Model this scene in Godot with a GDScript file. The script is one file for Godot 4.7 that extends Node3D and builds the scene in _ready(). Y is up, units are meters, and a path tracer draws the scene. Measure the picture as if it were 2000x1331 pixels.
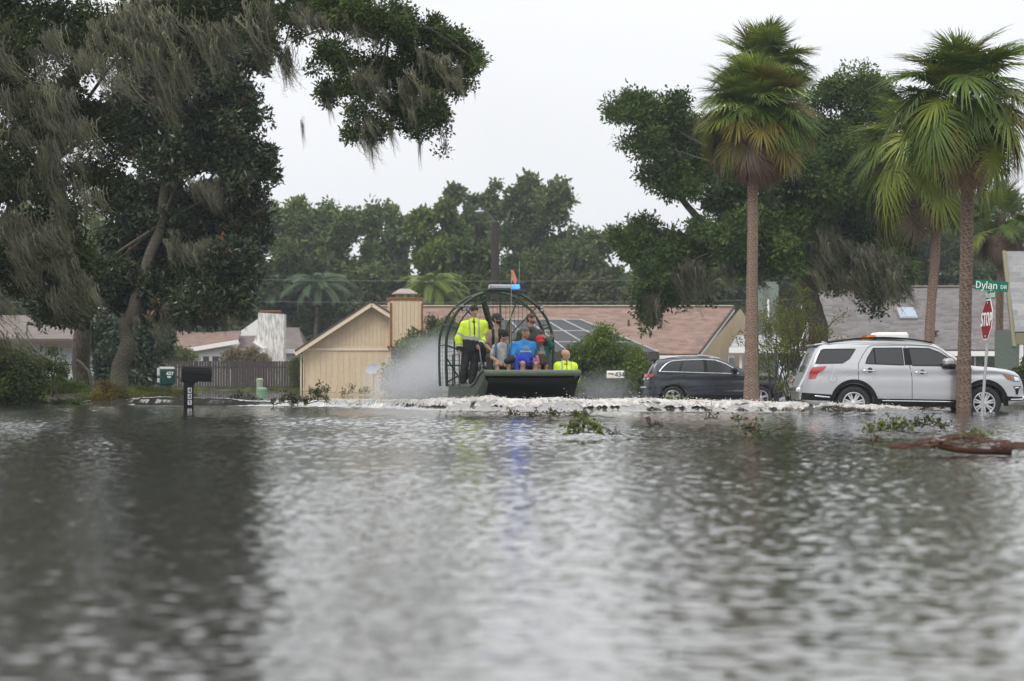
extends Node3D
# A flooded street: an airboat carries people past parked cars, palms and mossy oaks.
# Units are metres, y = 0 is the flood level, the camera looks along -Z.

const FOCAL := 4000.0      # focal length in photograph pixels (2000 wide)
const MIDDLE := 1000.0
const HORIZON := 737.0
const EYE := 0.76

var rng := RandomNumberGenerator.new()
var taken := {}
var mats := {}
var noise := FastNoiseLite.new()

func at(px: float, py: float, d: float) -> Vector3:
	return Vector3((px - MIDDLE) * d / FOCAL, EYE - (py - HORIZON) * d / FOCAL, -d)

func _ready() -> void:
	# ---------- camera, sky, light, exposure
	var cam := Camera3D.new()
	cam.name = "camera"
	cam.fov = rad_to_deg(2.0 * atan(665.5 / FOCAL))
	cam.near = 0.1
	cam.far = 1200.0
	cam.position = Vector3(0, EYE, 0)
	cam.rotation.x = atan(71.5 / FOCAL)
	var lens := CameraAttributesPhysical.new()
	lens.frustum_focal_length = 12.0 * FOCAL / 665.5   # 24 mm high sensor
	lens.frustum_focus_distance = 47.5
	lens.exposure_aperture = 1.9
	cam.attributes = lens
	add_child(cam)
	var env := Environment.new()
	env.background_mode = Environment.BG_SKY
	var sm := ProceduralSkyMaterial.new()
	sm.sky_top_color = Color(1.5, 1.52, 1.56).linear_to_srgb()
	sm.sky_horizon_color = Color(0.575, 0.586, 0.608).linear_to_srgb()
	sm.sky_curve = 0.95
	sm.sky_energy_multiplier = 1.0
	sm.ground_bottom_color = Color(0.25, 0.25, 0.25)
	sm.ground_horizon_color = Color(0.575, 0.586, 0.608).linear_to_srgb()
	sm.ground_curve = 0.02
	sm.sky_cover = cloud_cover()
	sm.sky_cover_modulate = Color(1, 1, 1, 1)
	var sky := Sky.new()
	sky.sky_material = sm
	env.sky = sky
	env.tonemap_mode = Environment.TONE_MAPPER_LINEAR
	env.tonemap_exposure = 1.4
	env.fog_enabled = true
	env.fog_density = 0.0004
	env.fog_light_color = Color(0.86, 0.89, 0.92)
	env.volumetric_fog_enabled = true
	env.volumetric_fog_density = 0.0
	env.sdfgi_enabled = true
	env.ssao_enabled = true
	env.ssil_enabled = true
	var we := WorldEnvironment.new()
	we.name = "environment"
	we.environment = env
	add_child(we)
	var sun := DirectionalLight3D.new()
	sun.name = "overcast_sun"
	sun.light_energy = 0.42
	sun.light_angular_distance = 25.0
	sun.light_color = Color(1.0, 0.97, 0.93)
	sun.shadow_enabled = true
	sun.rotation_degrees = Vector3(-50, -28, 0)
	sun.sky_mode = DirectionalLight3D.SKY_MODE_LIGHT_ONLY
	add_child(sun)
	noise.seed = 7
	noise.noise_type = FastNoiseLite.TYPE_SIMPLEX_SMOOTH
	noise.frequency = 1.0
	noise.fractal_type = FastNoiseLite.FRACTAL_NONE
	rng.seed = 4242
	make_materials()
	# ---------- the setting, then the things in it
	build_ground()
	build_water()
	build_houses()
	build_fences()
	build_far_trees()
	build_near_trees()
	build_palms()
	build_shrubs()
	build_street_things()
	build_cars()
	build_airboat()
	build_people()
	build_wake()
	build_debris()

func cloud_cover() -> ImageTexture:
	# thin uneven brightness of a rain cloud deck
	var n := FastNoiseLite.new()
	n.seed = 3
	n.frequency = 1.3
	n.fractal_octaves = 4
	var w := 512
	var h := 256
	var im := Image.create(w, h, false, Image.FORMAT_RGBAF)
	for y in h:
		var e := (0.5 - (y + 0.5) / h) * PI
		for x in w:
			var a := (x + 0.5) / w * TAU
			var p := Vector3(cos(a) * cos(e), sin(e) * 2.2, sin(a) * cos(e))
			var k := clampf(0.5 + n.get_noise_3dv(p * 1.6) * 0.9, 0.0, 1.0)
			im.set_pixel(x, y, Color(0.9, 0.92, 0.96, k * 0.055))
	return ImageTexture.create_from_image(im)

# ------------------------------------------------------------ helpers
class MB:
	var v := PackedVector3Array()
	var n := PackedVector3Array()
	var c := PackedColorArray()
	var u := PackedVector2Array()
	var ix := PackedInt32Array()
	var col := Color(1, 1, 1)

	func vert(p: Vector3, nn: Vector3, t := Vector2.ZERO) -> int:
		v.append(p)
		n.append(nn)
		c.append(col)
		u.append(t)
		return v.size() - 1

	func tri(a: Vector3, b: Vector3, d: Vector3) -> void:
		# corners run counter-clockwise seen from outside
		var nn := (b - a).cross(d - a)
		if nn.length_squared() < 1e-16:
			return
		nn = nn.normalized()
		var i := v.size()
		vert(a, nn)
		vert(b, nn)
		vert(d, nn)
		ix.append_array(PackedInt32Array([i, i + 2, i + 1]))

	func quad(a: Vector3, b: Vector3, d: Vector3, e: Vector3) -> void:
		var nn := (d - a).cross(e - b)
		if nn.length_squared() < 1e-16:
			return
		nn = nn.normalized()
		var i := v.size()
		var w := a.distance_to(b)
		var h := b.distance_to(d)
		vert(a, nn, Vector2(0, 0))
		vert(b, nn, Vector2(w, 0))
		vert(d, nn, Vector2(w, h))
		vert(e, nn, Vector2(0, h))
		ix.append_array(PackedInt32Array([i, i + 2, i + 1, i, i + 3, i + 2]))

	func box(at: Vector3, size: Vector3, b := Basis.IDENTITY, bev := 0.0) -> void:
		var h := size * 0.5
		bev = minf(bev, minf(h.x, minf(h.y, h.z)) * 0.9)
		if bev <= 0.0:
			for ax in 3:
				for s in [-1.0, 1.0]:
					var nn := Vector3.ZERO
					nn[ax] = s
					var p := Vector3.ZERO
					var q := Vector3.ZERO
					p[(ax + 1) % 3] = 1.0
					q[(ax + 2) % 3] = 1.0
					var o := nn * h
					var e := p * h
					var f: Vector3 = q * h * s
					quad(at + b * (o - e - f), at + b * (o + e - f), at + b * (o + e + f), at + b * (o - e + f))
			return
		var i := h - Vector3.ONE * bev
		for ax in 3:
			var a1 := (ax + 1) % 3
			var a2 := (ax + 2) % 3
			for s in [-1.0, 1.0]:
				var o := Vector3.ZERO
				o[ax] = s * h[ax]
				var e := Vector3.ZERO
				e[a1] = i[a1]
				var f := Vector3.ZERO
				f[a2] = i[a2] * s
				quad(at + b * (o - e - f), at + b * (o + e - f), at + b * (o + e + f), at + b * (o - e + f))
			# the four edges that run along this axis
			for s1 in [-1.0, 1.0]:
				for s2 in [-1.0, 1.0]:
					var l := Vector3.ZERO
					l[ax] = i[ax]
					var p := Vector3.ZERO
					p[a1] = s1 * h[a1]
					p[a2] = s2 * i[a2]
					var q := Vector3.ZERO
					q[a1] = s1 * i[a1]
					q[a2] = s2 * h[a2]
					var k0 := at + b * (p - l)
					var k1 := at + b * (q - l)
					var k2 := at + b * (q + l)
					var k3 := at + b * (p + l)
					if (k2 - k0).cross(k3 - k1).dot((k0 + k2) * 0.5 - at) > 0.0:
						quad(k0, k1, k2, k3)
					else:
						quad(k3, k2, k1, k0)
		for sx in [-1.0, 1.0]:
			for sy in [-1.0, 1.0]:
				for sz in [-1.0, 1.0]:
					var p1 := Vector3(sx * h.x, sy * i.y, sz * i.z)
					var p2 := Vector3(sx * i.x, sy * h.y, sz * i.z)
					var p3 := Vector3(sx * i.x, sy * i.y, sz * h.z)
					if sx * sy * sz > 0.0:
						tri(at + b * p1, at + b * p2, at + b * p3)
					else:
						tri(at + b * p1, at + b * p3, at + b * p2)

	func grid(rows: Array, close := false) -> void:
		# a smooth sheet through rows of points
		var r := rows.size()
		var k: int = rows[0].size()
		var base := v.size()
		for j in r:
			var row: PackedVector3Array = rows[j]
			var up: PackedVector3Array = rows[mini(j + 1, r - 1)]
			var dn: PackedVector3Array = rows[maxi(j - 1, 0)]
			for i in k:
				var l := (i - 1 + k) % k if close else maxi(i - 1, 0)
				var g := (i + 1) % k if close else mini(i + 1, k - 1)
				var nn := (row[g] - row[l]).cross(up[i] - dn[i])
				if nn.length_squared() < 1e-18:
					nn = (row[g] - row[l]).cross(rows[mini(j + 1, r - 1)][g] - rows[maxi(j - 1, 0)][l])
				vert(row[i], nn.normalized() if nn.length_squared() > 1e-20 else Vector3.UP, Vector2(float(i) / k, float(j) / r))
		for j in r - 1:
			for i in (k if close else k - 1):
				var a := base + j * k + i
				var b2 := base + j * k + (i + 1) % k
				var d := a + k
				var e := b2 + k
				ix.append_array(PackedInt32Array([a, e, b2, a, d, e]))

	func tube(pts: PackedVector3Array, rad: PackedFloat32Array, sides := 8, caps := true) -> void:
		var rows := []
		var side := Vector3.ZERO
		for j in pts.size():
			var t := (pts[mini(j + 1, pts.size() - 1)] - pts[maxi(j - 1, 0)]).normalized()
			if j == 0:
				side = t.cross(Vector3.UP if absf(t.y) < 0.9 else Vector3.RIGHT).normalized()
			else:
				side = (side - t * side.dot(t)).normalized()
			var o := t.cross(side)
			var row := PackedVector3Array()
			for i in sides:
				var a := TAU * i / sides
				row.append(pts[j] + (side * cos(a) + o * sin(a)) * rad[mini(j, rad.size() - 1)])
			rows.append(row)
		grid(rows, true)
		if caps:
			for e in [0, rows.size() - 1]:
				var row: PackedVector3Array = rows[e]
				for i in sides:
					if e == 0:
						tri(pts[0], row[(i + 1) % sides], row[i])
					else:
						tri(pts[e], row[i], row[(i + 1) % sides])

	func rod(a: Vector3, b: Vector3, r: float, sides := 6) -> void:
		tube(PackedVector3Array([a, b]), PackedFloat32Array([r, r]), sides)

	func lathe(profile: PackedVector2Array, xf: Transform3D, sides := 24) -> void:
		# profile: x = radius, y = along the axis (local y)
		var rows := []
		for p in profile:
			var row := PackedVector3Array()
			for i in sides:
				var a := TAU * i / sides
				row.append(xf * Vector3(cos(a) * p.x, p.y, -sin(a) * p.x))
			rows.append(row)
		grid(rows, true)

	func extrude(poly: PackedVector2Array, xf: Transform3D, depth: float, both := true) -> void:
		# polygon in local xy, front face at z = 0, goes back to -depth
		var p := poly.duplicate()
		if Geometry2D.is_polygon_clockwise(p):
			p.reverse()
		var t := Geometry2D.triangulate_polygon(p)
		for i in range(0, t.size(), 3):
			var q := PackedVector2Array([p[t[i]], p[t[i + 1]], p[t[i + 2]]])
			if (q[1] - q[0]).cross(q[2] - q[0]) < 0.0:
				q.reverse()
			tri(xf * Vector3(q[0].x, q[0].y, 0), xf * Vector3(q[1].x, q[1].y, 0), xf * Vector3(q[2].x, q[2].y, 0))
			if both:
				tri(xf * Vector3(q[0].x, q[0].y, -depth), xf * Vector3(q[2].x, q[2].y, -depth), xf * Vector3(q[1].x, q[1].y, -depth))
		if depth > 0.0:
			for i in p.size():
				var a := p[i]
				var b2 := p[(i + 1) % p.size()]
				quad(xf * Vector3(a.x, a.y, -depth), xf * Vector3(b2.x, b2.y, -depth), xf * Vector3(b2.x, b2.y, 0), xf * Vector3(a.x, a.y, 0))

	func slab(a: Vector3, b: Vector3, d: Vector3, e: Vector3, thick: float) -> void:
		# a flat plate with the given upper corners (counter-clockwise from above), thickness downwards along its normal
		var nn := (d - a).cross(e - b).normalized() * thick
		quad(a, b, d, e)
		quad(e - nn, d - nn, b - nn, a - nn)
		quad(a - nn, b - nn, b, a)
		quad(b - nn, d - nn, d, b)
		quad(d - nn, e - nn, e, d)
		quad(e - nn, a - nn, a, e)

	func add(o: MB, xf := Transform3D.IDENTITY) -> void:
		var base := v.size()
		for i in o.v.size():
			v.append(xf * o.v[i])
			n.append((xf.basis * o.n[i]).normalized())
			c.append(o.c[i])
			u.append(o.u[i])
		for i in o.ix:
			ix.append(base + i)

	func mesh() -> ArrayMesh:
		var a := []
		a.resize(Mesh.ARRAY_MAX)
		a[Mesh.ARRAY_VERTEX] = v
		a[Mesh.ARRAY_NORMAL] = n
		a[Mesh.ARRAY_COLOR] = c
		a[Mesh.ARRAY_TEX_UV] = u
		a[Mesh.ARRAY_INDEX] = ix
		var m := ArrayMesh.new()
		m.add_surface_from_arrays(Mesh.PRIMITIVE_TRIANGLES, a)
		return m

func numbered(called: String) -> String:
	if not taken.has(called):
		taken[called] = 0
		return called
	taken[called] += 1
	return "%s_%03d" % [called, taken[called]]

func tag(o: Node, label := "", category := "", group := "", kind := "") -> void:
	if label:
		o.set_meta("label", label)
	if category:
		o.set_meta("category", category)
	if group:
		o.set_meta("group", group)
	if kind:
		o.set_meta("kind", kind)

func thing(called: String, label: String, category: String, where := Vector3.ZERO, turn := 0.0, group := "") -> Node3D:
	var o := Node3D.new()
	o.name = numbered(called)
	add_child(o)
	o.position = where
	o.rotation.y = turn
	tag(o, label, category, group)
	return o

func part(parent: Node, called: String, mesh: Mesh, mat: Material, label := "") -> MeshInstance3D:
	var o := MeshInstance3D.new()
	o.name = called
	o.mesh = mesh
	o.material_override = mat
	parent.add_child(o, true)
	if label:
		o.set_meta("label", label)
	return o

func single(called: String, mesh: Mesh, mat: Material, label: String, category: String, where := Vector3.ZERO, group := "") -> MeshInstance3D:
	var o := MeshInstance3D.new()
	o.name = numbered(called)
	o.mesh = mesh
	o.material_override = mat
	add_child(o)
	o.position = where
	tag(o, label, category, group)
	return o

func structure(called: String, mesh: Mesh, mat: Material, parent: Node = null) -> MeshInstance3D:
	var o := MeshInstance3D.new()
	o.name = numbered(called) if parent == null else called
	o.mesh = mesh
	o.material_override = mat
	if parent:
		parent.add_child(o, true)
	else:
		add_child(o)
		o.set_meta("kind", "structure")
	return o

func many(parent: Node, called: String, mesh: Mesh, mat: Material, places: Array, colors: PackedColorArray) -> MultiMeshInstance3D:
	var mm := MultiMesh.new()
	mm.transform_format = MultiMesh.TRANSFORM_3D
	mm.use_colors = true
	mm.mesh = mesh
	mm.instance_count = places.size()
	for i in places.size():
		mm.set_instance_transform(i, places[i])
		mm.set_instance_color(i, colors[i])
	var o := MultiMeshInstance3D.new()
	o.name = called
	o.multimesh = mm
	o.material_override = mat
	parent.add_child(o, true)
	o.set_meta("kind", "stuff")
	return o

func lin(r: float, g: float, b: float) -> Color:
	return Color(r, g, b).linear_to_srgb()

func plain(key: String, col: Color, rough := 0.8, metal := 0.0) -> StandardMaterial3D:
	# col is a linear base colour
	if mats.has(key):
		return mats[key]
	var m := StandardMaterial3D.new()
	m.resource_name = key
	m.albedo_color = col.linear_to_srgb()
	m.roughness = rough
	m.metallic = metal
	m.cull_mode = BaseMaterial3D.CULL_DISABLED
	mats[key] = m
	return m

func tinted(key: String, rough := 0.8, metal := 0.0) -> StandardMaterial3D:
	# takes its colour from the vertices
	if mats.has(key):
		return mats[key]
	var m := plain(key, Color(1, 1, 1), rough, metal)
	m.vertex_color_use_as_albedo = true
	return m

func ramp(stops: Array) -> Gradient:
	var g := Gradient.new()
	g.offsets = PackedFloat32Array()
	g.colors = PackedColorArray()
	var off := PackedFloat32Array()
	var cs := PackedColorArray()
	for s in stops:
		off.append(s[0])
		cs.append((s[1] as Color).linear_to_srgb())
	g.offsets = off
	g.colors = cs
	return g

func noise_tex(seed_: int, freq: float, octaves: int, grad: Gradient = null, size := 512, normal := false, bump := 4.0) -> NoiseTexture2D:
	var f := FastNoiseLite.new()
	f.seed = seed_
	f.frequency = freq
	f.fractal_octaves = octaves
	f.noise_type = FastNoiseLite.TYPE_SIMPLEX_SMOOTH
	var t := NoiseTexture2D.new()
	t.width = size
	t.height = size
	t.seamless = true
	t.seamless_blend_skirt = 0.2
	t.noise = f
	if grad:
		t.color_ramp = grad
	if normal:
		t.as_normal_map = true
		t.bump_strength = bump
	return t

func grainy(key: String, dark: Color, light: Color, tile: float, freq := 0.02, rough := 0.85, relief := 0.0, stretch := Vector3.ONE) -> StandardMaterial3D:
	# a surface whose tone varies with grain and patches; tile in metres
	if mats.has(key):
		return mats[key]
	var m := plain(key, Color(1, 1, 1), rough)
	m.albedo_texture = noise_tex(hash(key) % 1000, freq, 5, ramp([[0.25, dark], [0.5, dark.lerp(light, 0.55)], [0.78, light]]))
	m.uv1_triplanar = true
	m.uv1_world_triplanar = true
	m.uv1_scale = Vector3.ONE / tile * stretch
	if relief > 0.0:
		m.heightmap_enabled = true
		m.heightmap_texture = noise_tex(hash(key) % 1000 + 5, freq * 2.0, 5)
		m.heightmap_scale = relief
	return m

func rnd(a: float, b: float) -> float:
	return rng.randf_range(a, b)

func smooth(a: float, b: float, x: float) -> float:
	return smoothstep(a, b, x)

func curve_points(keys: Array, n: int) -> PackedVector3Array:
	# Catmull-Rom through the given points
	var out := PackedVector3Array()
	var k := keys.size()
	for j in n:
		var t := float(j) / (n - 1) * (k - 1)
		var i := mini(int(t), k - 2)
		var f := t - i
		var p0: Vector3 = keys[maxi(i - 1, 0)]
		var p1: Vector3 = keys[i]
		var p2: Vector3 = keys[i + 1]
		var p3: Vector3 = keys[mini(i + 2, k - 1)]
		out.append(p1.cubic_interpolate(p2, p0, p3, f))
	return out

func taper(a: float, b: float, n: int) -> PackedFloat32Array:
	var out := PackedFloat32Array()
	for j in n:
		out.append(lerpf(a, b, float(j) / maxi(n - 1, 1)))
	return out

func letters(parent: Node, called: String, text: String, height: float, mat: Material, xf: Transform3D, depth := 0.004, bold := false, squeeze := 1.0) -> MeshInstance3D:
	var t := TextMesh.new()
	var f := SystemFont.new()
	f.font_names = PackedStringArray(["Droid Sans"])
	if bold:
		f.font_weight = 700
	t.font = f
	t.text = text
	t.font_size = 64
	t.pixel_size = height / 64.0 / 0.72
	t.depth = depth
	var o := part(parent, called, t, mat)
	o.transform = xf.scaled_local(Vector3(squeeze, 1, 1))
	return o

# ------------------------------------------------------------ materials
func make_materials() -> void:
	var w := plain("flood_water", Color(0.2, 0.19, 0.172), 0.06, 0.82)
	w.metallic_specular = 0.68
	w.clearcoat_enabled = true
	w.clearcoat = 0.7
	w.clearcoat_roughness = 0.1
	w.normal_enabled = true
	w.normal_texture = noise_tex(11, 0.018, 4, null, 1024, true, 5.0)
	w.normal_scale = 0.3
	w.uv1_triplanar = true
	w.uv1_world_triplanar = true
	w.uv1_scale = Vector3(0.55, 0.55, 0.9)
	var f := tinted("foam", 0.75)
	f.heightmap_enabled = true
	f.heightmap_texture = noise_tex(12, 0.03, 4)
	f.heightmap_scale = 2.0
	f.uv1_triplanar = true
	f.uv1_world_triplanar = true
	f.uv1_scale = Vector3.ONE * 2.2
	f.subsurf_scatter_enabled = true
	f.subsurf_scatter_strength = 0.25
	for l in [["leaf", 0.5, 0.3], ["glossy_leaf", 0.28, 0.1], ["far_leaf", 0.7, 0.3], ["palm_leaf", 0.42, 0.2], ["moss", 0.95, 0.25]]:
		var m := tinted(l[0], l[1])
		m.metallic_specular = 0.42 if l[0] == "glossy_leaf" else 0.22
		m.backlight_enabled = true
		m.backlight = Color(l[2], l[2], l[2]).linear_to_srgb()
	var b := grainy("bark", Color(0.025, 0.02, 0.015), Color(0.12, 0.105, 0.08), 1.2, 0.03, 0.95, 3.0, Vector3(1, 0.35, 1))
	b.resource_name = "bark"
	grainy("lichen_bark", Color(0.02, 0.017, 0.012), Color(0.14, 0.13, 0.095), 1.0, 0.045, 0.95, 2.5, Vector3(1, 0.6, 1))
	grainy("palm_bark", Color(0.04, 0.027, 0.02), Color(0.27, 0.195, 0.15), 0.9, 0.02, 0.95, 2.5, Vector3(1, 2.2, 1))
	grainy("pale_palm_bark", Color(0.07, 0.045, 0.034), Color(0.36, 0.26, 0.2), 0.9, 0.02, 0.95, 2.0, Vector3(1, 2.6, 1))
	grainy("soil", Color(0.03, 0.026, 0.016), Color(0.085, 0.075, 0.045), 3.0, 0.03, 0.95, 3.0)
	grainy("fence_wood", Color(0.026, 0.02, 0.017), Color(0.056, 0.046, 0.04), 1.0, 0.03, 0.9, 0.6, Vector3(2, 0.25, 2))
	grainy("fence_wood_pale", Color(0.036, 0.03, 0.026), Color(0.07, 0.059, 0.051), 1.0, 0.03, 0.9, 0.6, Vector3(2, 0.25, 2))
	grainy("siding", Color(0.49, 0.39, 0.262), Color(0.54, 0.435, 0.3), 1.6, 0.02, 0.75, 0.3, Vector3(1, 0.4, 1))
	grainy("siding_pale", Color(0.51, 0.41, 0.28), Color(0.56, 0.455, 0.318), 1.6, 0.02, 0.75, 0.3, Vector3(1, 0.4, 1))
	grainy("cream_trim", Color(0.56, 0.47, 0.34), Color(0.64, 0.55, 0.42), 1.2, 0.02, 0.7)
	grainy("white_stucco", Color(0.62, 0.62, 0.60), Color(0.74, 0.74, 0.72), 1.3, 0.03, 0.85, 0.4)
	grainy("stained_white", Color(0.36, 0.35, 0.32), Color(0.74, 0.73, 0.71), 2.2, 0.018, 0.85, 0.4, Vector3(1.6, 0.3, 1.6))
	grainy("green_wall", Color(0.13, 0.17, 0.14), Color(0.19, 0.235, 0.2), 1.4, 0.02, 0.8)
	grainy("rust", Color(0.10, 0.035, 0.012), Color(0.26, 0.11, 0.04), 0.5, 0.03, 0.9)
	plain("white_paint", Color(0.72, 0.72, 0.7), 0.55)
	plain("dark_brown_trim", Color(0.06, 0.04, 0.03), 0.7)
	plain("dark_opening", Color(0.02, 0.02, 0.02), 0.6)
	plain("window_glass", Color(0.03, 0.035, 0.04), 0.06)
	plain("aluminium", Color(0.5, 0.5, 0.5), 0.45, 0.7)
	plain("galvanised", Color(0.38, 0.39, 0.4), 0.5, 0.6)
	plain("black_plastic", Color(0.008, 0.008, 0.009), 0.45).metallic_specular = 0.3
	plain("black_rubber", Color(0.014, 0.014, 0.015), 0.75)
	plain("chrome", Color(0.75, 0.76, 0.78), 0.12, 1.0)
	shingles("shingle_red", Color(0.13, 0.085, 0.068), Color(0.25, 0.165, 0.132), 21)
	shingles("shingle_brown", Color(0.115, 0.095, 0.085), Color(0.17, 0.145, 0.13), 22)
	shingles("shingle_grey", Color(0.085, 0.078, 0.076), Color(0.17, 0.158, 0.155), 23)
	shingles("shingle_pale", Color(0.2, 0.205, 0.21), Color(0.34, 0.345, 0.35), 24)

func shingles(key: String, dark: Color, light: Color, seed_: int) -> void:
	# tone of asphalt tabs: far too small in the picture to be built one by one
	var r := RandomNumberGenerator.new()
	r.seed = seed_
	var w := 512
	var h := 512
	var im := Image.create(w, h, false, Image.FORMAT_RGB8)
	var bm := Image.create(w, h, false, Image.FORMAT_RGB8)
	var rows := 32
	var cols := 16
	for j in rows:
		var off := (j % 2) * 16 + r.randi_range(-5, 5)
		for i in cols:
			var c := dark.lerp(light, r.randf()).lerp(dark.lerp(light, 0.5), 0.25).linear_to_srgb()
			var x := posmod(i * 32 + off, w)
			im.fill_rect(Rect2i(x, j * 16, 32, 16), c)
			im.fill_rect(Rect2i(x - w, j * 16, 32, 16), c)
			for y in 16:
				var k := 0.35 + 0.65 * y / 16.0
				bm.fill_rect(Rect2i(x, j * 16 + y, 31, 1), Color(k, k, k))
				bm.fill_rect(Rect2i(x - w, j * 16 + y, 31, 1), Color(k, k, k))
	for i in 9000:
		var x := r.randi_range(0, w - 1)
		var y := r.randi_range(0, h - 1)
		var c := im.get_pixel(x, y)
		im.fill_rect(Rect2i(x, y, r.randi_range(1, 4), r.randi_range(1, 2)), c.lightened(r.randf() * 0.12) if r.randf() < 0.5 else c.darkened(r.randf() * 0.2))
	var m := plain(key, Color(1, 1, 1), 0.95)
	m.albedo_texture = ImageTexture.create_from_image(im)
	m.heightmap_enabled = true
	m.heightmap_texture = ImageTexture.create_from_image(bm)
	m.heightmap_scale = 1.2
	m.uv1_scale = Vector3(1.0 / 7.2, 1.0 / 7.0, 1)

# ------------------------------------------------------------ ground and water
func ground_height(x: float, z: float) -> float:
	var d := -z
	var h := -0.45
	# bank on the left, under the oak and the magnolia
	var edge := smooth(-9.3, -11.5, x + 0.6 * noise.get_noise_2d(z * 0.2, 3.0))
	h += edge * smooth(55.5, 60.0, d + 0.8 * noise.get_noise_2d(x * 0.3, 9.0)) * (0.72 - 0.64 * smooth(66.5, 76.0, d))
	# far lawns just about at flood level
	h += smooth(88.0, 107.0, d) * 0.34
	h += smooth(106.0, 160.0, d) * 0.25
	# verge at the right
	h += smooth(13.2, 14.6, x) * smooth(52.0, 56.0, d) * 0.62 * (1.0 - smooth(84.0, 106.0, d))
	h += 0.05 * noise.get_noise_2d(x * 0.35, z * 0.35) + 0.025 * noise.get_noise_2d(x * 1.3, z * 1.3)
	return h

func build_ground() -> void:
	var xs := PackedFloat32Array()
	var zs := PackedFloat32Array()
	for x in [-900.0, -500.0, -250.0, -140.0, -90.0, -65.0, -50.0]:
		xs.append(x)
	var x := -42.0
	while x <= 42.0:
		xs.append(x)
		x += 0.6
	for q in [50.0, 65.0, 90.0, 140.0, 250.0, 500.0, 900.0]:
		xs.append(q)
	for q in [900.0, 300.0, 60.0, 0.0, -20.0, -35.0, -45.0]:
		zs.append(q)
	var z := -50.0
	while z > -130.0:
		zs.append(z)
		z -= 0.6
	for q in [-135.0, -150.0, -180.0, -240.0, -350.0, -600.0, -1100.0]:
		zs.append(q)
	var rows := []
	for zz in zs:
		var row := PackedVector3Array()
		for xx in xs:
			row.append(Vector3(xx, ground_height(xx, zz), zz))
		rows.append(row)
	var mb := MB.new()
	mb.grid(rows)
	structure("ground", mb.mesh(), mats["soil"])
	build_grass()

func build_grass() -> void:
	# short blades on whatever stands clear of the flood
	var mb := MB.new()
	var r := RandomNumberGenerator.new()
	r.seed = 5
	for i in 26:
		var p := Vector3(r.randf_range(-0.16, 0.16), 0, r.randf_range(-0.16, 0.16))
		var h := r.randf_range(0.06, 0.17)
		var a := r.randf() * TAU
		var s := Vector3(cos(a), 0, sin(a)) * 0.009
		var lean := Vector3(r.randf_range(-0.06, 0.1), 0, r.randf_range(-0.06, 0.06))
		mb.col = Color(0.85, 0.9, 0.8).lerp(Color(1.2, 1.1, 0.8), r.randf())
		var m := p + Vector3(0, h * 0.6, 0) + lean * 0.4
		mb.quad(p - s, p + s, m + s * 0.8, m - s * 0.8)
		mb.tri(m - s * 0.8, m + s * 0.8, p + Vector3(0, h, 0) + lean)
	var places := []
	var cols := PackedColorArray()
	var tries := 0
	while places.size() < 4200 and tries < 60000:
		tries += 1
		var x: float
		var z: float
		if rng.randf() < 0.45:
			x = rnd(-22, -8.5)
			z = -rnd(54, 84)
		else:
			x = rnd(-34, 34)
			z = -rnd(84, 118)
		var h := ground_height(x, z)
		if h < 0.0 or noise.get_noise_2d(x * 0.5, z * 0.5) < -0.15:
			continue
		places.append(Transform3D(Basis(Vector3.UP, rng.randf() * TAU).scaled(Vector3.ONE * rnd(0.8, 1.7)), Vector3(x, h - 0.01, z)))
		var k := rng.randf()
		cols.append(Color(0.06, 0.1, 0.025).lerp(Color(0.13, 0.14, 0.04), k))
	var o := many(self, "grass", mb.mesh(), mats["leaf"], places, cols)
	tag(o, "green lawn grass standing clear of the flood around the houses and trees", "grass", "", "stuff")

const RIDGE := [[60, 62.0, 0.0, 0.0], [200, 57.5, 0.13, 0.0], [330, 56.0, 0.2, 0.0], [470, 55.5, 0.17, 0.0], [600, 55.5, 0.12, 0.0], [680, 54.0, 0.14, 0.75], [770, 51.0, 0.18, 1.0], [870, 47.3, 0.24, 1.0], [1000, 46.5, 0.27, 1.0], [1140, 46.3, 0.26, 1.0], [1300, 46.2, 0.21, 1.0], [1500, 45.6, 0.18, 1.0], [1620, 44.9, 0.15, 0.9], [1720, 44.5, 0.1, 0.55], [1790, 44.3, 0.07, 0.1], [1900, 44.0, 0.0, 0.0]]
var ridge_x := PackedFloat32Array()

func ridge(x: float) -> Vector3:
	# (z of the wave's crest, its height, how much of it is foam) where the wave crosses x
	if ridge_x.is_empty():
		for k in RIDGE:
			ridge_x.append((k[0] - MIDDLE) * k[1] / FOCAL)
	var i := ridge_x.bsearch(x)
	if i <= 0 or i >= ridge_x.size():
		return Vector3(-46, 0, 0)
	var t := (x - ridge_x[i - 1]) / (ridge_x[i] - ridge_x[i - 1])
	t = t * t * (3.0 - 2.0 * t) * 0.5 + t * 0.5
	var a: Array = RIDGE[i - 1]
	var b: Array = RIDGE[i]
	var wob := 0.35 * noise.get_noise_2d(x * 0.45, 50.0) + 0.12 * noise.get_noise_2d(x * 1.7, 70.0)
	return Vector3(-lerpf(a[1], b[1], t) + wob, lerpf(a[2], b[2], t) * (1.0 + 0.25 * noise.get_noise_2d(x * 0.8, 20.0)), lerpf(a[3], b[3], t))

func swell(x: float, z: float) -> float:
	var r := ridge(x)
	if r.y <= 0.001:
		return 0.0
	var d := z - r.x   # positive on the camera's side
	var w := 0.42 if d > 0.0 else 0.7
	var h := r.y * exp(-d * d / (w * w))
	h -= r.y * 0.28 * exp(-(d - 1.3) * (d - 1.3) / 0.5)
	h += r.y * 0.12 * exp(-(d - 2.6) * (d - 2.6) / 0.6)
	return h

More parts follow.
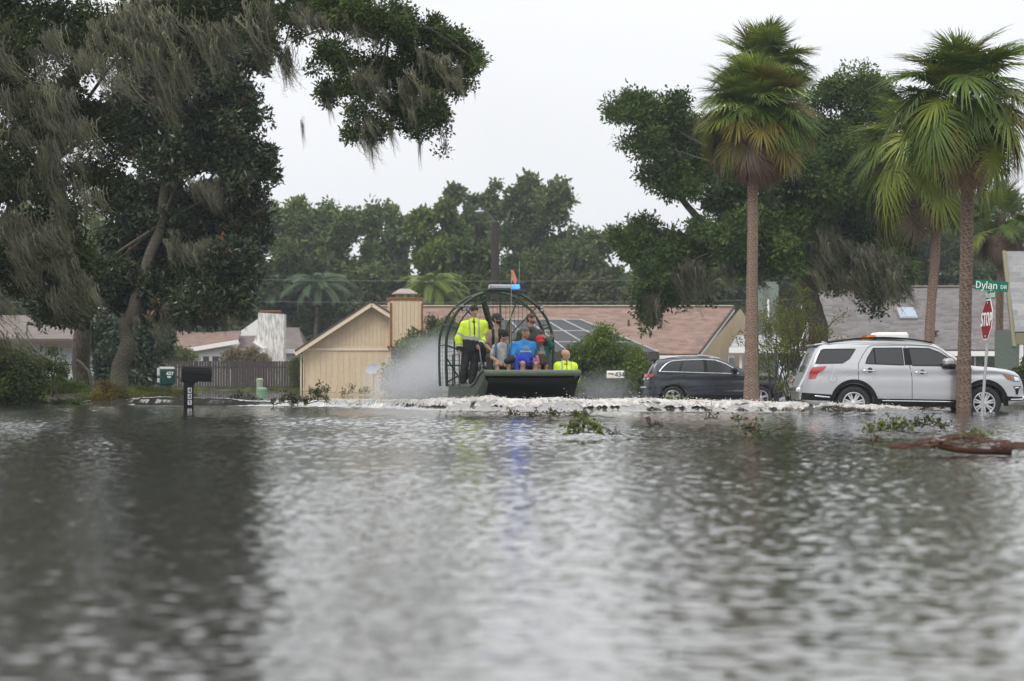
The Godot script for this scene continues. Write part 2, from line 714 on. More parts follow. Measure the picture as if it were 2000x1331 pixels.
func build_water() -> void:
	var n1 := FastNoiseLite.new()
	n1.seed = 31
	n1.frequency = 1.0
	n1.noise_type = FastNoiseLite.TYPE_SIMPLEX_SMOOTH
	n1.fractal_type = FastNoiseLite.FRACTAL_NONE
	var ds := PackedFloat32Array()
	var d := 3.6
	while d < 66.0:
		ds.append(d)
		d += 0.012 + 0.0019 * d
	var cols := 500
	var nr := ds.size()
	var v := PackedVector3Array()
	var n := PackedVector3Array()
	v.resize(nr * cols)
	n.resize(nr * cols)
	var hs := PackedFloat32Array()
	hs.resize(nr * cols)
	for j in nr:
		var dd := ds[j]
		var half := 0.33 * dd + 2.0
		var far := 1.0 - smooth(58.0, 65.0, dd)
		var near := smooth(3.6, 4.2, dd)
		var open_water := lerpf(0.95, 1.75, smooth(7.0, 26.0, dd))   # the wind reaches the middle of the street
		for i in cols:
			var t := (float(i) / (cols - 1)) * 2.0 - 1.0
			var x := t * half
			var z := -dd
			var fade := far * near * (1.0 - smooth(0.93, 1.0, absf(t)))
			var gust := 0.75 + 0.55 * n1.get_noise_2d(x * 0.11 + 9.0, z * 0.06)
			var h := 0.0018 * n1.get_noise_2d(x * 0.95, z * 1.3 + 40.0)
			h += 0.0027 * n1.get_noise_2d(x * 3.2 + z * 0.5, z * 4.1)
			h += 0.0036 * n1.get_noise_2d(x * 6.8 - z, z * 8.2 + 7.0)
			if dd < 40.0:
				h += 0.0022 * n1.get_noise_2d(x * 9.0, z * 12.0 + 3.0)
			h = h * gust * open_water + swell(x, z)
			h *= fade
			v[j * cols + i] = Vector3(x, h, z)
			hs[j * cols + i] = h
	for j in nr:
		var j0 := maxi(j - 1, 0)
		var j1 := mini(j + 1, nr - 1)
		for i in cols:
			var a := v[j * cols + mini(i + 1, cols - 1)] - v[j * cols + maxi(i - 1, 0)]
			var b := v[j1 * cols + i] - v[j0 * cols + i]
			n[j * cols + i] = a.cross(b).normalized()
	var ix := PackedInt32Array()
	ix.resize((nr - 1) * (cols - 1) * 6)
	var k := 0
	for j in nr - 1:
		for i in cols - 1:
			var a := j * cols + i
			ix[k] = a
			ix[k + 1] = a + cols + 1
			ix[k + 2] = a + 1
			ix[k + 3] = a
			ix[k + 4] = a + cols
			ix[k + 5] = a + cols + 1
			k += 6
	# calm water all round, butted to the rim of the wavy sheet
	var base := v.size()
	var w0 := 0.33 * ds[0] + 2.0
	var w1 := 0.33 * ds[nr - 1] + 2.0
	var za := -ds[0]
	var zb := -ds[nr - 1]
	for p in [Vector3(-w0, 0, za), Vector3(w0, 0, za), Vector3(w1, 0, zb), Vector3(-w1, 0, zb), Vector3(-800, 0, 800), Vector3(800, 0, 800), Vector3(800, 0, -700), Vector3(-800, 0, -700)]:
		v.append(p)
		n.append(Vector3.UP)
	for q in [[4, 5, 1, 0], [5, 6, 2, 1], [6, 7, 3, 2], [7, 4, 0, 3]]:
		ix.append_array(PackedInt32Array([base + q[0], base + q[2], base + q[1], base + q[0], base + q[3], base + q[2]]))
	var arr := []
	arr.resize(Mesh.ARRAY_MAX)
	arr[Mesh.ARRAY_VERTEX] = v
	arr[Mesh.ARRAY_NORMAL] = n
	arr[Mesh.ARRAY_INDEX] = ix
	var m := ArrayMesh.new()
	m.add_surface_from_arrays(Mesh.PRIMITIVE_TRIANGLES, arr)
	structure("flood_water", m, mats["flood_water"])

# ------------------------------------------------------------ houses
func roof_plate(parent: Node, called: String, corners: Array, mat: Material, thick := 0.14) -> MeshInstance3D:
	# corners: eave left, eave right, ridge right, ridge left, seen from outside
	var mb := MB.new()
	mb.slab(corners[0], corners[1], corners[2], corners[3], thick)
	return part(parent, called, mb.mesh(), mat)

func beam(parent: Node, called: String, a: Vector3, b: Vector3, w: float, h: float, mat: Material) -> MeshInstance3D:
	var mb := MB.new()
	var dir := b - a
	var z := dir.normalized()
	var x := z.cross(Vector3.UP if absf(z.y) < 0.95 else Vector3.RIGHT).normalized()
	var y := x.cross(z)
	mb.box((a + b) * 0.5, Vector3(w, h, dir.length()), Basis(x, y, z), minf(w, h) * 0.12)
	return part(parent, called, mb.mesh(), mat)

func siding_wall(parent: Node, poly: PackedVector2Array, z: float, step: float, mat_a: Material, mat_b: Material, called := "siding_board") -> void:
	# grooved vertical boards cut to the outline of the wall (metres in the wall's plane)
	var lo := 1e9
	var hi := -1e9
	for p in poly:
		lo = minf(lo, p.x)
		hi = maxf(hi, p.x)
	var x := lo
	var r := RandomNumberGenerator.new()
	r.seed = int(absf(lo) * 1000.0)
	while x < hi - 0.01:
		var e := minf(x + step, hi)
		var strip := PackedVector2Array([Vector2(x + 0.007, -9), Vector2(e - 0.007, -9), Vector2(e - 0.007, 30), Vector2(x + 0.007, 30)])
		for q in Geometry2D.intersect_polygons(poly, strip):
			var mb := MB.new()
			mb.extrude(q, Transform3D(Basis.IDENTITY, Vector3(0, 0, z)), 0.03)
			part(parent, called, mb.mesh(), mat_a if r.randf() < 0.5 else mat_b)
		x = e
	var back := MB.new()
	back.extrude(poly, Transform3D(Basis.IDENTITY, Vector3(0, 0, z - 0.022)), 0.12)
	part(parent, "wall", back.mesh(), mat_b)

func window(parent: Node, a: Vector2, b: Vector2, z: float, frame: Material, bars := 1) -> void:
	var w := b.x - a.x
	var h := b.y - a.y
	var c := Vector3((a.x + b.x) * 0.5, (a.y + b.y) * 0.5, z)
	var mb := MB.new()
	for s in [-1.0, 1.0]:
		mb.box(c + Vector3(s * (w * 0.5 - 0.04), 0, 0.02), Vector3(0.08, h, 0.1))
		mb.box(c + Vector3(0, s * (h * 0.5 - 0.04), 0.017), Vector3(w - 0.16, 0.08, 0.09))
	for i in bars:
		mb.box(c + Vector3(-w * 0.5 + w * (i + 1) / (bars + 1), 0, 0.015), Vector3(0.05, h - 0.16, 0.07))
	var f := part(parent, "window", mb.mesh(), frame)
	var g := MB.new()
	g.box(c + Vector3(0, 0, -0.01), Vector3(w - 0.1, h - 0.1, 0.03))
	part(f, "pane", g.mesh(), mats["window_glass"])

func build_houses() -> void:
	build_yellow_house()
	build_white_house()
	build_garage()
	build_grey_roof_house()
	build_right_building()
	build_pool_cage()

func xy(px: float, py: float, d: float) -> Vector2:
	var p := at(px, py, d)
	return Vector2(p.x, p.y)

func build_yellow_house() -> void:
	var zf := 106.0
	var t := thing("yellow_house", "pale yellow board sided house with reddish brown shingle roof and boxed chimney", "house")
	var sa: Material = mats["siding"]
	var sb: Material = mats["siding_pale"]
	# the gabled wing on the left
	var apex := xy(727, 594, zf)
	var poly := PackedVector2Array([xy(592, 772, zf), xy(767, 772, zf), xy(767, 612, zf), apex, xy(592, 683, zf)])
	var low := Geometry2D.intersect_polygons(poly, PackedVector2Array([Vector2(-40, -9), Vector2(40, -9), Vector2(40, 2.2), Vector2(-40, 2.2)]))
	siding_wall(t, low[0], -zf, 0.3, sa, sb)
	var high := Geometry2D.intersect_polygons(poly, PackedVector2Array([Vector2(-40, 2.2), Vector2(40, 2.2), Vector2(40, 19), Vector2(-40, 19)]))
	siding_wall(t, high[0], -zf - 0.012, 0.2, sb, sa)
	beam(t, "trim_board", Vector3(xy(592, 0, zf).x, 2.2, -zf + 0.03), Vector3(xy(767, 0, zf).x, 2.2, -zf + 0.03), 0.06, 0.14, mats["cream_trim"])
	beam(t, "corner_board", Vector3(xy(593, 0, zf).x, -0.2, -zf + 0.03), Vector3(xy(593, 0, zf).x, 2.12, -zf + 0.03), 0.18, 0.05, mats["cream_trim"])
	beam(t, "corner_board", Vector3(xy(763, 0, zf).x, -0.2, -zf + 0.03), Vector3(xy(763, 0, zf).x, 2.12, -zf + 0.03), 0.18, 0.05, mats["cream_trim"])
	beam(t, "gutter_pipe", Vector3(xy(588, 0, zf).x, 0.0, -zf + 0.1), Vector3(xy(588, 0, zf).x, 1.95, -zf + 0.1), 0.07, 0.07, mats["cream_trim"])
	# wing roof: two plates with overhanging rakes
	var pk := at(727, 588, zf)
	var el := at(578, 685, zf)
	var er := at(842, 661, zf)
	var front := Vector3(0, 0, 0.55)
	var deep := Vector3(0, 0, -9.5)
	roof_plate(t, "roof", [el + deep, el + front, pk + front, pk + deep], mats["shingle_red"])
	roof_plate(t, "roof", [er + front, er + deep, pk + deep, pk + front], mats["shingle_red"])
	beam(t, "rake_board", el + front + Vector3(0, -0.2, 0.03), pk + front + Vector3(0, -0.2, 0.03), 0.05, 0.2, mats["cream_trim"])
	beam(t, "rake_board", er + front + Vector3(0, -0.2, 0.03), pk + front + Vector3(0, -0.2, 0.03), 0.05, 0.2, mats["cream_trim"])
	beam(t, "roof_edge", el + front + Vector3(0, -0.04, 0.05), pk + front + Vector3(0, -0.04, 0.05), 0.05, 0.1, mats["dark_brown_trim"])
	beam(t, "roof_edge", er + front + Vector3(0, -0.04, 0.05), pk + front + Vector3(0, -0.04, 0.05), 0.05, 0.1, mats["dark_brown_trim"])
	var sof := MB.new()
	sof.slab(el + front + Vector3(0.03, -0.16, 0), el + front + Vector3(0.6, -0.16 + 0.37, 0), el + deep + Vector3(0.6, -0.16 + 0.37, 0), el + deep + Vector3(0.03, -0.16, 0), 0.03)
	part(t, "soffit", sof.mesh(), mats["cream_trim"])
	# main body behind
	var zr := 111.5
	var rl := at(727, 592, zr)
	var rr := at(1433, 599, zr)
	var e0 := at(790, 694, 105.6)
	var e1 := at(1363, 691, 105.6)
	e0.y = e1.y
	rl.y = rr.y
	roof_plate(t, "roof", [e0, e1, rr, rl], mats["shingle_red"])
	var hind := Vector3(0, -2.5, -6.0)
	roof_plate(t, "roof", [rr + hind, rl + hind, rl, rr], mats["shingle_red"])
	beam(t, "ridge_cap", rl + Vector3(0, 0.04, 0), rr + Vector3(0, 0.04, 0), 0.3, 0.05, mats["cream_trim"])
	beam(t, "fascia", e0 + Vector3(0, -0.2, 0.03), e1 + Vector3(0, -0.2, 0.03), 0.04, 0.2, mats["white_paint"])
	beam(t, "rake_board", e1 + Vector3(0.04, -0.17, 0), rr + Vector3(0.04, -0.17, 0), 0.05, 0.22, mats["white_paint"])
	beam(t, "roof_edge", e1 + Vector3(0.07, -0.03, 0), rr + Vector3(0.07, -0.03, 0), 0.05, 0.1, mats["dark_brown_trim"])
	var wf := 107.2
	siding_wall(t, PackedVector2Array([xy(767, 772, wf), xy(1366, 772, wf), xy(1366, 690, wf), xy(767, 690, wf)]), -wf, 0.6, sa, sb)
	# the right-hand gable wall runs back at a slant from the eave corner
	var c := at(1372, 772, 106.6)
	var g := at(1446, 772, 111.5)
	var hz := g + (g - c)
	var mb := MB.new()
	mb.tri(Vector3(c.x, 2.0, c.z), Vector3(g.x, 2.0, g.z), Vector3(g.x, rr.y - 0.12, g.z))
	mb.quad(Vector3(c.x, -0.3, c.z), Vector3(g.x, -0.3, g.z), Vector3(g.x, 2.0, g.z), Vector3(c.x, 2.0, c.z))
	mb.quad(Vector3(g.x, -0.3, g.z), Vector3(hz.x, -0.3, hz.z), Vector3(hz.x, 2.0, hz.z), Vector3(g.x, 2.0, g.z))
	mb.tri(Vector3(g.x, 2.0, g.z), Vector3(hz.x, 2.0, hz.z), Vector3(g.x, rr.y - 0.12, g.z))
	part(t, "gable_wall", mb.mesh(), sa)
	var along := (g - c).normalized()
	var side := along.cross(Vector3.UP).normalized()
	for i in 14:
		var q := c + along * (0.3 + i * 0.42)
		var top := lerpf(2.0, rr.y - 0.2, clampf((0.3 + i * 0.42) / (g - c).length(), 0, 1))
		beam(t, "batten", Vector3(q.x, -0.2, q.z) + Vector3(-side.x, 0, -side.z) * -0.01, Vector3(q.x, top, q.z) + Vector3(side.x, 0, side.z) * 0.01, 0.03, 0.03, sb)
	var wp := c + along * 4.1
	var wm := MB.new()
	wm.box(Vector3(wp.x, 1.25, wp.z), Vector3(0.9, 1.3, 0.1), Basis(along, Vector3.UP, side))
	var wn := part(t, "window", wm.mesh(), mats["white_paint"])
	var wg := MB.new()
	wg.box(Vector3(wp.x, 1.25, wp.z) + side * 0.04, Vector3(0.68, 1.08, 0.08), Basis(along, Vector3.UP, side))
	part(wn, "pane", wg.mesh(), mats["window_glass"])
	for p in [[1228, 640], [1010, 636], [1292, 618]]:
		var vp := at(p[0], p[1], 109.0)
		var k := (vp.z - e1.z) / (rr.z - e1.z)
		vp.y = lerpf(e1.y, rr.y, k)
		var vm := MB.new()
		vm.rod(vp + Vector3(0, -0.1, 0), vp + Vector3(0, 0.32, 0), 0.06, 10)
		part(t, "vent_pipe", vm.mesh(), mats["dark_brown_trim"])
	# boxed chimney on the front of the wing, a little turned
	var ch := Node3D.new()
	ch.name = "chimney"
	t.add_child(ch)
	var c0 := at(789, 677, 105.4)
	ch.position = Vector3(c0.x, c0.y, -105.9)
	ch.rotation.y = 0.22
	var hgt := at(789, 585, 105.4).y - c0.y
	var wdt := 1.62
	var dep := 1.15
	var cm := MB.new()
	cm.box(Vector3(0, hgt * 0.5, 0), Vector3(wdt - 0.02, hgt, dep - 0.02))
	part(ch, "chimney_core", cm.mesh(), sb)
	for i in 8:
		var bm := MB.new()
		bm.box(Vector3(-wdt * 0.5 + 0.1 + i * 0.203, hgt * 0.5, dep * 0.5), Vector3(0.185, hgt, 0.04), Basis.IDENTITY, 0.006)
		part(ch, "siding_board", bm.mesh(), sa if i % 2 else sb)
	for i in 5:
		var bm := MB.new()
		bm.box(Vector3(wdt * 0.5, hgt * 0.5, -dep * 0.5 + 0.14 + i * 0.215), Vector3(0.04, hgt, 0.2), Basis.IDENTITY, 0.006)
		part(ch, "siding_board", bm.mesh(), sa if i % 2 else sb)
	for s in [[-wdt * 0.5, dep * 0.5], [wdt * 0.5, dep * 0.5], [wdt * 0.5, -dep * 0.5]]:
		beam(ch, "corner_board", Vector3(s[0], 0.02, s[1] + 0.02), Vector3(s[0], hgt - 0.2, s[1] + 0.02), 0.13, 0.1, mats["rust"] if s[0] < 0.0 else mats["rusty_trim"] if mats.has("rusty_trim") else mats["rust"])
	var tm := MB.new()
	tm.box(Vector3(0, hgt + 0.02, 0), Vector3(wdt + 0.12, 0.16, dep + 0.12), Basis.IDENTITY, 0.02)
	part(ch, "top_band", tm.mesh(), mats["rust"])
	var bb := MB.new()
	bb.box(Vector3(0, -0.03, 0), Vector3(wdt + 0.1, 0.1, dep + 0.1), Basis.IDENTITY, 0.01)
	part(ch, "bottom_band", bb.mesh(), mats["rust"])
	for s in [[-1, -1], [1, -1], [1, 1], [-1, 1]]:
		var cap := MB.new()
		cap.rod(Vector3(s[0] * 0.42, hgt + 0.1, s[1] * 0.32), Vector3(s[0] * 0.42, hgt + 0.32, s[1] * 0.32), 0.025, 6)
		part(ch, "cap_leg", cap.mesh(), mats["galvanised"])
	var hood := MB.new()
	var y0 := hgt + 0.32
	var y1 := hgt + 0.56
	var lo := [Vector3(-0.6, y0, 0.45), Vector3(0.6, y0, 0.45), Vector3(0.6, y0, -0.45), Vector3(-0.6, y0, -0.45)]
	var up := [Vector3(-0.24, y1, 0.18), Vector3(0.24, y1, 0.18), Vector3(0.24, y1, -0.18), Vector3(-0.24, y1, -0.18)]
	for i in 4:
		hood.quad(lo[i], lo[(i + 1) % 4], up[(i + 1) % 4], up[i])
		hood.quad(lo[i] + Vector3(0, -0.05, 0), lo[(i + 1) % 4] + Vector3(0, -0.05, 0), lo[(i + 1) % 4], lo[i])
	hood.quad(up[0], up[1], up[2], up[3])
	part(ch, "cap_hood", hood.mesh(), grainy("weathered_metal", Color(0.2, 0.16, 0.14), Color(0.42, 0.36, 0.33), 0.6, 0.02, 0.7))

func build_pool_cage() -> void:
	# screened pool enclosure leaning against the yellow house
	var t := thing("pool_screen", "dark mesh pool enclosure with pale roof beams against the reddish roof", "pool enclosure")
	var bl := at(1045, 622, 104.0)
	var br := at(1132, 625, 104.0)
	var fr := at(1287, 689, 98.0)
	var fl := at(1070, 689, 98.0)
	fl.x = at(960, 0, 98.0).x
	bl.x = at(960, 0, 104.0).x
	bl.y = br.y
	fl.y = fr.y
	var scr := plain("screen_mesh", Color(0.04, 0.042, 0.047), 0.8)
	var mb := MB.new()
	mb.slab(fl, fr, br, bl, 0.02)
	part(t, "roof_screen", mb.mesh(), scr)
	for i in 6:
		var k := i / 5.0
		beam(t, "rafter", bl.lerp(br, k) + Vector3(0, 0.03, 0), fl.lerp(fr, k * 0.9 + 0.1) + Vector3(0, 0.03, 0), 0.055, 0.06, mats["aluminium"])
	for k in [0.0, 0.36, 0.7, 1.0]:
		beam(t, "purlin", bl.lerp(fl, k) + Vector3(0, 0.02, 0), br.lerp(fr, k) + Vector3(0, 0.02, 0), 0.04, 0.05, mats["aluminium"] if k < 0.9 else mats["dark_brown_trim"])
	for i in 6:
		var p := fl.lerp(fr, i / 5.0)
		beam(t, "post", Vector3(p.x, -0.2, p.z), p, 0.07, 0.07, mats["dark_brown_trim"])
		if i < 5:
			var q := fl.lerp(fr, (i + 1) / 5.0)
			var pm := MB.new()
			pm.box((p + q) * 0.5 + Vector3(0, -p.y * 0.5, -0.01), Vector3(q.x - p.x - 0.07, p.y, 0.015))
			part(t, "wall_screen", pm.mesh(), scr)

func build_white_house() -> void:
	var d := 140.0
	var t := thing("white_house", "white stucco house with tall stained chimney behind the brown fence", "house")
	var wm: Material = mats["white_stucco"]
	# low wing with the reddish roof
	var poly := PackedVector2Array([xy(300, 775, d), xy(452, 775, d), xy(452, 667, d), xy(380, 679, d), xy(300, 679, d)])
	var mb := MB.new()
	mb.extrude(poly, Transform3D(Basis.IDENTITY, Vector3(0, 0, -d)), 5.0)
	part(t, "wall", mb.mesh(), wm)
	var a := at(376, 677, d - 0.6)
	var b := at(466, 662, d - 0.6)
	roof_plate(t, "roof", [at(310, 677, d - 0.6), a, at(400, 650, d + 6), at(330, 646, d + 6)], mats["shingle_red"])
	roof_plate(t, "roof", [a, b, at(470, 646, d + 6), at(400, 650, d + 6)], mats["shingle_red"])
	beam(t, "fascia", a + Vector3(0, -0.2, 0.05), b + Vector3(0, -0.2, 0.05), 0.05, 0.3, mats["white_paint"])
	beam(t, "fascia", at(310, 677, d - 0.6) + Vector3(0, -0.2, 0.05), a + Vector3(0, -0.2, 0.05), 0.05, 0.3, mats["white_paint"])
	window(t, xy(394, 709, d), xy(411, 694, d), -d + 0.06, mats["white_paint"], 0)
	window(t, xy(412, 709, d), xy(430, 694, d), -d + 0.06, mats["white_paint"], 0)
	# middle part with dark roof and porch
	var d2 := 142.0
	roof_plate(t, "roof", [at(438, 684, d2), at(520, 684, d2), at(520, 656, d2 + 5), at(466, 656, d2 + 5)], mats["shingle_brown"])
	beam(t, "fascia", at(438, 686, d2 - 0.1), at(520, 686, d2 - 0.1), 0.06, 0.28, mats["white_paint"])
	var pw := MB.new()
	pw.box(Vector3(at(478, 0, d2 + 2).x, 1.0, -d2 - 2.0), Vector3(3.4, 3.2, 0.3))
	part(t, "wall", pw.mesh(), wm)
	var g := MB.new()
	g.extrude(PackedVector2Array([xy(455, 700, d2 + 5), xy(530, 700, d2 + 5), xy(530, 622, d2 + 5), xy(505, 622, d2 + 5), xy(455, 657, d2 + 5)]), Transform3D(Basis.IDENTITY, Vector3(0, 0, -d2 - 5.0)), 3.0)
	part(t, "wall", g.mesh(), wm)
	# right part with the dark hip roof
	roof_plate(t, "roof", [at(545, 685, d2), at(596, 685, d2), at(583, 640, d2 + 5), at(545, 640, d2 + 5)], mats["shingle_brown"])
	var hm := MB.new()
	hm.tri(at(596, 685, d2), at(612, 685, d2 + 10), at(583, 640, d2 + 5))
	part(t, "hip", hm.mesh(), mats["shingle_brown"])
	beam(t, "fascia", at(545, 687, d2 - 0.1), at(612, 687, d2 - 0.1), 0.06, 0.28, mats["white_paint"])
	var rw := MB.new()
	rw.box(Vector3(at(570, 0, d2 + 1).x, 1.0, -d2 - 1.0), Vector3(3.2, 3.1, 0.3))
	part(t, "wall", rw.mesh(), wm)
	window(t, xy(580, 712, d2 + 0.8), xy(590, 700, d2 + 0.8), -d2 - 0.78, mats["white_paint"], 0)
	# chimney: a broad tapering shaft
	var ch := MB.new()
	ch.extrude(PackedVector2Array([xy(518, 780, d - 1), xy(554, 780, d - 1), xy(554.5, 614, d - 1), xy(504, 611, d - 1), xy(503, 640, d - 1), xy(496, 668, d - 1), xy(518, 681, d - 1)]), Transform3D(Basis.IDENTITY, Vector3(0, 0, -d + 1.0)), 1.3)
	var chim := part(t, "chimney", ch.mesh(), mats["stained_white"], "tall white chimney streaked with dark stains")
	var cc := MB.new()
	cc.box(Vector3(at(529, 0, d).x, at(0, 611, d).y + 0.06, -d + 0.4), Vector3(1.4, 0.14, 1.0), Basis.IDENTITY, 0.03)
	part(chim, "chimney_cap", cc.mesh(), mats["rust"])
	beam(chim, "sloped_cap", at(496, 669, d - 1.05), at(518, 682, d - 1.05), 1.3, 0.1, mats["white_paint"])

func build_garage() -> void:
	# pale block wall and brown roof seen under the oak at the far left
	var d := 92.0
	var t := thing("pale_garage", "pale grey block building with brown roof behind the left tree trunks", "garage")
	var a := xy(-80, 760, d)
	var b := xy(182, 673, d)
	var mb := MB.new()
	mb.box(Vector3((a.x + b.x) * 0.5, 1.1, -d - 3.0), Vector3(b.x - a.x, 2.9, 6.0))
	part(t, "wall", mb.mesh(), grainy("pale_block", Color(0.4, 0.43, 0.45), Color(0.48, 0.51, 0.53), 1.5, 0.02, 0.85))
	var e0 := at(-100, 662, d - 0.8)
	var e1 := at(204, 662, d - 0.8)
	roof_plate(t, "roof", [e0, e1, at(196, 616, d + 5), at(-100, 616, d + 5)], mats["shingle_brown"])
	beam(t, "fascia", e0 + Vector3(0, -0.25, 0.04), e1 + Vector3(0, -0.25, 0.04), 0.05, 0.3, mats["dark_brown_trim"])
	var sh := MB.new()
	sh.box(Vector3(at(196, 0, d + 2).x, 1.1, -d - 2.6), Vector3(0.9, 2.8, 5.0))
	part(t, "side_porch", sh.mesh(), mats["dark_brown_trim"])

func build_grey_roof_house() -> void:
	var d := 107.0
	var t := thing("green_house", "low green house under a wide grey shingle roof with a skylight", "house")
	var e0 := at(1560, 683, d)
	var e1 := at(2120, 683, d)
	var r1 := at(2120, 561, d + 7)
	var r0 := at(1606, 561, d + 7)
	roof_plate(t, "roof", [e0, e1, r1, r0], mats["shingle_grey"])
	roof_plate(t, "roof", [r1 + Vector3(0, -3, -7), r0 + Vector3(0, -3, -7), r0, r1], mats["shingle_grey"])
	beam(t, "ridge_cap", r0 + Vector3(0, 0.05, 0), r1 + Vector3(0, 0.05, 0), 0.3, 0.06, mats["weathered_metal"] if mats.has("weathered_metal") else mats["galvanised"])
	beam(t, "fascia", e0 + Vector3(0, -0.22, 0.04), e1 + Vector3(0, -0.22, 0.04), 0.05, 0.26, mats["white_paint"])
	beam(t, "rake_board", e0 + Vector3(-0.05, -0.18, 0), r0 + Vector3(-0.05, -0.18, 0), 0.05, 0.25, mats["white_paint"])
	var w0 := xy(1575, 790, d + 1)
	var w1 := xy(2110, 686, d + 1)
	siding_wall(t, PackedVector2Array([w0, Vector2(w1.x, w0.y), w1, Vector2(w0.x, w1.y)]), -d - 1.0, 0.5, mats["green_wall"], mats["green_wall"])
	window(t, xy(1862, 740, d + 1), xy(1905, 690, d + 1), -d - 0.9, mats["white_paint"], 1)
	beam(t, "corner_board", at(1926, 770, d + 0.9), at(1926, 690, d + 0.9), 0.2, 0.06, mats["white_paint"])
	# skylight lying on the roof
	var k := 0.54
	var o := e0.lerp(r0, k)
	var up := (r0 - e0).normalized()
	up.x = 0
	up = up.normalized()
	var nn := Vector3.RIGHT.cross(up).normalized()
	var px := at(1772, 0, -o.z).x
	var sm := MB.new()
	var bs := Basis(Vector3(1, 0, 0), nn, -up)
	sm.box(Vector3(px, o.y, o.z) + nn * 0.08, Vector3(0.95, 0.16, 1.3), bs, 0.02)
	var sk := part(t, "skylight", sm.mesh(), mats["galvanised"])
	var sg := MB.new()
	sg.box(Vector3(px, o.y, o.z) + nn * 0.165, Vector3(0.8, 0.02, 1.14), bs)
	part(sk, "pane", sg.mesh(), plain("skylight_glass", Color(0.3, 0.36, 0.42), 0.05, 0.6))
	for p in [[1826, 0.2], [1600, 0.5]]:
		var q := e0.lerp(r0, p[1])
		q.x = at(p[0], 0, -q.z).x
		var vm := MB.new()
		vm.rod(q + Vector3(0, -0.1, 0), q + Vector3(0, 0.25, 0), 0.12, 10)
		vm.box(q + Vector3(0, 0.27, 0), Vector3(0.4, 0.1, 0.4), Basis.IDENTITY, 0.03)
		part(t, "roof_vent", vm.mesh(), mats["dark_brown_trim"])
	# green gabled end with white corner and a small grey roof, seen past the palm
	var g := MB.new()
	g.box(Vector3(at(1497, 0, 108).x, 2.9, -108.6), Vector3(1.3, 5.8, 1.2))
	part(t, "green_end_wall", g.mesh(), mats["green_wall"])
	beam(t, "corner_board", at(1501, 640, 107.8), at(1501, 585, 107.8), 0.16, 0.1, mats["white_paint"])
	roof_plate(t, "porch_roof", [at(1424, 682, 104), at(1560, 682, 104), at(1540, 655, 107), at(1440, 655, 107)], mats["shingle_pale"], 0.1)
	beam(t, "fascia", at(1424, 685, 103.95), at(1560, 685, 103.95), 0.06, 0.26, mats["white_paint"])
	beam(t, "porch_post", at(1447, 770, 104.4), at(1447, 690, 104.4), 0.12, 0.12, mats["white_paint"])

func build_right_building() -> void:
	var d := 72.0
	var t := thing("shingled_building", "steep pale shingle roofed building edge with olive trim at far right", "building")
	var x0 := at(1984, 0, d).x
	var mb := MB.new()
	var y0 := at(0, 648, d).y
	var y1 := at(0, 486, d).y
	mb.slab(Vector3(x0, y0, -d), Vector3(x0 + 7, y0, -d), Vector3(x0 + 7, y1, -d - 1.4), Vector3(x0, y1, -d - 1.4), 0.12)
	part(t, "roof", mb.mesh(), mats["shingle_pale"])
	var olive := plain("olive_trim", Color(0.2, 0.19, 0.12), 0.7)
	beam(t, "corner_trim", Vector3(x0 - 0.05, y0 - 0.55, -d + 0.06), Vector3(x0 - 0.05, y1, -d - 1.4), 0.14, 0.14, olive)
	beam(t, "fascia", Vector3(x0, y0 - 0.25, -d + 0.08), Vector3(x0 + 7, y0 - 0.25, -d + 0.08), 0.06, 0.4, olive)
	var w := MB.new()
	w.box(Vector3(x0 + 3.7, 1.0, -d - 2.5), Vector3(6.6, 3.0, 4.6))
	part(t, "wall", w.mesh(), mats["green_wall"])
	beam(t, "porch_post", Vector3(x0 + 0.2, -0.2, -d + 0.02), Vector3(x0 + 0.2, y0 - 0.45, -d + 0.02), 0.14, 0.14, mats["white_paint"])

func build_fences() -> void:
	# brown privacy fence on the left: every plank by itself
	fence("plank_fence", "long dark brown plank fence in front of the white house", 248, 574, 706.0, 766.0, 121.0, 121.0)
	fence("dark_fence", "dark plank fence behind the silver car's nose", 1918, 2060, 709.0, 765.0, 92.0, 92.0)

func fence(called: String, label: String, p0: float, p1: float, ytop: float, ybot: float, d0: float, d1: float) -> void:
	var t := thing(called, label, "fence")
	var a := at(p0, ybot, d0)
	var b := at(p1, ybot, d1)
	var h := at(0, ytop, d0).y - a.y
	var n := int(a.distance_to(b) / 0.155)
	var meshes := []
	for k in 5:
		var mb := MB.new()
		var w := 0.142
		var cut := 0.03
		mb.extrude(PackedVector2Array([Vector2(-w / 2, 0), Vector2(w / 2, 0), Vector2(w / 2, h - cut + k * 0.008), Vector2(w / 2 - cut, h + k * 0.008), Vector2(-w / 2 + cut, h + k * 0.008), Vector2(-w / 2, h - cut + k * 0.008)]), Transform3D.IDENTITY, 0.02)
		meshes.append(mb.mesh())
	for i in n:
		var o := part(t, "plank", meshes[rng.randi() % 5], mats["fence_wood_pale"] if rng.randf() < 0.22 else mats["fence_wood"])
		o.position = a.lerp(b, (i + 0.5) / n) + Vector3(0, rnd(-0.015, 0.01), rnd(-0.008, 0.008))
		o.rotation.z = rnd(-0.006, 0.006)
	for y in [0.3, h - 0.35]:
		beam(t, "rail", a + Vector3(0, y, -0.06), b + Vector3(0, y, -0.06), 0.05, 0.09, mats["fence_wood"])

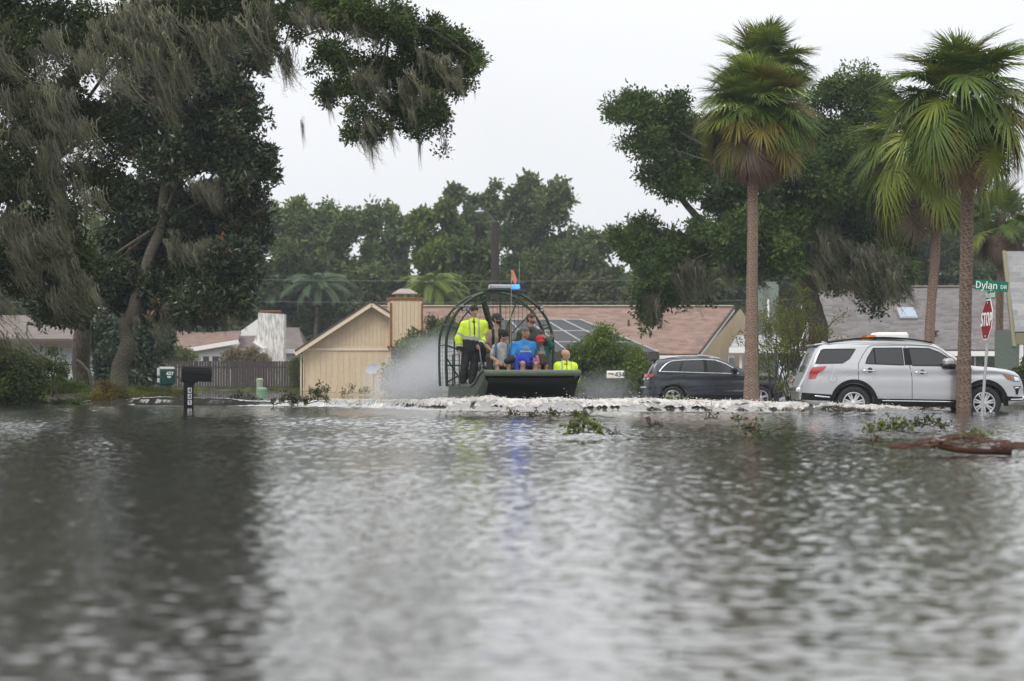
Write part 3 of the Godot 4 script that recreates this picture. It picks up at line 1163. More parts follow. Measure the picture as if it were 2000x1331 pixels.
# ------------------------------------------------------------ trees
func leaf_clump(n: int, radius: float, l: float, w: float, seed_: int, droop := 0.0) -> ArrayMesh:
	var r := RandomNumberGenerator.new()
	r.seed = seed_
	var mb := MB.new()
	for i in n:
		var d := Vector3(r.randfn(), r.randfn(), r.randfn()).normalized()
		var p := d * radius * pow(r.randf(), 0.5)
		p.y -= droop * r.randf() * radius
		var dir := (d + Vector3(r.randfn(), r.randfn() - 0.3 * droop, r.randfn()) * 0.7).normalized()
		var side := dir.cross(Vector3(r.randfn(), 1.6 + r.randfn(), r.randfn())).normalized()
		var nn := side.cross(dir).normalized()
		var ll := l * r.randf_range(0.7, 1.25)
		var ww := w * r.randf_range(0.8, 1.2) * 0.5
		var k := r.randf_range(0.72, 1.28)
		mb.col = Color(k, k * r.randf_range(0.95, 1.05), k * r.randf_range(0.85, 1.0))
		var a := p
		var b := p + dir * ll * 0.5 + side * ww + nn * ww * 0.35
		var c := p + dir * ll
		var e := p + dir * ll * 0.5 - side * ww + nn * ww * 0.35
		mb.tri(a, b, c)
		mb.tri(a, c, e)
	return mb.mesh()

func moss_tuft(n: int, seed_: int, wind: float) -> ArrayMesh:
	# grey strands hanging about one metre, blown to one side
	var r := RandomNumberGenerator.new()
	r.seed = seed_
	var mb := MB.new()
	for i in n:
		var p := Vector3(r.randfn() * 0.09, r.randf_range(-0.2, 0.1), r.randfn() * 0.09)
		var l := r.randf_range(0.2, 1.0) * r.randf_range(0.6, 1.0)
		var w := r.randf_range(0.005, 0.011)
		var ph := r.randf() * TAU
		var a := r.randf() * TAU
		var k := r.randf_range(0.7, 1.3)
		mb.col = Color(k, k, k * r.randf_range(0.85, 1.05))
		var prev := p
		var s := Vector3(cos(a), 0, sin(a)) * w
		var seg := 6
		for j in range(1, seg + 1):
			var t := float(j) / seg
			var q := p * (1.0 - 0.5 * t) + Vector3(wind * l * t * t * r.randf_range(0.85, 1.15) + 0.035 * sin(ph + t * 5.0), -l * t, 0.04 * cos(ph + t * 4.0))
			var s2 := s * (1.0 - t * 0.8)
			mb.quad(prev - s * (1.0 - (t - 1.0 / seg) * 0.8), prev + s * (1.0 - (t - 1.0 / seg) * 0.8), q + s2, q - s2)
			# side wisps
			var o := Vector3(r.randfn(), r.randfn() - 0.6, r.randfn()).normalized() * r.randf_range(0.03, 0.09)
			for wisp in 2:
				mb.tri(q, q + s2 * 0.8 + Vector3(0, 0.005, 0), q + (o if wisp == 0 else Vector3(-o.x, o.y * 0.6, o.z) * 0.8))
			prev = q
	return mb.mesh()

func blob(px: float, py: float, rx: float, ry: float, d: float, dz := 0.0, deep := 1.0) -> Array:
	# an ellipsoid of foliage: middle and radii in metres
	var s := d / FOCAL
	return [at(px, py, d) + Vector3(0, 0, dz), Vector3(rx * s, ry * s, (rx + ry) * 0.5 * s * deep)]

func scatter(blobs: Array, count: int, gap: float, seed_: int, fine: float, shell := 0.4) -> PackedVector3Array:
	var r := RandomNumberGenerator.new()
	r.seed = seed_
	var weight := PackedFloat32Array()
	var total := 0.0
	for b in blobs:
		total += pow(b[1].x * b[1].y * b[1].z, 0.75)
		weight.append(total)
	# every mass of leaves is made of smaller boughs on and near its surface
	var boughs := []
	for i in blobs.size():
		var b: Array = blobs[i]
		var mean: float = pow(b[1].x * b[1].y * b[1].z, 0.3333)
		var size: float = clampf(mean * 0.42, mean * 0.25, 0.9)
		var list := []
		var n := clampi(int(7.0 * pow(mean / size, 2.0) * 0.45), 5, 40)
		for k in n:
			var d := Vector3(r.randfn(), r.randfn() * 0.9 + 0.12, r.randfn()).normalized()
			var q := r.randf_range(0.5, 1.05)
			list.append([b[0] + d * b[1] * q, size * r.randf_range(0.6, 1.25)])
		boughs.append(list)
	var out := PackedVector3Array()
	var tries := 0
	while out.size() < count and tries < count * 6:
		tries += 1
		var i := mini(weight.bsearch(r.randf() * total), blobs.size() - 1)
		var b: Array = blobs[i]
		var p: Vector3
		if r.randf() < 0.2:
			p = b[0] + Vector3(r.randfn(), r.randfn(), r.randfn()).normalized() * b[1] * r.randf() * 0.75
		else:
			var q: Array = boughs[i][r.randi() % boughs[i].size()]
			var d := Vector3(r.randfn(), r.randfn(), r.randfn()).normalized()
			p = (q[0] as Vector3) + d * Vector3(1.15, 0.72, 1.15) * (q[1] as float) * pow(r.randf(), shell)
		if noise.get_noise_3dv(p * fine + Vector3(seed_, 0, 0)) < gap:
			continue
		out.append(p)
	return out

func foliage(parent: Node, called: String, pts: PackedVector3Array, mesh: Mesh, mat: Material, a: Color, b: Color, lo: float, hi: float, odd := Color(0, 0, 0), odd_share := 0.0) -> MultiMeshInstance3D:
	var places := []
	var cols := PackedColorArray()
	for p in pts:
		var bs := Basis.from_euler(Vector3(rng.randf() * TAU, rng.randf() * TAU, rng.randf() * TAU)).scaled(Vector3.ONE * rnd(lo, hi))
		places.append(Transform3D(bs, p))
		var c := a.lerp(b, clampf(rng.randf() * 0.6 + 0.25 + 0.55 * noise.get_noise_3dv(p * 0.55), 0.0, 1.0))
		if odd_share > 0.0 and rng.randf() < odd_share:
			c = odd
		cols.append(c)
	return many(parent, called, mesh, mat, places, cols)

func hang_moss(parent: Node, pts: PackedVector3Array, mesh: Mesh, lo: float, hi: float, wide := 1.0) -> void:
	var places := []
	var cols := PackedColorArray()
	for p in pts:
		var s := rnd(lo, hi)
		var bs := Basis.from_euler(Vector3(rnd(-0.15, 0.15), rnd(-0.9, 0.9), rnd(-0.3, 0.3))).scaled(Vector3(s * wide * rnd(0.8, 1.4), s, s * wide))
		places.append(Transform3D(bs, p))
		cols.append(Color(0.075, 0.08, 0.048).lerp(Color(0.2, 0.2, 0.145), rng.randf()))
	many(parent, "moss", mesh, mats["moss"], places, cols)

func limb(parent: Node, called: String, keys: Array, r0: float, r1: float, mat: Material, sides := 9) -> void:
	var n := keys.size() * 4
	var pts := curve_points(keys, n)
	for i in range(1, n - 1):
		pts[i] += Vector3(noise.get_noise_2d(i * 0.9, r0 * 90.0 + keys[0].x), 0, noise.get_noise_2d(i * 0.9, 50.0 + keys[0].x)) * r0 * 0.35
	var mb := MB.new()
	var rad := PackedFloat32Array()
	for i in n:
		var t := float(i) / (n - 1)
		rad.append(lerpf(r0, r1, pow(t, 0.8)) * (1.0 + 0.1 * noise.get_noise_2d(i * 1.7, r0 * 31.0)))
	mb.tube(pts, rad, sides)
	part(parent, called, mb.mesh(), mat)

func branches_to(parent: Node, root: Vector3, blobs: Array, r0: float, mat: Material, share := 1.0) -> void:
	for b in blobs:
		if rng.randf() > share:
			continue
		var e: Vector3 = b[0]
		var mid := root.lerp(e, 0.5) + Vector3(rnd(-0.5, 0.5), rnd(0.0, 0.6), rnd(-0.4, 0.4))
		limb(parent, "branch", [root, mid, e], r0 * rnd(0.6, 1.0), r0 * 0.16, mat, 7)
		for i in 3:
			var d := Vector3(rng.randfn(), rng.randfn() * 0.7, rng.randfn()).normalized()
			limb(parent, "branch", [mid.lerp(e, rnd(0.3, 0.9)), e + d * b[1] * 0.4, e + d * b[1] * 0.85], r0 * 0.22, r0 * 0.05, mat, 5)

func tree_blobs(px: float, top: float, wide: float, bottom: float, d: float, seed_: int, n := 12) -> Array:
	var r := RandomNumberGenerator.new()
	r.seed = seed_
	var out := []
	var h := bottom - top
	for i in n:
		var t := (i + 0.5) / n
		var y := top + h * (0.12 + 0.8 * t)
		var reach := wide * 0.5 * (0.35 + 0.75 * sin(clampf(0.18 + t * 0.95, 0, 1) * PI * 0.75))
		var x := px + r.randf_range(-1, 1) * reach * 0.75
		var s := wide * r.randf_range(0.15, 0.25)
		out.append(blob(x, y, s * r.randf_range(0.9, 1.3), s * r.randf_range(0.7, 1.0), d, r.randf_range(-1, 1) * wide * 0.25 * d / FOCAL))
	for i in 5:
		var s := wide * r.randf_range(0.06, 0.11)
		out.append(blob(px + r.randf_range(-0.36, 0.36) * wide, top + h * r.randf_range(0.0, 0.16), s, s * 1.1, d))
	return out

func far_tree(called: String, label: String, px: float, top: float, wide: float, bottom: float, d: float, a: Color, b: Color, seed_: int, count := 2200, n := 12, gap := -0.18) -> void:
	var base := at(px, HORIZON, d)
	base.y = ground_height(base.x, base.z) - 0.1
	var t := thing(called, label, "tree", Vector3.ZERO, 0.0, "trees behind the houses")
	var bl := tree_blobs(px, top, wide, bottom, d, seed_, n)
	var crown_base := at(px, bottom - (bottom - top) * 0.3, d)
	limb(t, "trunk", [base, base.lerp(crown_base, 0.5) + Vector3(rnd(-0.4, 0.4), 0, 0), crown_base, at(px, top + (bottom - top) * 0.25, d)], 0.34, 0.07, mats["bark"], 8)
	for k in 4:
		var e: Vector3 = bl[rng.randi() % bl.size()][0]
		limb(t, "branch", [base.lerp(crown_base, 0.75), base.lerp(e, 0.8), e], 0.16, 0.04, mats["bark"], 5)
	var pts := scatter(bl, count, gap, seed_, 0.55, 0.6)
	foliage(t, "crown", pts, far_clump, mats["far_leaf"], a, b, 0.75, 1.35)

var far_clump: ArrayMesh
var oak_clump: ArrayMesh
var magnolia_clump: ArrayMesh
var bush_clump: ArrayMesh
var tuft_a: ArrayMesh
var tuft_b: ArrayMesh

func build_far_trees() -> void:
	far_clump = leaf_clump(22, 0.5, 0.36, 0.2, 1)
	oak_clump = leaf_clump(26, 0.3, 0.14, 0.07, 2)
	magnolia_clump = leaf_clump(20, 0.3, 0.2, 0.085, 3)
	bush_clump = leaf_clump(26, 0.24, 0.1, 0.048, 4)
	tuft_a = moss_tuft(24, 5, 0.33)
	tuft_b = moss_tuft(26, 6, 0.6)
	var g1 := Color(0.06, 0.095, 0.034)
	var g2 := Color(0.155, 0.195, 0.072)
	far_tree("leafy_tree", "broad grey green tree rising left of the yellow house chimney", 640, 395, 290, 720, 160.0, g1, g2, 101, 3600, 16)
	far_tree("leafy_tree", "narrow tree top showing between the broad left tree and the bright one", 765, 410, 110, 640, 172.0, g1, g2, 102, 1300, 9)
	far_tree("leafy_tree", "bright yellow green tree above the yellow house chimney", 856, 405, 120, 640, 150.0, Color(0.075, 0.115, 0.03), Color(0.15, 0.2, 0.05), 103, 1700, 10)
	far_tree("leafy_tree", "tall dark tree behind the left of the street lamp", 925, 362, 130, 650, 178.0, g1, g2 * 0.85, 104, 1900, 11)
	far_tree("leafy_tree", "small light green tree beside the lamp post", 925, 480, 90, 650, 140.0, Color(0.06, 0.09, 0.03), Color(0.12, 0.16, 0.045), 105, 1000, 8)
	far_tree("leafy_tree", "tallest dark tree behind the right of the street lamp", 1055, 352, 180, 690, 168.0, g1 * 0.9, g2 * 0.85, 106, 2900, 14)
	far_tree("leafy_tree", "wide dusky tree standing over the reddish roof", 1165, 440, 180, 690, 165.0, g1, g2, 107, 2300, 12)
	far_tree("leafy_tree", "pale mossy tree low behind the reddish roof ridge", 1120, 540, 190, 700, 138.0, Color(0.055, 0.065, 0.035), Color(0.11, 0.12, 0.06), 108, 1700, 10)
	far_tree("leafy_tree", "dim tree behind the oak's hanging left boughs", 1290, 500, 180, 700, 160.0, g1, g2, 109, 1800, 10)
	far_tree("leafy_tree", "dim tree behind the front palm's trunk", 1440, 450, 210, 700, 158.0, g1, g2, 110, 2200, 11)
	far_tree("leafy_tree", "dim tree behind the grey roof's left end", 1600, 440, 220, 700, 156.0, g1, g2, 111, 2000, 11)
	far_tree("leafy_tree", "dim tree between the oak and the rightmost palms", 1770, 430, 160, 700, 152.0, g1, g2, 112, 1800, 10)
	far_tree("leafy_tree", "green tree behind the rightmost palms", 1900, 360, 200, 690, 150.0, Color(0.04, 0.065, 0.03), Color(0.09, 0.12, 0.05), 113, 2400, 12)
	far_tree("leafy_tree", "tree at the right edge behind the pale shingled building", 2030, 370, 180, 690, 150.0, g1, g2, 114, 1600, 10)
	far_tree("leafy_tree", "mid green tree peeping out right of the magnolia", 492, 408, 100, 680, 152.0, Color(0.03, 0.055, 0.02), Color(0.07, 0.105, 0.035), 115, 1500, 10)
	far_tree("leafy_tree", "tree far behind the magnolia's left half", 330, 380, 260, 720, 150.0, g1, g2, 116, 2000, 12)
	far_tree("leafy_tree", "tree far behind the mossy oak at left", 90, 400, 280, 720, 150.0, g1, g2, 117, 2000, 12)
	far_tree("leafy_tree", "low tree filling behind the white house chimney", 560, 560, 170, 720, 152.0, Color(0.04, 0.065, 0.03), Color(0.075, 0.1, 0.045), 118, 1500, 9)

func build_near_trees() -> void:
	build_right_oak()
	build_left_oak()
	build_magnolia()

func build_right_oak() -> void:
	var d := 77.0
	var t := thing("live_oak", "large live oak with hanging moss behind the two front palms", "tree", Vector3.ZERO, 0.0)
	var spec := [[1235, 215, 48, 36], [1300, 235, 58, 50], [1262, 285, 48, 42], [1350, 280, 55, 62], [1310, 360, 60, 42], [1400, 330, 60, 80],
		[1655, 178, 62, 58], [1700, 225, 52, 62], [1618, 260, 70, 80], [1560, 330, 90, 90], [1680, 330, 95, 90], [1470, 390, 80, 70],
		[1245, 470, 40, 42], [1300, 478, 70, 48], [1275, 552, 44, 56], [1345, 520, 56, 74], [1420, 470, 70, 60], [1560, 440, 105, 80], [1690, 445, 100, 88],
		[1640, 525, 85, 55], [1715, 530, 58, 55], [1500, 500, 55, 55], [1765, 430, 45, 65], [1268, 618, 16, 30], [1720, 585, 26, 26]]
	var bl := []
	for s in spec:
		bl.append(blob(s[0], s[1], s[2], s[3], d, rnd(-2.4, 1.4)))
	var base := at(1600, 780, d)
	base.y = -0.5
	var fork := at(1585, 560, d)
	limb(t, "trunk", [base, base.lerp(fork, 0.6) + Vector3(0.2, 0, 0), fork, at(1600, 420, d)], 0.42, 0.28, mats["bark"], 11)
	limb(t, "branch", [fork, at(1480, 470, d), at(1360, 425, d), at(1290, 300, d)], 0.3, 0.07, mats["bark"], 8)
	limb(t, "branch", [at(1600, 430, d), at(1640, 300, d), at(1680, 180, d)], 0.26, 0.06, mats["bark"], 8)
	branches_to(t, at(1590, 450, d), bl, 0.12, mats["bark"], 0.75)
	var pts := scatter(bl, 9500, -0.25, 201, 0.75, 0.6)
	foliage(t, "crown", pts, oak_clump, mats["leaf"], Color(0.026, 0.055, 0.015), Color(0.095, 0.145, 0.038), 0.8, 1.4)
	var ms := []
	for s in [[1600, 470, 60, 40], [1700, 500, 60, 30], [1730, 540, 40, 20], [1640, 540, 50, 20], [1490, 500, 30, 30], [1420, 530, 40, 20], [1440, 470, 60, 20], [1560, 520, 30, 20], [1280, 590, 20, 20], [1350, 540, 40, 30]]:
		ms.append(blob(s[0], s[1], s[2], s[3], d, 0.9, 0.5))
	hang_moss(t, scatter(ms, 230, -0.5, 202, 0.8), tuft_a, 0.7, 1.9)

func build_left_oak() -> void:
	var d := 45.0
	var t := thing("mossy_oak", "huge moss draped live oak overhanging the street from the left", "tree")
	var trunk := at(160, 770, 66.0)
	trunk.y = ground_height(trunk.x, trunk.z) - 0.2
	var fork := at(150, 560, 65.0)
	limb(t, "trunk", [trunk, trunk.lerp(fork, 0.5) + Vector3(0.08, 0, 0.0), fork, at(120, 400, 60.0)], 0.32, 0.26, mats["bark"], 12)
	limb(t, "branch", [at(120, 400, 60.0), at(100, 250, 52.0), at(200, 60, 46.0), at(420, -40, d)], 0.24, 0.16, mats["bark"], 9)
	limb(t, "branch", [at(420, -40, d), at(600, -60, d), at(700, 20, d), at(800, 90, d), at(880, 120, d)], 0.16, 0.03, mats["bark"], 8)
	limb(t, "branch", [at(600, -20, d), at(578, 20, d), at(566, 45, d), at(555, 85, d)], 0.035, 0.02, mats["bark"], 6)
	limb(t, "branch", [at(815, 215, d), at(822, 235, d), at(820, 255, d)], 0.016, 0.012, mats["bark"], 5)
	limb(t, "branch", [at(120, 400, 60.0), at(60, 380, 52.0), at(10, 300, 44.0)], 0.2, 0.06, mats["bark"], 8)
	var near := []
	for s in [[20, 60, 120, 110], [150, 70, 110, 90], [50, 230, 120, 90], [170, 220, 75, 80], [90, 380, 100, 80], [190, 350, 45, 60], [40, 510, 90, 70], [150, 500, 70, 60], [90, 590, 80, 30], [-60, 300, 80, 200], [-190, 420, 130, 150], [-200, 180, 130, 150], [-420, 300, 160, 220], [-200, 600, 110, 60]]:
		near.append(blob(s[0], s[1], s[2], s[3], d, rnd(-1.2, 0.6), 0.8))
	for s in [[290, 30, 100, 60], [400, 20, 95, 50], [500, 5, 70, 40], [350, 100, 60, 40]]:
		near.append(blob(s[0], s[1], s[2], s[3], d, rnd(-0.8, 0.3), 0.7))
	var over := []
	for s in [[590, 8, 45, 35], [660, 20, 65, 45], [750, 50, 75, 55], [840, 75, 62, 52], [892, 95, 40, 42], [655, 120, 45, 42], [725, 135, 62, 48], [820, 150, 70, 48], [896, 148, 34, 36], [690, 195, 30, 38], [775, 205, 48, 36], [840, 220, 38, 40], [640, 170, 22, 26], [575, 60, 14, 22], [915, 100, 22, 40], [865, 270, 12, 22], [740, 245, 20, 30], [505, 40, 22, 50], [545, 25, 26, 26], [530, 90, 10, 30], [935, 120, 10, 12], [610, 60, 16, 20], [690, 260, 12, 24], [800, 250, 16, 22]]:
		over.append(blob(s[0], s[1], s[2], s[3], d, rnd(-0.5, 0.4), 0.7))
	branches_to(t, at(90, 330, 48.0), near, 0.09, mats["bark"], 0.6)
	branches_to(t, at(760, 60, d), over, 0.035, mats["bark"], 0.8)
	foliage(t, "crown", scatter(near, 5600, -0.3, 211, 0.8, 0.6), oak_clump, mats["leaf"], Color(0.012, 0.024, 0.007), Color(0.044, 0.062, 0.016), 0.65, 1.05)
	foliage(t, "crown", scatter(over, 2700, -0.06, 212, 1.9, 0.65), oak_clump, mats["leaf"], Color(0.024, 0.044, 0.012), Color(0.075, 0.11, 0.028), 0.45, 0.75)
	# streaming moss, heavy on the left
	var ms := []
	for s in [[10, 330, 60, 60], [40, 420, 60, 60], [60, 500, 70, 50], [110, 470, 60, 50], [30, 250, 60, 60], [120, 330, 60, 60], [160, 260, 60, 60], [90, 180, 80, 60], [150, 560, 70, 30], [30, 570, 60, 30], [180, 400, 50, 40], [60, 80, 90, 60], [200, 120, 60, 60], [20, 640, 50, 20]]:
		ms.append(blob(s[0], s[1], s[2], s[3], d, 1.1, 0.5))
	hang_moss(t, scatter(ms, 230, -0.35, 213, 1.1), tuft_b, 0.45, 1.2)
	var ms2 := []
	for s in [[300, 90, 50, 40], [350, 130, 30, 50], [250, 40, 60, 40], [320, 150, 40, 40], [420, 60, 60, 30], [330, 30, 60, 20], [500, 20, 30, 20], [530, 10, 30, 20]]:
		ms2.append(blob(s[0], s[1], s[2], s[3], d, 0.7, 0.4))
	hang_moss(t, scatter(ms2, 80, -0.5, 214, 1.1), tuft_a, 0.6, 1.6)
	var ms3 := []
	for s in [[600, 20, 40, 30], [690, 60, 50, 40], [740, 150, 60, 30], [820, 190, 50, 30], [700, 220, 26, 16], [720, 240, 22, 14], [890, 150, 20, 24], [760, 180, 40, 20], [640, 160, 20, 20], [860, 230, 14, 16], [505, 70, 12, 30], [850, 120, 50, 30]]:
		ms3.append(blob(s[0], s[1], s[2], s[3], d, 0.35, 0.5))
	hang_moss(t, scatter(ms3, 120, -0.6, 215, 1.1), tuft_a, 0.35, 0.85)
	# the few big single tassels against the sky
	for s in [[556, 92, 1.15, 0.95, 9], [505, 70, 1.1, 0.7, 6], [530, 20, 0.8, 0.8, 4], [640, 190, 0.7, 0.5, 3], [760, 240, 0.8, 0.5, 4], [870, 270, 0.6, 0.4, 3], [800, 230, 0.7, 0.5, 3], [720, 255, 1.1, 0.6, 4], [925, 170, 0.45, 0.25, 2], [588, 232, 0.85, 0.32, 3], [820, 256, 1.05, 0.3, 3], [905, 165, 0.5, 0.3, 2], [705, 240, 0.9, 0.9, 6], [735, 245, 0.75, 0.7, 4]]:
		var p := PackedVector3Array()
		for i in s[4]:
			p.append(at(s[0] + rnd(-6, 6) * s[3], s[1] + rnd(-4, 12), d))
		hang_moss(t, p, tuft_a, s[2] * 0.85, s[2] * 1.1, s[3])

func build_magnolia() -> void:
	var d := 62.0
	var t := thing("magnolia_tree", "dense dark glossy leaved magnolia with a leaning trunk at left", "tree")
	var base := at(232, 768, d)
	base.y = ground_height(base.x, base.z) - 0.2
	limb(t, "trunk", [base, at(240, 700, d), at(252, 620, d), at(300, 480, d), at(340, 250, d)], 0.33, 0.12, mats["lichen_bark"], 12)
	var bl := []
	for s in [[290, 150, 90, 90], [390, 120, 85, 100], [450, 80, 55, 75], [330, 270, 105, 90], [430, 250, 85, 90], [478, 320, 48, 65], [290, 410, 105, 85], [410, 420, 95, 85], [470, 440, 45, 50], [330, 530, 105, 70], [440, 525, 65, 62], [400, 590, 75, 36], [470, 590, 32, 30], [250, 560, 70, 55], [165, 560, 70, 50], [110, 600, 70, 30], [440, 20, 70, 60], [340, 610, 60, 24], [505, 300, 22, 22], [520, 340, 20, 16]]:
		bl.append(blob(s[0], s[1], s[2], s[3], d, rnd(-1.6, 1.2)))
	branches_to(t, at(310, 440, d), bl, 0.07, mats["bark"], 0.7)
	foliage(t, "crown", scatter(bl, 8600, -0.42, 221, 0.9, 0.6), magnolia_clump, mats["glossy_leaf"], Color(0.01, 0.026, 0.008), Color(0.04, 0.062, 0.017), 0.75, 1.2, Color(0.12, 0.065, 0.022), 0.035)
	var ms := []
	for s in [[320, 640, 40, 10], [360, 600, 40, 20], [430, 600, 40, 16], [400, 560, 60, 20], [390, 480, 30, 20], [170, 590, 20, 10], [260, 620, 40, 10], [480, 600, 20, 12], [350, 480, 30, 30], [420, 360, 40, 30]]:
		ms.append(blob(s[0], s[1], s[2], s[3], d, 0.8, 0.5))
	hang_moss(t, scatter(ms, 130, -0.6, 222, 0.9), tuft_a, 0.5, 1.1)

# ------------------------------------------------------------ palms
func fan_frond(seed_: int, droop: float, stalk: float, blade: float) -> ArrayMesh:
	# one costapalmate leaf: stalk along +Z, blade curving down at its end
	var r := RandomNumberGenerator.new()
	r.seed = seed_
	var mb := MB.new()
	mb.col = Color(0.9, 1.0, 0.75)
	mb.tube(PackedVector3Array([Vector3.ZERO, Vector3(0, 0.02, stalk * 0.5), Vector3(0, 0.0, stalk)]), PackedFloat32Array([0.022, 0.016, 0.012]), 5, false)
	var costa := PackedVector3Array()
	for i in 7:
		var t := i / 6.0
		costa.append(Vector3(0, -droop * 0.42 * blade * t * t, stalk + 0.5 * blade * t - 0.08 * t * t * droop))
	mb.tube(costa, taper(0.012, 0.004, 7), 4, false)
	var n := 54
	for i in n:
		var f := (float(i) / (n - 1)) * 2.0 - 1.0
		var side := signf(f)
		var a := absf(f)
		# a = 0 at the tip of the costa, 1 at its base
		var on := (1.0 - a) * 6.0
		var k := mini(int(on), 5)
		var p := costa[k].lerp(costa[k + 1], on - k)
		var t := (costa[k + 1] - costa[k]).normalized()
		var open := deg_to_rad(5.0 + 140.0 * pow(a, 0.95)) + r.randf_range(-0.04, 0.04)
		var across := Vector3(side, 0, 0)
		var up := t.cross(across).normalized() * side
		if up.y < 0.0:
			up = -up
		var dir := (t * cos(open) + across * sin(open) + up * (0.28 * a + r.randf_range(-0.06, 0.08))).normalized()
		var l := lerpf(0.9, 0.72, a) * blade * r.randf_range(0.88, 1.1)
		var w := 0.0185
		var sd := dir.cross(up).normalized()
		var kk := r.randf_range(0.78, 1.2)
		mb.col = Color(kk, kk, kk * 0.9)
		var prev := p
		var pw := w * 0.55
		for j in range(1, 5):
			var s := j / 4.0
			var fall := droop * 0.34 * pow(s, 2.6) * r.randf_range(0.8, 1.3)
			var q := p + dir * l * s * (1.0 - 0.12 * s * droop) + Vector3(0.05 * s * s, -fall, 0)
			var ww: float = [w, w * 0.95, w * 0.55, 0.002][j - 1]
			var fold := up * ww * 0.5
			mb.quad(prev - sd * pw, prev, q, q - sd * ww + fold)
			mb.quad(prev, prev + sd * pw, q + sd * ww + fold, q)
			prev = q
			pw = ww
	return mb.mesh()

func feather_frond(seed_: int) -> ArrayMesh:
	# arching pinnate leaf along +Z, about 3 m
	var r := RandomNumberGenerator.new()
	r.seed = seed_
	var mb := MB.new()
	var rib := PackedVector3Array()
	for i in 12:
		var t := i / 11.0
		rib.append(Vector3(0, 0.75 * t - 1.55 * t * t, 2.7 * t - 0.6 * t * t))
	mb.col = Color(1.0, 1.0, 0.8)
	mb.tube(rib, taper(0.04, 0.008, 12), 5, false)
	for i in 54:
		var t := 0.14 + 0.86 * i / 53.0
		var on := t * 11.0
		var k := mini(int(on), 10)
		var p := rib[k].lerp(rib[k + 1], on - k)
		var dir := (rib[k + 1] - rib[k]).normalized()
		for s in [-1.0, 1.0]:
			var l := 0.62 * (1.0 - 0.55 * absf(t - 0.45)) * r.randf_range(0.8, 1.15)
			var o := (Vector3(s, 0.1, 0) + dir * 0.6).normalized()
			var kk := r.randf_range(0.8, 1.25)
			mb.col = Color(kk, kk, kk)
			var m := p + o * l * 0.55 + Vector3(0, -0.06, 0)
			var e := p + o * l * 0.85 + Vector3(0, -0.36 * r.randf_range(0.7, 1.3), 0)
			var w := dir * 0.022
			mb.quad(p - w * 0.5, p + w * 0.5, m + w, m - w)
			mb.tri(m - w, m + w, e)
	return mb.mesh()

var fans := []
var feathers := []

func palm_mat(key: String, c: Color) -> StandardMaterial3D:
	if mats.has(key):
		return mats[key]
	var m := plain(key, c, 0.4)
	m.vertex_color_use_as_albedo = true
	m.backlight_enabled = true
	m.metallic_specular = 0.3
	m.backlight = Color(0.5, 0.5, 0.5).linear_to_srgb()
	return m

func sabal(called: String, label: String, keys: Array, r0: float, r1: float, size: float, n: int, dead: int, seed_: int, group: String, gold := 0.15, bark := "palm_bark", kind := 0) -> void:
	var r := RandomNumberGenerator.new()
	r.seed = seed_
	var t := thing(called, label, "palm tree", Vector3.ZERO, 0.0, group)
	var pts := curve_points(keys, 180)
	var rad := PackedFloat32Array()
	for i in 180:
		var f := i / 179.0
		rad.append(lerpf(r0, r1, minf(1.0, f * 3.0)) * (1.0 + 0.05 * (1.0 - fposmod(i + noise.get_noise_2d(i * 0.2, seed_) * 2.0, 4.0) / 2.0) + 0.05 * noise.get_noise_2d(i * 0.3, seed_)) + (0.08 * exp(-f * 26.0)))
	var mb := MB.new()
	mb.tube(pts, rad, 18)
	part(t, "trunk", mb.mesh(), mats[bark])
	var top := pts[179]
	# old leaf bases in a collar under the crown
	var bm := MB.new()
	for i in 30:
		var a := i * 2.4
		var y := -0.05 - 0.028 * i
		var o := Vector3(cos(a), 0, sin(a))
		bm.box(top + o * (r1 + 0.02) + Vector3(0, y, 0), Vector3(0.07, 0.24, 0.04), Basis(Vector3.UP, -a + PI / 2) * Basis(Vector3.RIGHT, -0.35))
	var boots := part(t, "leaf_bases", bm.mesh(), mats["bark"])
	boots.set_meta("kind", "stuff")
	var green := palm_mat("palm_green", Color(0.09, 0.145, 0.03))
	var fresh := palm_mat("palm_fresh", Color(0.2, 0.25, 0.05))
	var yellow := palm_mat("palm_yellow", Color(0.17, 0.145, 0.03))
	var brown := palm_mat("palm_brown", Color(0.16, 0.1, 0.055))
	var grey := palm_mat("palm_dead", Color(0.21, 0.165, 0.125))
	for i in n:
		var f := (i + 0.5) / n                     # 0 = young and upright, 1 = old and low
		var az := i * 2.39996 + r.randf_range(-0.5, 0.5)
		var el := lerpf(1.4, -0.5, f) + r.randf_range(-0.32, 0.32)
		var m := green
		if r.randf() < gold * 1.3 * f:
			m = yellow
		elif r.randf() < 0.45:
			m = fresh
		var o := part(t, "frond", fans[kind + (r.randi() % 4 if f < 0.5 else 4 + r.randi() % 4)], m)
		var bs := Basis(Vector3.UP, az) * Basis(Vector3.RIGHT, -el) * Basis(Vector3.FORWARD, r.randf_range(-0.4, 0.4))
		o.transform = Transform3D(bs.scaled(Vector3.ONE * size * lerpf(0.78, 1.05, minf(1.0, f * 2.0)) * r.randf_range(0.85, 1.12)), top + Vector3(0, r.randf_range(-0.25, 0.15) - 0.4 * f, 0))
	for i in dead:
		var az := i * 2.39996 + 1.0 + r.randf_range(-0.3, 0.3)
		var o := part(t, "dead_frond", fans[4 + r.randi() % 4], grey if r.randf() < 0.55 else brown)
		var bs := Basis(Vector3.UP, az) * Basis(Vector3.RIGHT, r.randf_range(0.6, 1.3)) * Basis(Vector3.FORWARD, r.randf_range(-0.6, 0.6))
		o.transform = Transform3D(bs.scaled(Vector3.ONE * size * r.randf_range(0.85, 1.08)), top + Vector3(0, r.randf_range(-0.6, -0.3), 0))

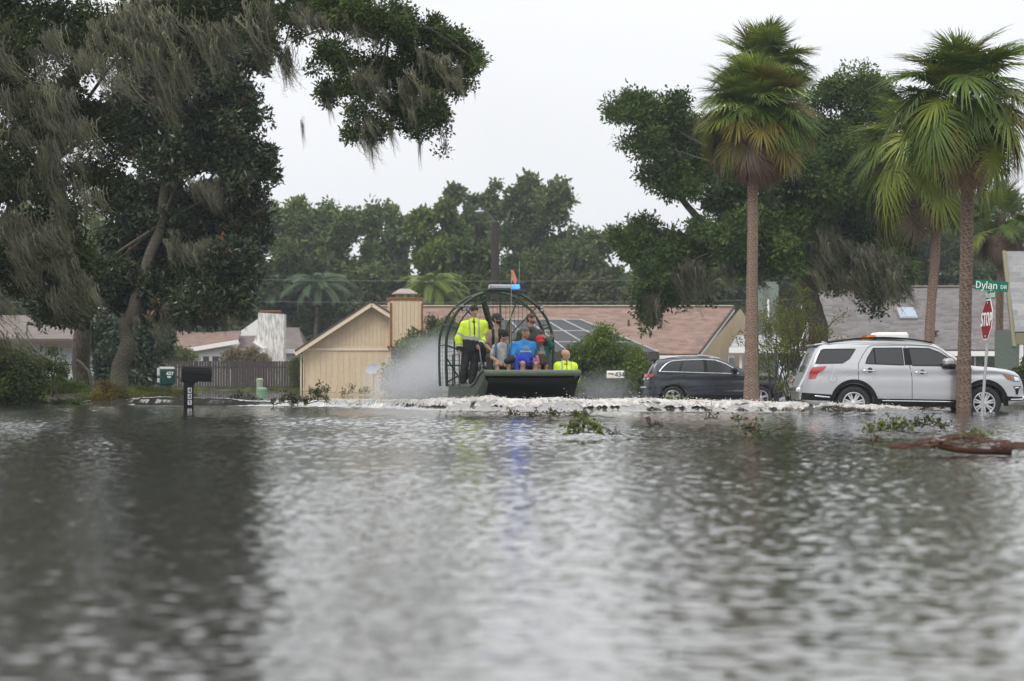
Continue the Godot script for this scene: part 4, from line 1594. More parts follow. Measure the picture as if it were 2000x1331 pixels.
func feather_palm(label: String, px: float, py: float, d: float, n: int, size: float, seed_: int, col: Color, key: String) -> void:
	var r := RandomNumberGenerator.new()
	r.seed = seed_
	var t := thing("feather_palm", label, "palm tree", Vector3.ZERO, 0.0, "feather palms behind the houses")
	var top := at(px, py, d)
	var base := Vector3(top.x - 0.3, ground_height(top.x, top.z) - 0.2, top.z)
	limb(t, "trunk", [base, base.lerp(top, 0.5) + Vector3(0.1, 0, 0), top], 0.19, 0.13, mats["palm_bark"], 10)
	for i in n:
		var o := part(t, "frond", feathers[i % 3], palm_mat(key, col))
		var az := i * 2.39996 + r.randf_range(-0.2, 0.2)
		var el := lerpf(0.75, -0.5, float(i) / n) + r.randf_range(-0.1, 0.1)
		o.transform = Transform3D((Basis(Vector3.UP, az) * Basis(Vector3.RIGHT, -el) * Basis(Vector3.FORWARD, r.randf_range(-0.3, 0.3))).scaled(Vector3.ONE * size * r.randf_range(0.85, 1.1)), top)

func build_palms() -> void:
	for i in 8:
		fans.append(fan_frond(300 + i, 0.2 if i < 4 else 0.45, 0.8, 0.68))
	for i in 8:
		fans.append(fan_frond(330 + i, 0.4 if i < 4 else 0.8, 0.85, 0.78))
	for i in 3:
		feathers.append(feather_frond(320 + i))
	var g := "cabbage palms along the street"
	var y := -0.5
	var b := at(1467, 790, 56.0)
	sabal("cabbage_palm", "tall palm with dense bushy crown and skirt of dead fronds left of the shrub", [Vector3(b.x, y, b.z), at(1468, 640, 56), at(1471, 450, 56), at(1472, 300, 56), at(1478, 205, 56)], 0.22, 0.15, 1.12, 126, 40, 401, g, 0.2, "pale_palm_bark")
	b = at(1471, 780, 63.0)
	sabal("cabbage_palm", "palm whose crown rises just above the bushy front palm", [Vector3(b.x, y, b.z), at(1471, 500, 63), at(1474, 280, 63), at(1492, 128, 63)], 0.2, 0.15, 1.12, 60, 4, 402, g, 0.12)
	b = at(1882, 805, 44.7)
	sabal("cabbage_palm", "nearest palm in front of the silver car, beside the stop sign", [Vector3(b.x, y, b.z), at(1884, 700, 44.7), at(1889, 500, 44.7), at(1890, 320, 44.7), at(1882, 188, 44.7)], 0.18, 0.138, 1.12, 78, 8, 403, g, 0.12, "palm_bark", 8)
	b = at(1812, 790, 58.0)
	sabal("cabbage_palm", "palm with slim pale trunk rising from behind the silver car roof", [Vector3(b.x, y, b.z), at(1817, 640, 58), at(1829, 480, 58), at(1831, 380, 58), at(1806, 292, 58)], 0.155, 0.135, 1.28, 62, 14, 404, g, 0.14, "pale_palm_bark", 8)
	b = at(1953, 780, 82.0)
	sabal("cabbage_palm", "shaded palm in the background behind the street name sign", [Vector3(b.x, y, b.z), at(1953, 640, 82), at(1956, 500, 82), at(1957, 420, 82)], 0.17, 0.15, 1.15, 34, 16, 405, g, 0.05)
	feather_palm("weeping palm behind the dark roof of the white house", 618, 560, 150.0, 24, 1.15, 501, Color(0.075, 0.12, 0.06), "palm_blue")
	feather_palm("weeping palm half hidden beside the magnolia", 553, 562, 152.0, 20, 1.15, 502, Color(0.06, 0.1, 0.045), "palm_dim")
	feather_palm("bright yellow green palm behind the boxed chimney", 842, 556, 128.0, 18, 0.95, 503, Color(0.14, 0.19, 0.04), "palm_bright")
	feather_palm("yellow green palm rising over the reddish roof ridge", 868, 580, 130.0, 14, 0.85, 504, Color(0.13, 0.175, 0.04), "palm_bright2")

# ------------------------------------------------------------ shrubs
func bush(called: String, label: String, d: float, spec: Array, count: int, a: Color, b: Color, seed_: int, mat := "leaf", lo := 0.8, hi := 1.3, gap := -0.2, clump: ArrayMesh = null) -> Node3D:
	var t := thing(called, label, "shrub")
	var bl := []
	var mid := Vector3.ZERO
	for s in spec:
		bl.append(blob(s[0], s[1], s[2], s[3], d, rnd(-0.5, 0.3)))
		mid += bl[-1][0] / spec.size()
	var base := Vector3(mid.x, ground_height(mid.x, mid.z) - 0.1, mid.z)
	for q in bl:
		limb(t, "stem", [base + Vector3(rnd(-0.2, 0.2), 0, rnd(-0.2, 0.2)), base.lerp(q[0], 0.6) + Vector3(0, 0.2, 0), q[0]], 0.035, 0.012, mats["bark"], 5)
	foliage(t, "leaves", scatter(bl, count, gap, seed_, 1.1, 0.5), clump if clump else bush_clump, mats[mat], a, b, lo, hi)
	return t

func build_shrubs() -> void:
	var g1 := Color(0.035, 0.058, 0.016)
	var g2 := Color(0.085, 0.115, 0.03)
	bush("round_bush", "dense round bush at the left edge on the bank", 57.0, [[5, 708, 48, 38], [52, 722, 34, 28], [30, 755, 66, 36], [-40, 740, 70, 60]], 1800, g1 * 0.9, g2 * 0.9, 601)
	bush("wispy_bush", "thin twigged wispy bush beside the leftmost trunk", 58.5, [[100, 690, 20, 16], [90, 712, 22, 18], [118, 716, 14, 18]], 90, g1, g2, 602, "leaf", 0.5, 0.9, -0.3)
	bush("low_bush", "low bright green bush at the foot of the leftmost trunk", 60.0, [[105, 762, 40, 18], [140, 768, 26, 14]], 420, Color(0.06, 0.1, 0.02), Color(0.12, 0.17, 0.035), 603, "leaf", 0.6, 1.0)
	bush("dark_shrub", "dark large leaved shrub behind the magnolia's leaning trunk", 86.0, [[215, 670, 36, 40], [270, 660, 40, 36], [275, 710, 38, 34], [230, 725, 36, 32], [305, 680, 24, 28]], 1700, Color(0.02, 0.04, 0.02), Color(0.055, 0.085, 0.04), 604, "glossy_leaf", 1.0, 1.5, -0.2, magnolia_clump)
	bush("fence_shrub", "yellow green shrub topping the fence above the green mailbox", 123.0, [[335, 692, 34, 16], [362, 700, 18, 10]], 330, Color(0.08, 0.11, 0.03), Color(0.16, 0.19, 0.06), 605, "far_leaf", 1.2, 1.9)
	bush("yard_shrub", "reddish green shrub in front of the white house porch", 136.0, [[455, 700, 22, 14], [485, 700, 24, 12], [510, 706, 14, 8]], 300, Color(0.12, 0.11, 0.055), Color(0.22, 0.17, 0.1), 606, "far_leaf", 1.2, 1.9)
	bush("corner_shrub", "narrow green shrub between the fence end and the yellow house", 118.0, [[580, 725, 12, 24], [583, 752, 10, 16]], 240, g1, g2 * 1.2, 607, "far_leaf", 1.1, 1.8)
	bush("sprawling_shrub", "sprawling shrub against the yellow house just left of the airboat", 86.0, [[820, 700, 44, 36], [860, 680, 36, 30], [790, 740, 34, 30], [850, 740, 50, 34], [890, 700, 36, 40], [880, 650, 18, 20]], 1500, g1 * 1.7, g2 * 1.5, 608, "leaf", 1.0, 1.7, -0.1)
	bush("sprawling_shoot", "sparse leafy shoots above the sprawling shrub by the chimney", 87.0, [[845, 636, 9, 18], [812, 655, 16, 6], [872, 636, 12, 10], [800, 668, 10, 5], [835, 660, 10, 10]], 90, g1 * 1.2, g2 * 1.3, 609, "leaf", 0.8, 1.3, -0.5)
	bush("hedge_shrub", "leafy green shrub between the airboat's bow and the dark car", 76.0, [[1170, 676, 26, 20], [1200, 700, 44, 32], [1150, 725, 40, 36], [1220, 738, 40, 30], [1122, 705, 18, 30], [1180, 652, 12, 12], [1245, 715, 22, 26], [1100, 745, 24, 24]], 1250, Color(0.075, 0.13, 0.03), Color(0.17, 0.23, 0.055), 610, "leaf", 0.85, 1.5, -0.12)
	bush("verge_shrub", "small shrub on the verge at the right edge", 66.0, [[1992, 740, 12, 18], [2015, 730, 20, 26]], 200, g1, g2, 611, "leaf", 0.7, 1.2)
	build_crape_myrtle()

func build_crape_myrtle() -> void:
	var d := 60.0
	var t := thing("crape_myrtle", "many stemmed leafy shrub between the front palm and the silver car", "shrub")
	var r := RandomNumberGenerator.new()
	r.seed = 77
	var tips := PackedVector3Array()
	var bases := [at(1558, 790, d), at(1540, 790, d + 0.4), at(1510, 790, d + 0.6), at(1565, 790, d - 0.2)]
	for i in 30:
		var f := (i + r.randf()) / 30.0
		var b: Vector3 = bases[i % 4] + Vector3(r.randf_range(-0.12, 0.12), 0, r.randf_range(-0.1, 0.1))
		b.y = -0.4
		var e := at(lerpf(1452, 1648, f), lerpf(560, 690, pow(absf(f - 0.5) * 2.0, 2.0)) + r.randf_range(-16, 46), d + r.randf_range(-1.1, 1.1))
		var m := b.lerp(e, 0.45) + Vector3(-(e.x - b.x) * 0.14, 0.25, 0)
		limb(t, "stem", [b, m, e], r.randf_range(0.02, 0.04), 0.006, mats["lichen_bark"], 5)
		for k in 5:
			var s := m.lerp(e, r.randf())
			var q := s + Vector3(r.randf_range(-0.35, 0.35) + (e.x - b.x) * 0.12, r.randf_range(0.1, 0.55), r.randf_range(-0.3, 0.3))
			limb(t, "twig", [s, s.lerp(q, 0.6) + Vector3(r.randf_range(-0.05, 0.05), 0, 0), q], 0.011, 0.004, mats["lichen_bark"], 4)
			for w in 3:
				tips.append(s.lerp(q, r.randf_range(0.4, 1.0)) + Vector3(r.randfn(), r.randfn(), r.randfn()) * 0.05)
	var low := scatter([blob(1530, 740, 36, 30, d, 0.3), blob(1480, 700, 26, 60, d, 0.3), blob(1560, 770, 20, 18, d, 0.6), blob(1540, 650, 60, 60, d, 0.2)], 120, -0.2, 78, 1.5)
	tips.append_array(low)
	var clump := leaf_clump(15, 0.14, 0.075, 0.04, 41)
	foliage(t, "leaves", tips, clump, mats["leaf"], Color(0.07, 0.105, 0.025), Color(0.19, 0.21, 0.045), 0.6, 1.15, Color(0.17, 0.1, 0.05), 0.1)

# ------------------------------------------------------------ things along the street
func build_street_things() -> void:
	build_signs()
	build_black_mailbox()
	build_green_mailbox()
	build_white_mailbox()
	build_pedestals()
	build_dish()
	build_lamp_post()

func octagon(w: float) -> PackedVector2Array:
	var p := PackedVector2Array()
	for i in 8:
		var a := PI / 8 + i * PI / 4
		p.append(Vector2(cos(a), sin(a)) * w * 0.5 / cos(PI / 8))
	return p

func build_signs() -> void:
	var d := 40.5
	var t := thing("stop_sign", "leaning red stop sign post with green street name blades", "street sign", at(1918, 812, d))
	t.rotation.z = -0.078
	var white := plain("sign_white", Color(0.78, 0.78, 0.78), 0.4)
	var red := grainy("sign_red", Color(0.17, 0.004, 0.01), Color(0.23, 0.006, 0.014), 0.6, 0.02, 0.6)
	red.metallic_specular = 0.25
	var green := grainy("sign_green", Color(0.0, 0.13, 0.075), Color(0.005, 0.17, 0.1), 0.6, 0.02, 0.6)
	green.metallic_specular = 0.3
	var s := d / FOCAL
	var pm := MB.new()
	pm.tube(PackedVector3Array([Vector3(0, -0.5, 0), Vector3(0, 2.33, 0)]), PackedFloat32Array([0.03, 0.03]), 12)
	part(t, "post", pm.mesh(), mats["galvanised"])
	var turn := Basis(Vector3.UP, -1.545)
	var c := Vector3(0, 187.5 * s, 0)
	var o := c + turn * Vector3(0, 0, 0.045)
	var plate := MB.new()
	plate.extrude(octagon(0.8), Transform3D(turn, o), 0.006)
	var pl := part(t, "stop_plate", plate.mesh(), white)
	var face := MB.new()
	face.extrude(octagon(0.757), Transform3D(turn, o + turn * Vector3(0, 0, 0.004)), 0.003)
	part(pl, "red_face", face.mesh(), red)
	letters(pl, "lettering", "STOP", 0.27, white, Transform3D(turn, o + turn * Vector3(0, 0, 0.008)), 0.004, true, 0.92)
	for q in [[-0.33], [0.33]]:
		var bm := MB.new()
		bm.lathe(PackedVector2Array([Vector2(0.0, 0.012), Vector2(0.012, 0.01), Vector2(0.015, 0.0)]), Transform3D(turn * Basis(Vector3.RIGHT, PI / 2), o + turn * Vector3(0, q[0], 0.006)), 10)
		part(pl, "bolt", bm.mesh(), mats["chrome"])
	# name blades
	var by := 254.5 * s
	var b1 := MB.new()
	b1.box(Vector3(0.0, by, 0), Vector3(0.665, 0.2, 0.006), Basis.IDENTITY, 0.002)
	var bl := part(t, "name_blade", b1.mesh(), green, "green blade reading Dylan DR")
	letters(bl, "lettering", "Dylan", 0.135, white, Transform3D(Basis.IDENTITY, Vector3(-0.1, by, 0.006)), 0.003, false, 0.93)
	letters(bl, "lettering", "DR", 0.075, white, Transform3D(Basis.IDENTITY, Vector3(0.24, by - 0.012, 0.006)), 0.003)
	var by2 := 236.5 * s
	var b2 := MB.new()
	b2.box(Vector3(0.0, by2, 0), Vector3(0.76, 0.16, 0.006), turn, 0.002)
	var bl2 := part(t, "name_blade", b2.mesh(), green, "green cross street blade seen nearly edge on")
	letters(bl2, "lettering", "Woodstock", 0.115, white, Transform3D(turn, turn * Vector3(0, 0, 0.006) + Vector3(0, by2, 0)), 0.003, false, 0.9)
	var br := MB.new()
	br.box(Vector3(0, 245 * s, 0), Vector3(0.05, 0.04, 0.05), Basis.IDENTITY, 0.008)
	br.box(Vector3(0, 227 * s, 0), Vector3(0.05, 0.05, 0.05), Basis.IDENTITY, 0.008)
	part(t, "bracket", br.mesh(), mats["galvanised"])

func arch(w: float, h: float, n := 10) -> PackedVector2Array:
	# mailbox end: flat bottom, straight sides, round top
	var p := PackedVector2Array([Vector2(-w / 2, 0), Vector2(w / 2, 0)])
	var straight := h - w / 2
	for i in n + 1:
		var a := PI * i / n
		p.append(Vector2(cos(a) * w / 2, straight + sin(a) * w / 2))
	return p

func build_black_mailbox() -> void:
	var d := 50.6
	var t := thing("black_mailbox", "black plastic mailbox on a flared post numbered 441", "mailbox", at(369, 797, d), 0.12)
	var s := d / FOCAL
	var m: Material = mats["black_plastic"]
	var pm := MB.new()
	var w := 0.115
	pm.extrude(PackedVector2Array([Vector2(-w, -0.5), Vector2(w, -0.5), Vector2(w, 0.55), Vector2(w + 0.04, 0.61), Vector2(w + 0.13, 0.66), Vector2(w + 0.24, 0.685), Vector2(-w - 0.1, 0.685), Vector2(-w - 0.02, 0.62)]), Transform3D(Basis.IDENTITY, Vector3(0, 0, 0.1)), 0.2)
	var post := part(t, "post", pm.mesh(), m)
	var box := MB.new()
	var prof := PackedVector2Array([Vector2(-0.15, 0), Vector2(0.15, 0), Vector2(0.16, 0.2), Vector2(0.14, 0.29), Vector2(0.08, 0.345), Vector2(0, 0.36), Vector2(-0.08, 0.345), Vector2(-0.14, 0.29), Vector2(-0.16, 0.2)])
	var turn := Basis(Vector3.UP, PI / 2)
	box.extrude(prof, Transform3D(turn, Vector3(0.5, 0.655, 0)), 0.7)
	var body := part(t, "box", box.mesh(), m)
	body.rotation.z = -0.03
	var lid := MB.new()
	lid.extrude(prof, Transform3D(turn.scaled(Vector3(1, 1.05, 1.05)), Vector3(0.535, 0.645, 0)), 0.03)
	part(body, "door", lid.mesh(), m)
	var rim := MB.new()
	for z in [-0.1, 0.1]:
		rim.box(Vector3(0.14, 1.02, z), Vector3(0.66, 0.012, 0.03))
	part(body, "top_rib", rim.mesh(), m)
	var white := plain("sign_white", Color(0.78, 0.78, 0.78), 0.4)
	var black := plain("digit_black", Color(0.01, 0.01, 0.01), 0.5)
	var y := 0.435
	for ch in ["4", "4", "1"]:
		var pl := MB.new()
		pl.box(Vector3(0.02, y, 0.103), Vector3(0.098, 0.125, 0.006), Basis.IDENTITY, 0.001)
		var q := part(post, "number_plate", pl.mesh(), white)
		letters(q, "digit", ch, 0.1, black, Transform3D(Basis.IDENTITY, Vector3(0.02, y, 0.108)), 0.003, true)
		y -= 0.15

func build_green_mailbox() -> void:
	var d := 80.0
	var t := thing("green_mailbox", "dark green mailbox with pale roof numbered 437", "mailbox", at(324, 775, d), 0.5)
	var green := grainy("mailbox_green", Color(0.002, 0.028, 0.022), Color(0.006, 0.05, 0.04), 0.8, 0.02, 0.6)
	green.metallic_specular = 0.3
	var pm := MB.new()
	pm.extrude(PackedVector2Array([Vector2(-0.17, -0.5), Vector2(0.17, -0.5), Vector2(0.17, 0.42), Vector2(0.3, 0.52), Vector2(-0.3, 0.52), Vector2(-0.22, 0.42)]), Transform3D(Basis.IDENTITY, Vector3(0, 0, 0.15)), 0.3)
	part(t, "post", pm.mesh(), green)
	var turn := Basis(Vector3.UP, PI / 2)
	var bm := MB.new()
	var prof := arch(0.42, 0.66)
	bm.extrude(prof, Transform3D(turn, Vector3(0.3, 0.5, 0)), 0.6)
	var body := part(t, "box", bm.mesh(), green)
	var rf := MB.new()
	var rows := []
	for x in [-0.3, 0.3]:
		var row := PackedVector3Array()
		for i in 9:
			var a := lerpf(0.62, PI - 0.62, i / 8.0)
			row.append(Vector3(x, 0.5 + 0.45 + sin(a) * 0.216, cos(a) * 0.216))
		rows.append(row)
	rf.grid(rows)
	part(body, "pale_top", rf.mesh(), grainy("faded_green", Color(0.2, 0.22, 0.2), Color(0.34, 0.34, 0.31), 0.5, 0.03, 0.8), "pale top of the mailbox")  # paler grey strip over the rounded top
	var dm := MB.new()
	dm.box(Vector3(-0.31, 0.97, 0), Vector3(0.03, 0.3, 0.28), Basis.IDENTITY, 0.01)
	part(body, "door", dm.mesh(), grainy("mailbox_door", Color(0.3, 0.33, 0.32), Color(0.42, 0.44, 0.43), 0.4, 0.03, 0.5))
	var nm := MB.new()
	nm.box(Vector3(-0.31, 0.63, 0), Vector3(0.03, 0.16, 0.24), Basis.IDENTITY, 0.01)
	part(body, "paper_slot", nm.mesh(), mats["mailbox_door"])
	var white := plain("sign_white", Color(0.78, 0.78, 0.78), 0.4)
	letters(body, "number", "437", 0.13, white, Transform3D(Basis.IDENTITY, Vector3(0.08, 0.9, 0.214)), 0.004, true)
	for k in 3:
		var mk := MB.new()
		mk.box(Vector3(0.0 + k * 0.05, 0.77 - 0.012 * (k % 2), 0.214), Vector3(0.035, 0.06 + 0.015 * (k % 2), 0.005), Basis.IDENTITY, 0.001)
		part(body, "small_sticker", mk.mesh(), white)

func build_white_mailbox() -> void:
	var d := 66.0
	var t := thing("white_mailbox", "white box mailbox with red flag numbered 434 on a dark post", "mailbox", at(1219, 778, d))
	var s := d / FOCAL
	var pm := MB.new()
	pm.box(Vector3(0.0, 0.2, -0.02), Vector3(0.1, 1.5, 0.1), Basis.IDENTITY, 0.01)
	part(t, "post", pm.mesh(), mats["fence_wood"])
	var am := MB.new()
	am.box(Vector3(-0.27, 33.0 * s, 0), Vector3(0.62, 0.06, 0.1), Basis.IDENTITY, 0.01)
	part(t, "arm", am.mesh(), mats["fence_wood"])
	var bm := MB.new()
	bm.box(Vector3(-0.28, 46 * s, 0.04), Vector3(0.56, 0.24, 0.22), Basis.IDENTITY, 0.02)
	var b := part(t, "box", bm.mesh(), mats["white_paint"])
	letters(b, "number", "434", 0.14, plain("digit_black", Color(0.01, 0.01, 0.01), 0.5), Transform3D(Basis.IDENTITY, Vector3(-0.15, 46 * s, 0.153)), 0.004, true)
	var fm := MB.new()
	fm.box(Vector3(-0.44, 47.5 * s, 0.156), Vector3(0.19, 0.035, 0.012), Basis.IDENTITY, 0.003)
	fm.box(Vector3(-0.37, 46.6 * s, 0.1562), Vector3(0.05, 0.06, 0.01), Basis.IDENTITY, 0.003)
	part(b, "flag", fm.mesh(), plain("flag_red", Color(0.3, 0.02, 0.02), 0.5))

func build_pedestals() -> void:
	var d := 80.0
	var a := thing("utility_post", "tall pale green utility pedestal standing in the water", "utility post", at(507, 775, d))
	var m := grainy("pale_green_paint", Color(0.19, 0.235, 0.165), Color(0.26, 0.305, 0.22), 0.7, 0.02, 0.6)
	var mb := MB.new()
	mb.lathe(PackedVector2Array([Vector2(0.13, -0.4), Vector2(0.13, 0.62)]), Transform3D.IDENTITY, 20)
	part(a, "shaft", mb.mesh(), m)
	var cap := MB.new()
	cap.lathe(PackedVector2Array([Vector2(0.14, 0.61), Vector2(0.145, 0.66), Vector2(0.12, 0.7), Vector2(0.06, 0.72), Vector2(0.001, 0.725)]), Transform3D.IDENTITY, 20)
	part(a, "cap", cap.mesh(), m)
	var b := thing("utility_dome", "squat mint green utility dome beside the tall pedestal", "utility box", at(511.5, 777, d - 0.6))
	var g := grainy("mint_paint", Color(0.11, 0.215, 0.135), Color(0.165, 0.28, 0.185), 0.7, 0.02, 0.6)
	var mb2 := MB.new()
	mb2.lathe(PackedVector2Array([Vector2(0.185, -0.4), Vector2(0.185, 0.28)]), Transform3D.IDENTITY, 24)
	part(b, "drum", mb2.mesh(), g)
	var cap2 := MB.new()
	cap2.lathe(PackedVector2Array([Vector2(0.195, 0.26), Vector2(0.195, 0.33), Vector2(0.17, 0.375), Vector2(0.1, 0.395), Vector2(0.001, 0.4)]), Transform3D.IDENTITY, 24)
	part(b, "lid", cap2.mesh(), g)

func build_dish() -> void:
	var d := 98.0
	var t := thing("satellite_dish", "grey satellite dish on a pole before the yellow gable wall", "satellite dish", at(729, 768, d))
	var s := d / FOCAL
	var pm := MB.new()
	pm.rod(Vector3(0, -0.4, -0.1), Vector3(0, 0.95, -0.1), 0.035, 8)
	part(t, "pole", pm.mesh(), mats["galvanised"])
	var mb := MB.new()
	var prof := PackedVector2Array()
	for i in 8:
		var f := i / 7.0
		prof.append(Vector2(0.36 * f + 0.001, 0.09 * f * f))
	for i in 8:
		var f := 1.0 - i / 7.0
		prof.append(Vector2(0.36 * f + 0.001, 0.09 * f * f - 0.012))
	var bs := Basis(Vector3.UP, -0.45) * Basis(Vector3.RIGHT, PI / 2 - 0.5)
	mb.lathe(prof, Transform3D(bs.scaled(Vector3(1.0, 0.82, 1.0)), Vector3(0, 1.12, 0)), 24)
	part(t, "reflector", mb.mesh(), plain("dish_grey", Color(0.27, 0.28, 0.3), 0.6))
	var am := MB.new()
	am.tube(PackedVector3Array([Vector3(0.0, 0.8, 0.0), Vector3(0.14, 0.82, 0.3), Vector3(0.25, 1.0, 0.42)]), PackedFloat32Array([0.016, 0.016, 0.016]), 6)
	part(t, "arm", am.mesh(), mats["galvanised"])
	var hm := MB.new()
	hm.box(Vector3(0.25, 1.04, 0.42), Vector3(0.08, 0.08, 0.14), Basis.IDENTITY, 0.02)
	part(t, "receiver", hm.mesh(), plain("dish_dark", Color(0.12, 0.12, 0.13), 0.5))

func build_lamp_post() -> void:
	var d := 125.0
	var t := thing("street_lamp", "wooden street lamp pole with curved arm behind the airboat", "street lamp")
	var base := at(968, 780, d)
	var top := at(967, 434, d)
	var plm := MB.new()
	plm.tube(PackedVector3Array([base, base.lerp(top, 0.5), top]), PackedFloat32Array([0.29, 0.27, 0.24]), 12)
	part(t, "pole", plm.mesh(), grainy("tarred_wood", Color(0.012, 0.009, 0.007), Color(0.04, 0.03, 0.024), 0.6, 0.03, 0.85, 0.5, Vector3(1, 0.2, 1)))
	var am := MB.new()
	var keys := [top + Vector3(-0.05, -0.2, 0.1), at(962, 428, d), at(953, 417, d), at(942, 412, d)]
	am.tube(curve_points(keys, 14), taper(0.05, 0.04, 14), 8)
	part(t, "arm", am.mesh(), plain("arm_dark", Color(0.06, 0.06, 0.06), 0.6))
	var hm := MB.new()
	var h := at(936, 413, d)
	hm.lathe(PackedVector2Array([Vector2(0.001, 0.28), Vector2(0.09, 0.25), Vector2(0.14, 0.1), Vector2(0.15, -0.1), Vector2(0.1, -0.25), Vector2(0.001, -0.3)]), Transform3D(Basis(Vector3.FORWARD, -PI / 2 - 0.1).scaled(Vector3(1, 0.62, 1)), h), 16)
	var hd := part(t, "lamp_head", hm.mesh(), mats["galvanised"])
	var pc := MB.new()
	pc.lathe(PackedVector2Array([Vector2(0.07, 0.0), Vector2(0.07, 0.12), Vector2(0.05, 0.16), Vector2(0.001, 0.17)]), Transform3D(Basis.IDENTITY, h + Vector3(0.03, 0.07, 0)), 10)
	part(hd, "photocell", pc.mesh(), plain("photocell_blue", Color(0.3, 0.42, 0.55), 0.3))
	var k := 0
	for q in [[592.0, 586.0, 119.0, "lower wire strung behind the reddish roof ridge"], [549.0, 545.0, 122.0, "upper wire strung across the far trees"]]:
		var mb := MB.new()
		var a := at(300, q[0] - 6, q[2])
		var b := at(1760, q[1] - 6, q[2])
		var pts := PackedVector3Array()
		for i in 24:
			var f := i / 23.0
			pts.append(a.lerp(b, f) + Vector3(0, -1.0 * f * (1.0 - f), 0))
		mb.tube(pts, taper(0.009, 0.009, 24), 5)
		single("overhead_wire", mb.mesh(), plain("wire_grey", Color(0.2, 0.2, 0.2), 0.6), q[3], "wire")
		k += 1

# ------------------------------------------------------------ cars
class Shell:
	# outline of a car body: x runs from the rear bumper (0) to the front, y from the ground
	var top := PackedVector2Array()
	var length := 5.0
	var half := 0.98
	var sill := 0.3
	var belt := 1.1
	var lean := 0.22          # how far the glass leans in, per metre above the belt
	var wheels := PackedFloat32Array()
	var hub := 0.37
	var arch_r := 0.45
	var round_plan := 0.42
	var crease := 0.62

	func height(x: float) -> float:
		if x <= top[0].x:
			return top[0].y
		for i in range(1, top.size()):
			if x <= top[i].x:
				var a := top[i - 1]
				var b := top[i]
				return lerpf(a.y, b.y, (x - a.x) / maxf(b.x - a.x, 1e-5))
		return top[top.size() - 1].y

	func low(x: float) -> float:
		var y := sill
		for w in wheels:
			var d := absf(x - w)
			if d < arch_r:
				y = maxf(y, hub + sqrt(arch_r * arch_r - d * d) * 0.96)
		# bumpers tuck up a little
		y = maxf(y, sill + 0.14 * smoothstep(0.35, 0.0, x) + 0.12 * smoothstep(length - 0.5, length, x))
		return y

	func plan(x: float) -> float:
		var e := minf(x, length - x)
		if e >= round_plan:
			return 1.0
		var k := 1.0 - maxf(e, 0.0) / round_plan
		return 1.0 - 0.36 * pow(k, 2.4)

	func z(x: float, y: float) -> float:
		var w := half * plan(x)
		# door section: full at the crease, tucked in at the sill
		if y < belt:
			var t := (y - crease) / 0.5
			w -= 0.045 * t * t
			w += 0.016 * exp(-pow((y - belt + 0.14) / 0.05, 2.0)) - 0.02 * exp(-pow((y - belt + 0.24) / 0.06, 2.0))
			w += 0.014 * exp(-pow((y - sill - 0.2) / 0.05, 2.0))
		else:
			w -= 0.045 * pow((belt - crease) / 0.5, 2.0) + (y - belt) * lean
		var h := height(x)
		var r := 0.13 if h > belt + 0.25 else 0.09
		if y > h - r:
			var k := clampf((y - (h - r)) / r, 0.0, 1.0)
			w -= (1.0 - sqrt(maxf(1.0 - k * k, 0.0))) * 0.24
		return maxf(w, 0.05)

	func skin(n := 96, m := 22) -> MB:
		var mb := MB.new()
		var rows := []
		for i in n + 1:
			var x := length * i / n
			var lo := low(x)
			var hi := height(x)
			lo = minf(lo, hi - 0.03)
			var row := PackedVector3Array()
			row.append(Vector3(x, lo, z(x, lo) - 0.22))
			for j in m + 1:
				var t := float(j) / m
				var y := lerpf(lo, hi, 1.0 - pow(1.0 - t, 1.7))
				row.append(Vector3(x, y, z(x, y)))
			var back := row.duplicate()
			back.reverse()
			for p in back:
				row.append(Vector3(p.x, p.y, -p.z))
			rows.append(row)
		mb.grid(rows)
		# end faces
		for e in [0, n]:
			var row: PackedVector3Array = rows[e]
			var k := row.size()
			for j in k / 2 - 1:
				if e == 0:
					mb.quad(row[j], row[j + 1], row[k - 2 - j], row[k - 1 - j])
				else:
					mb.quad(row[k - 1 - j], row[k - 2 - j], row[j + 1], row[j])
		return mb

	func patch(poly: PackedVector2Array, out: float, side: float, thick := 0.012) -> MB:
		# a panel lying on the flank, cut to an outline in (x, y)
		var mb := MB.new()
		var lo := Vector2(1e9, 1e9)
		var hi := Vector2(-1e9, -1e9)
		for p in poly:
			lo = lo.min(p)
			hi = hi.max(p)
		var nx := maxi(2, int((hi.x - lo.x) / 0.07))
		var ny := maxi(2, int((hi.y - lo.y) / 0.05))
		for i in nx:
			for j in ny:
				var a := Vector2(lerpf(lo.x, hi.x, float(i) / nx), lerpf(lo.y, hi.y, float(j) / ny))
				var b := Vector2(lerpf(lo.x, hi.x, float(i + 1) / nx), lerpf(lo.y, hi.y, float(j + 1) / ny))
				for q in Geometry2D.intersect_polygons(poly, PackedVector2Array([a, Vector2(b.x, a.y), b, Vector2(a.x, b.y)])):
					var t := Geometry2D.triangulate_polygon(q)
					for k in range(0, t.size(), 3):
						var v := []
						for m in 3:
							var p: Vector2 = q[t[k + m]]
							v.append(Vector3(p.x, p.y, (z(p.x, p.y) + out) * side))
						var nn: Vector3 = (v[1] - v[0]).cross(v[2] - v[0])
						if nn.z * side < 0.0:
							mb.tri(v[0], v[2], v[1])
						else:
							mb.tri(v[0], v[1], v[2])
		for i in poly.size():
			var a := poly[i]
			var b := poly[(i + 1) % poly.size()]
			var n := maxi(1, int(a.distance_to(b) / 0.07))
			for k in n:
				var p := a.lerp(b, float(k) / n)
				var q := a.lerp(b, float(k + 1) / n)
				var p1 := Vector3(p.x, p.y, (z(p.x, p.y) + out) * side)
				var q1 := Vector3(q.x, q.y, (z(q.x, q.y) + out) * side)
				var off := Vector3(0, 0, -thick * side)
				mb.quad(p1 + off, q1 + off, q1, p1)
		return mb

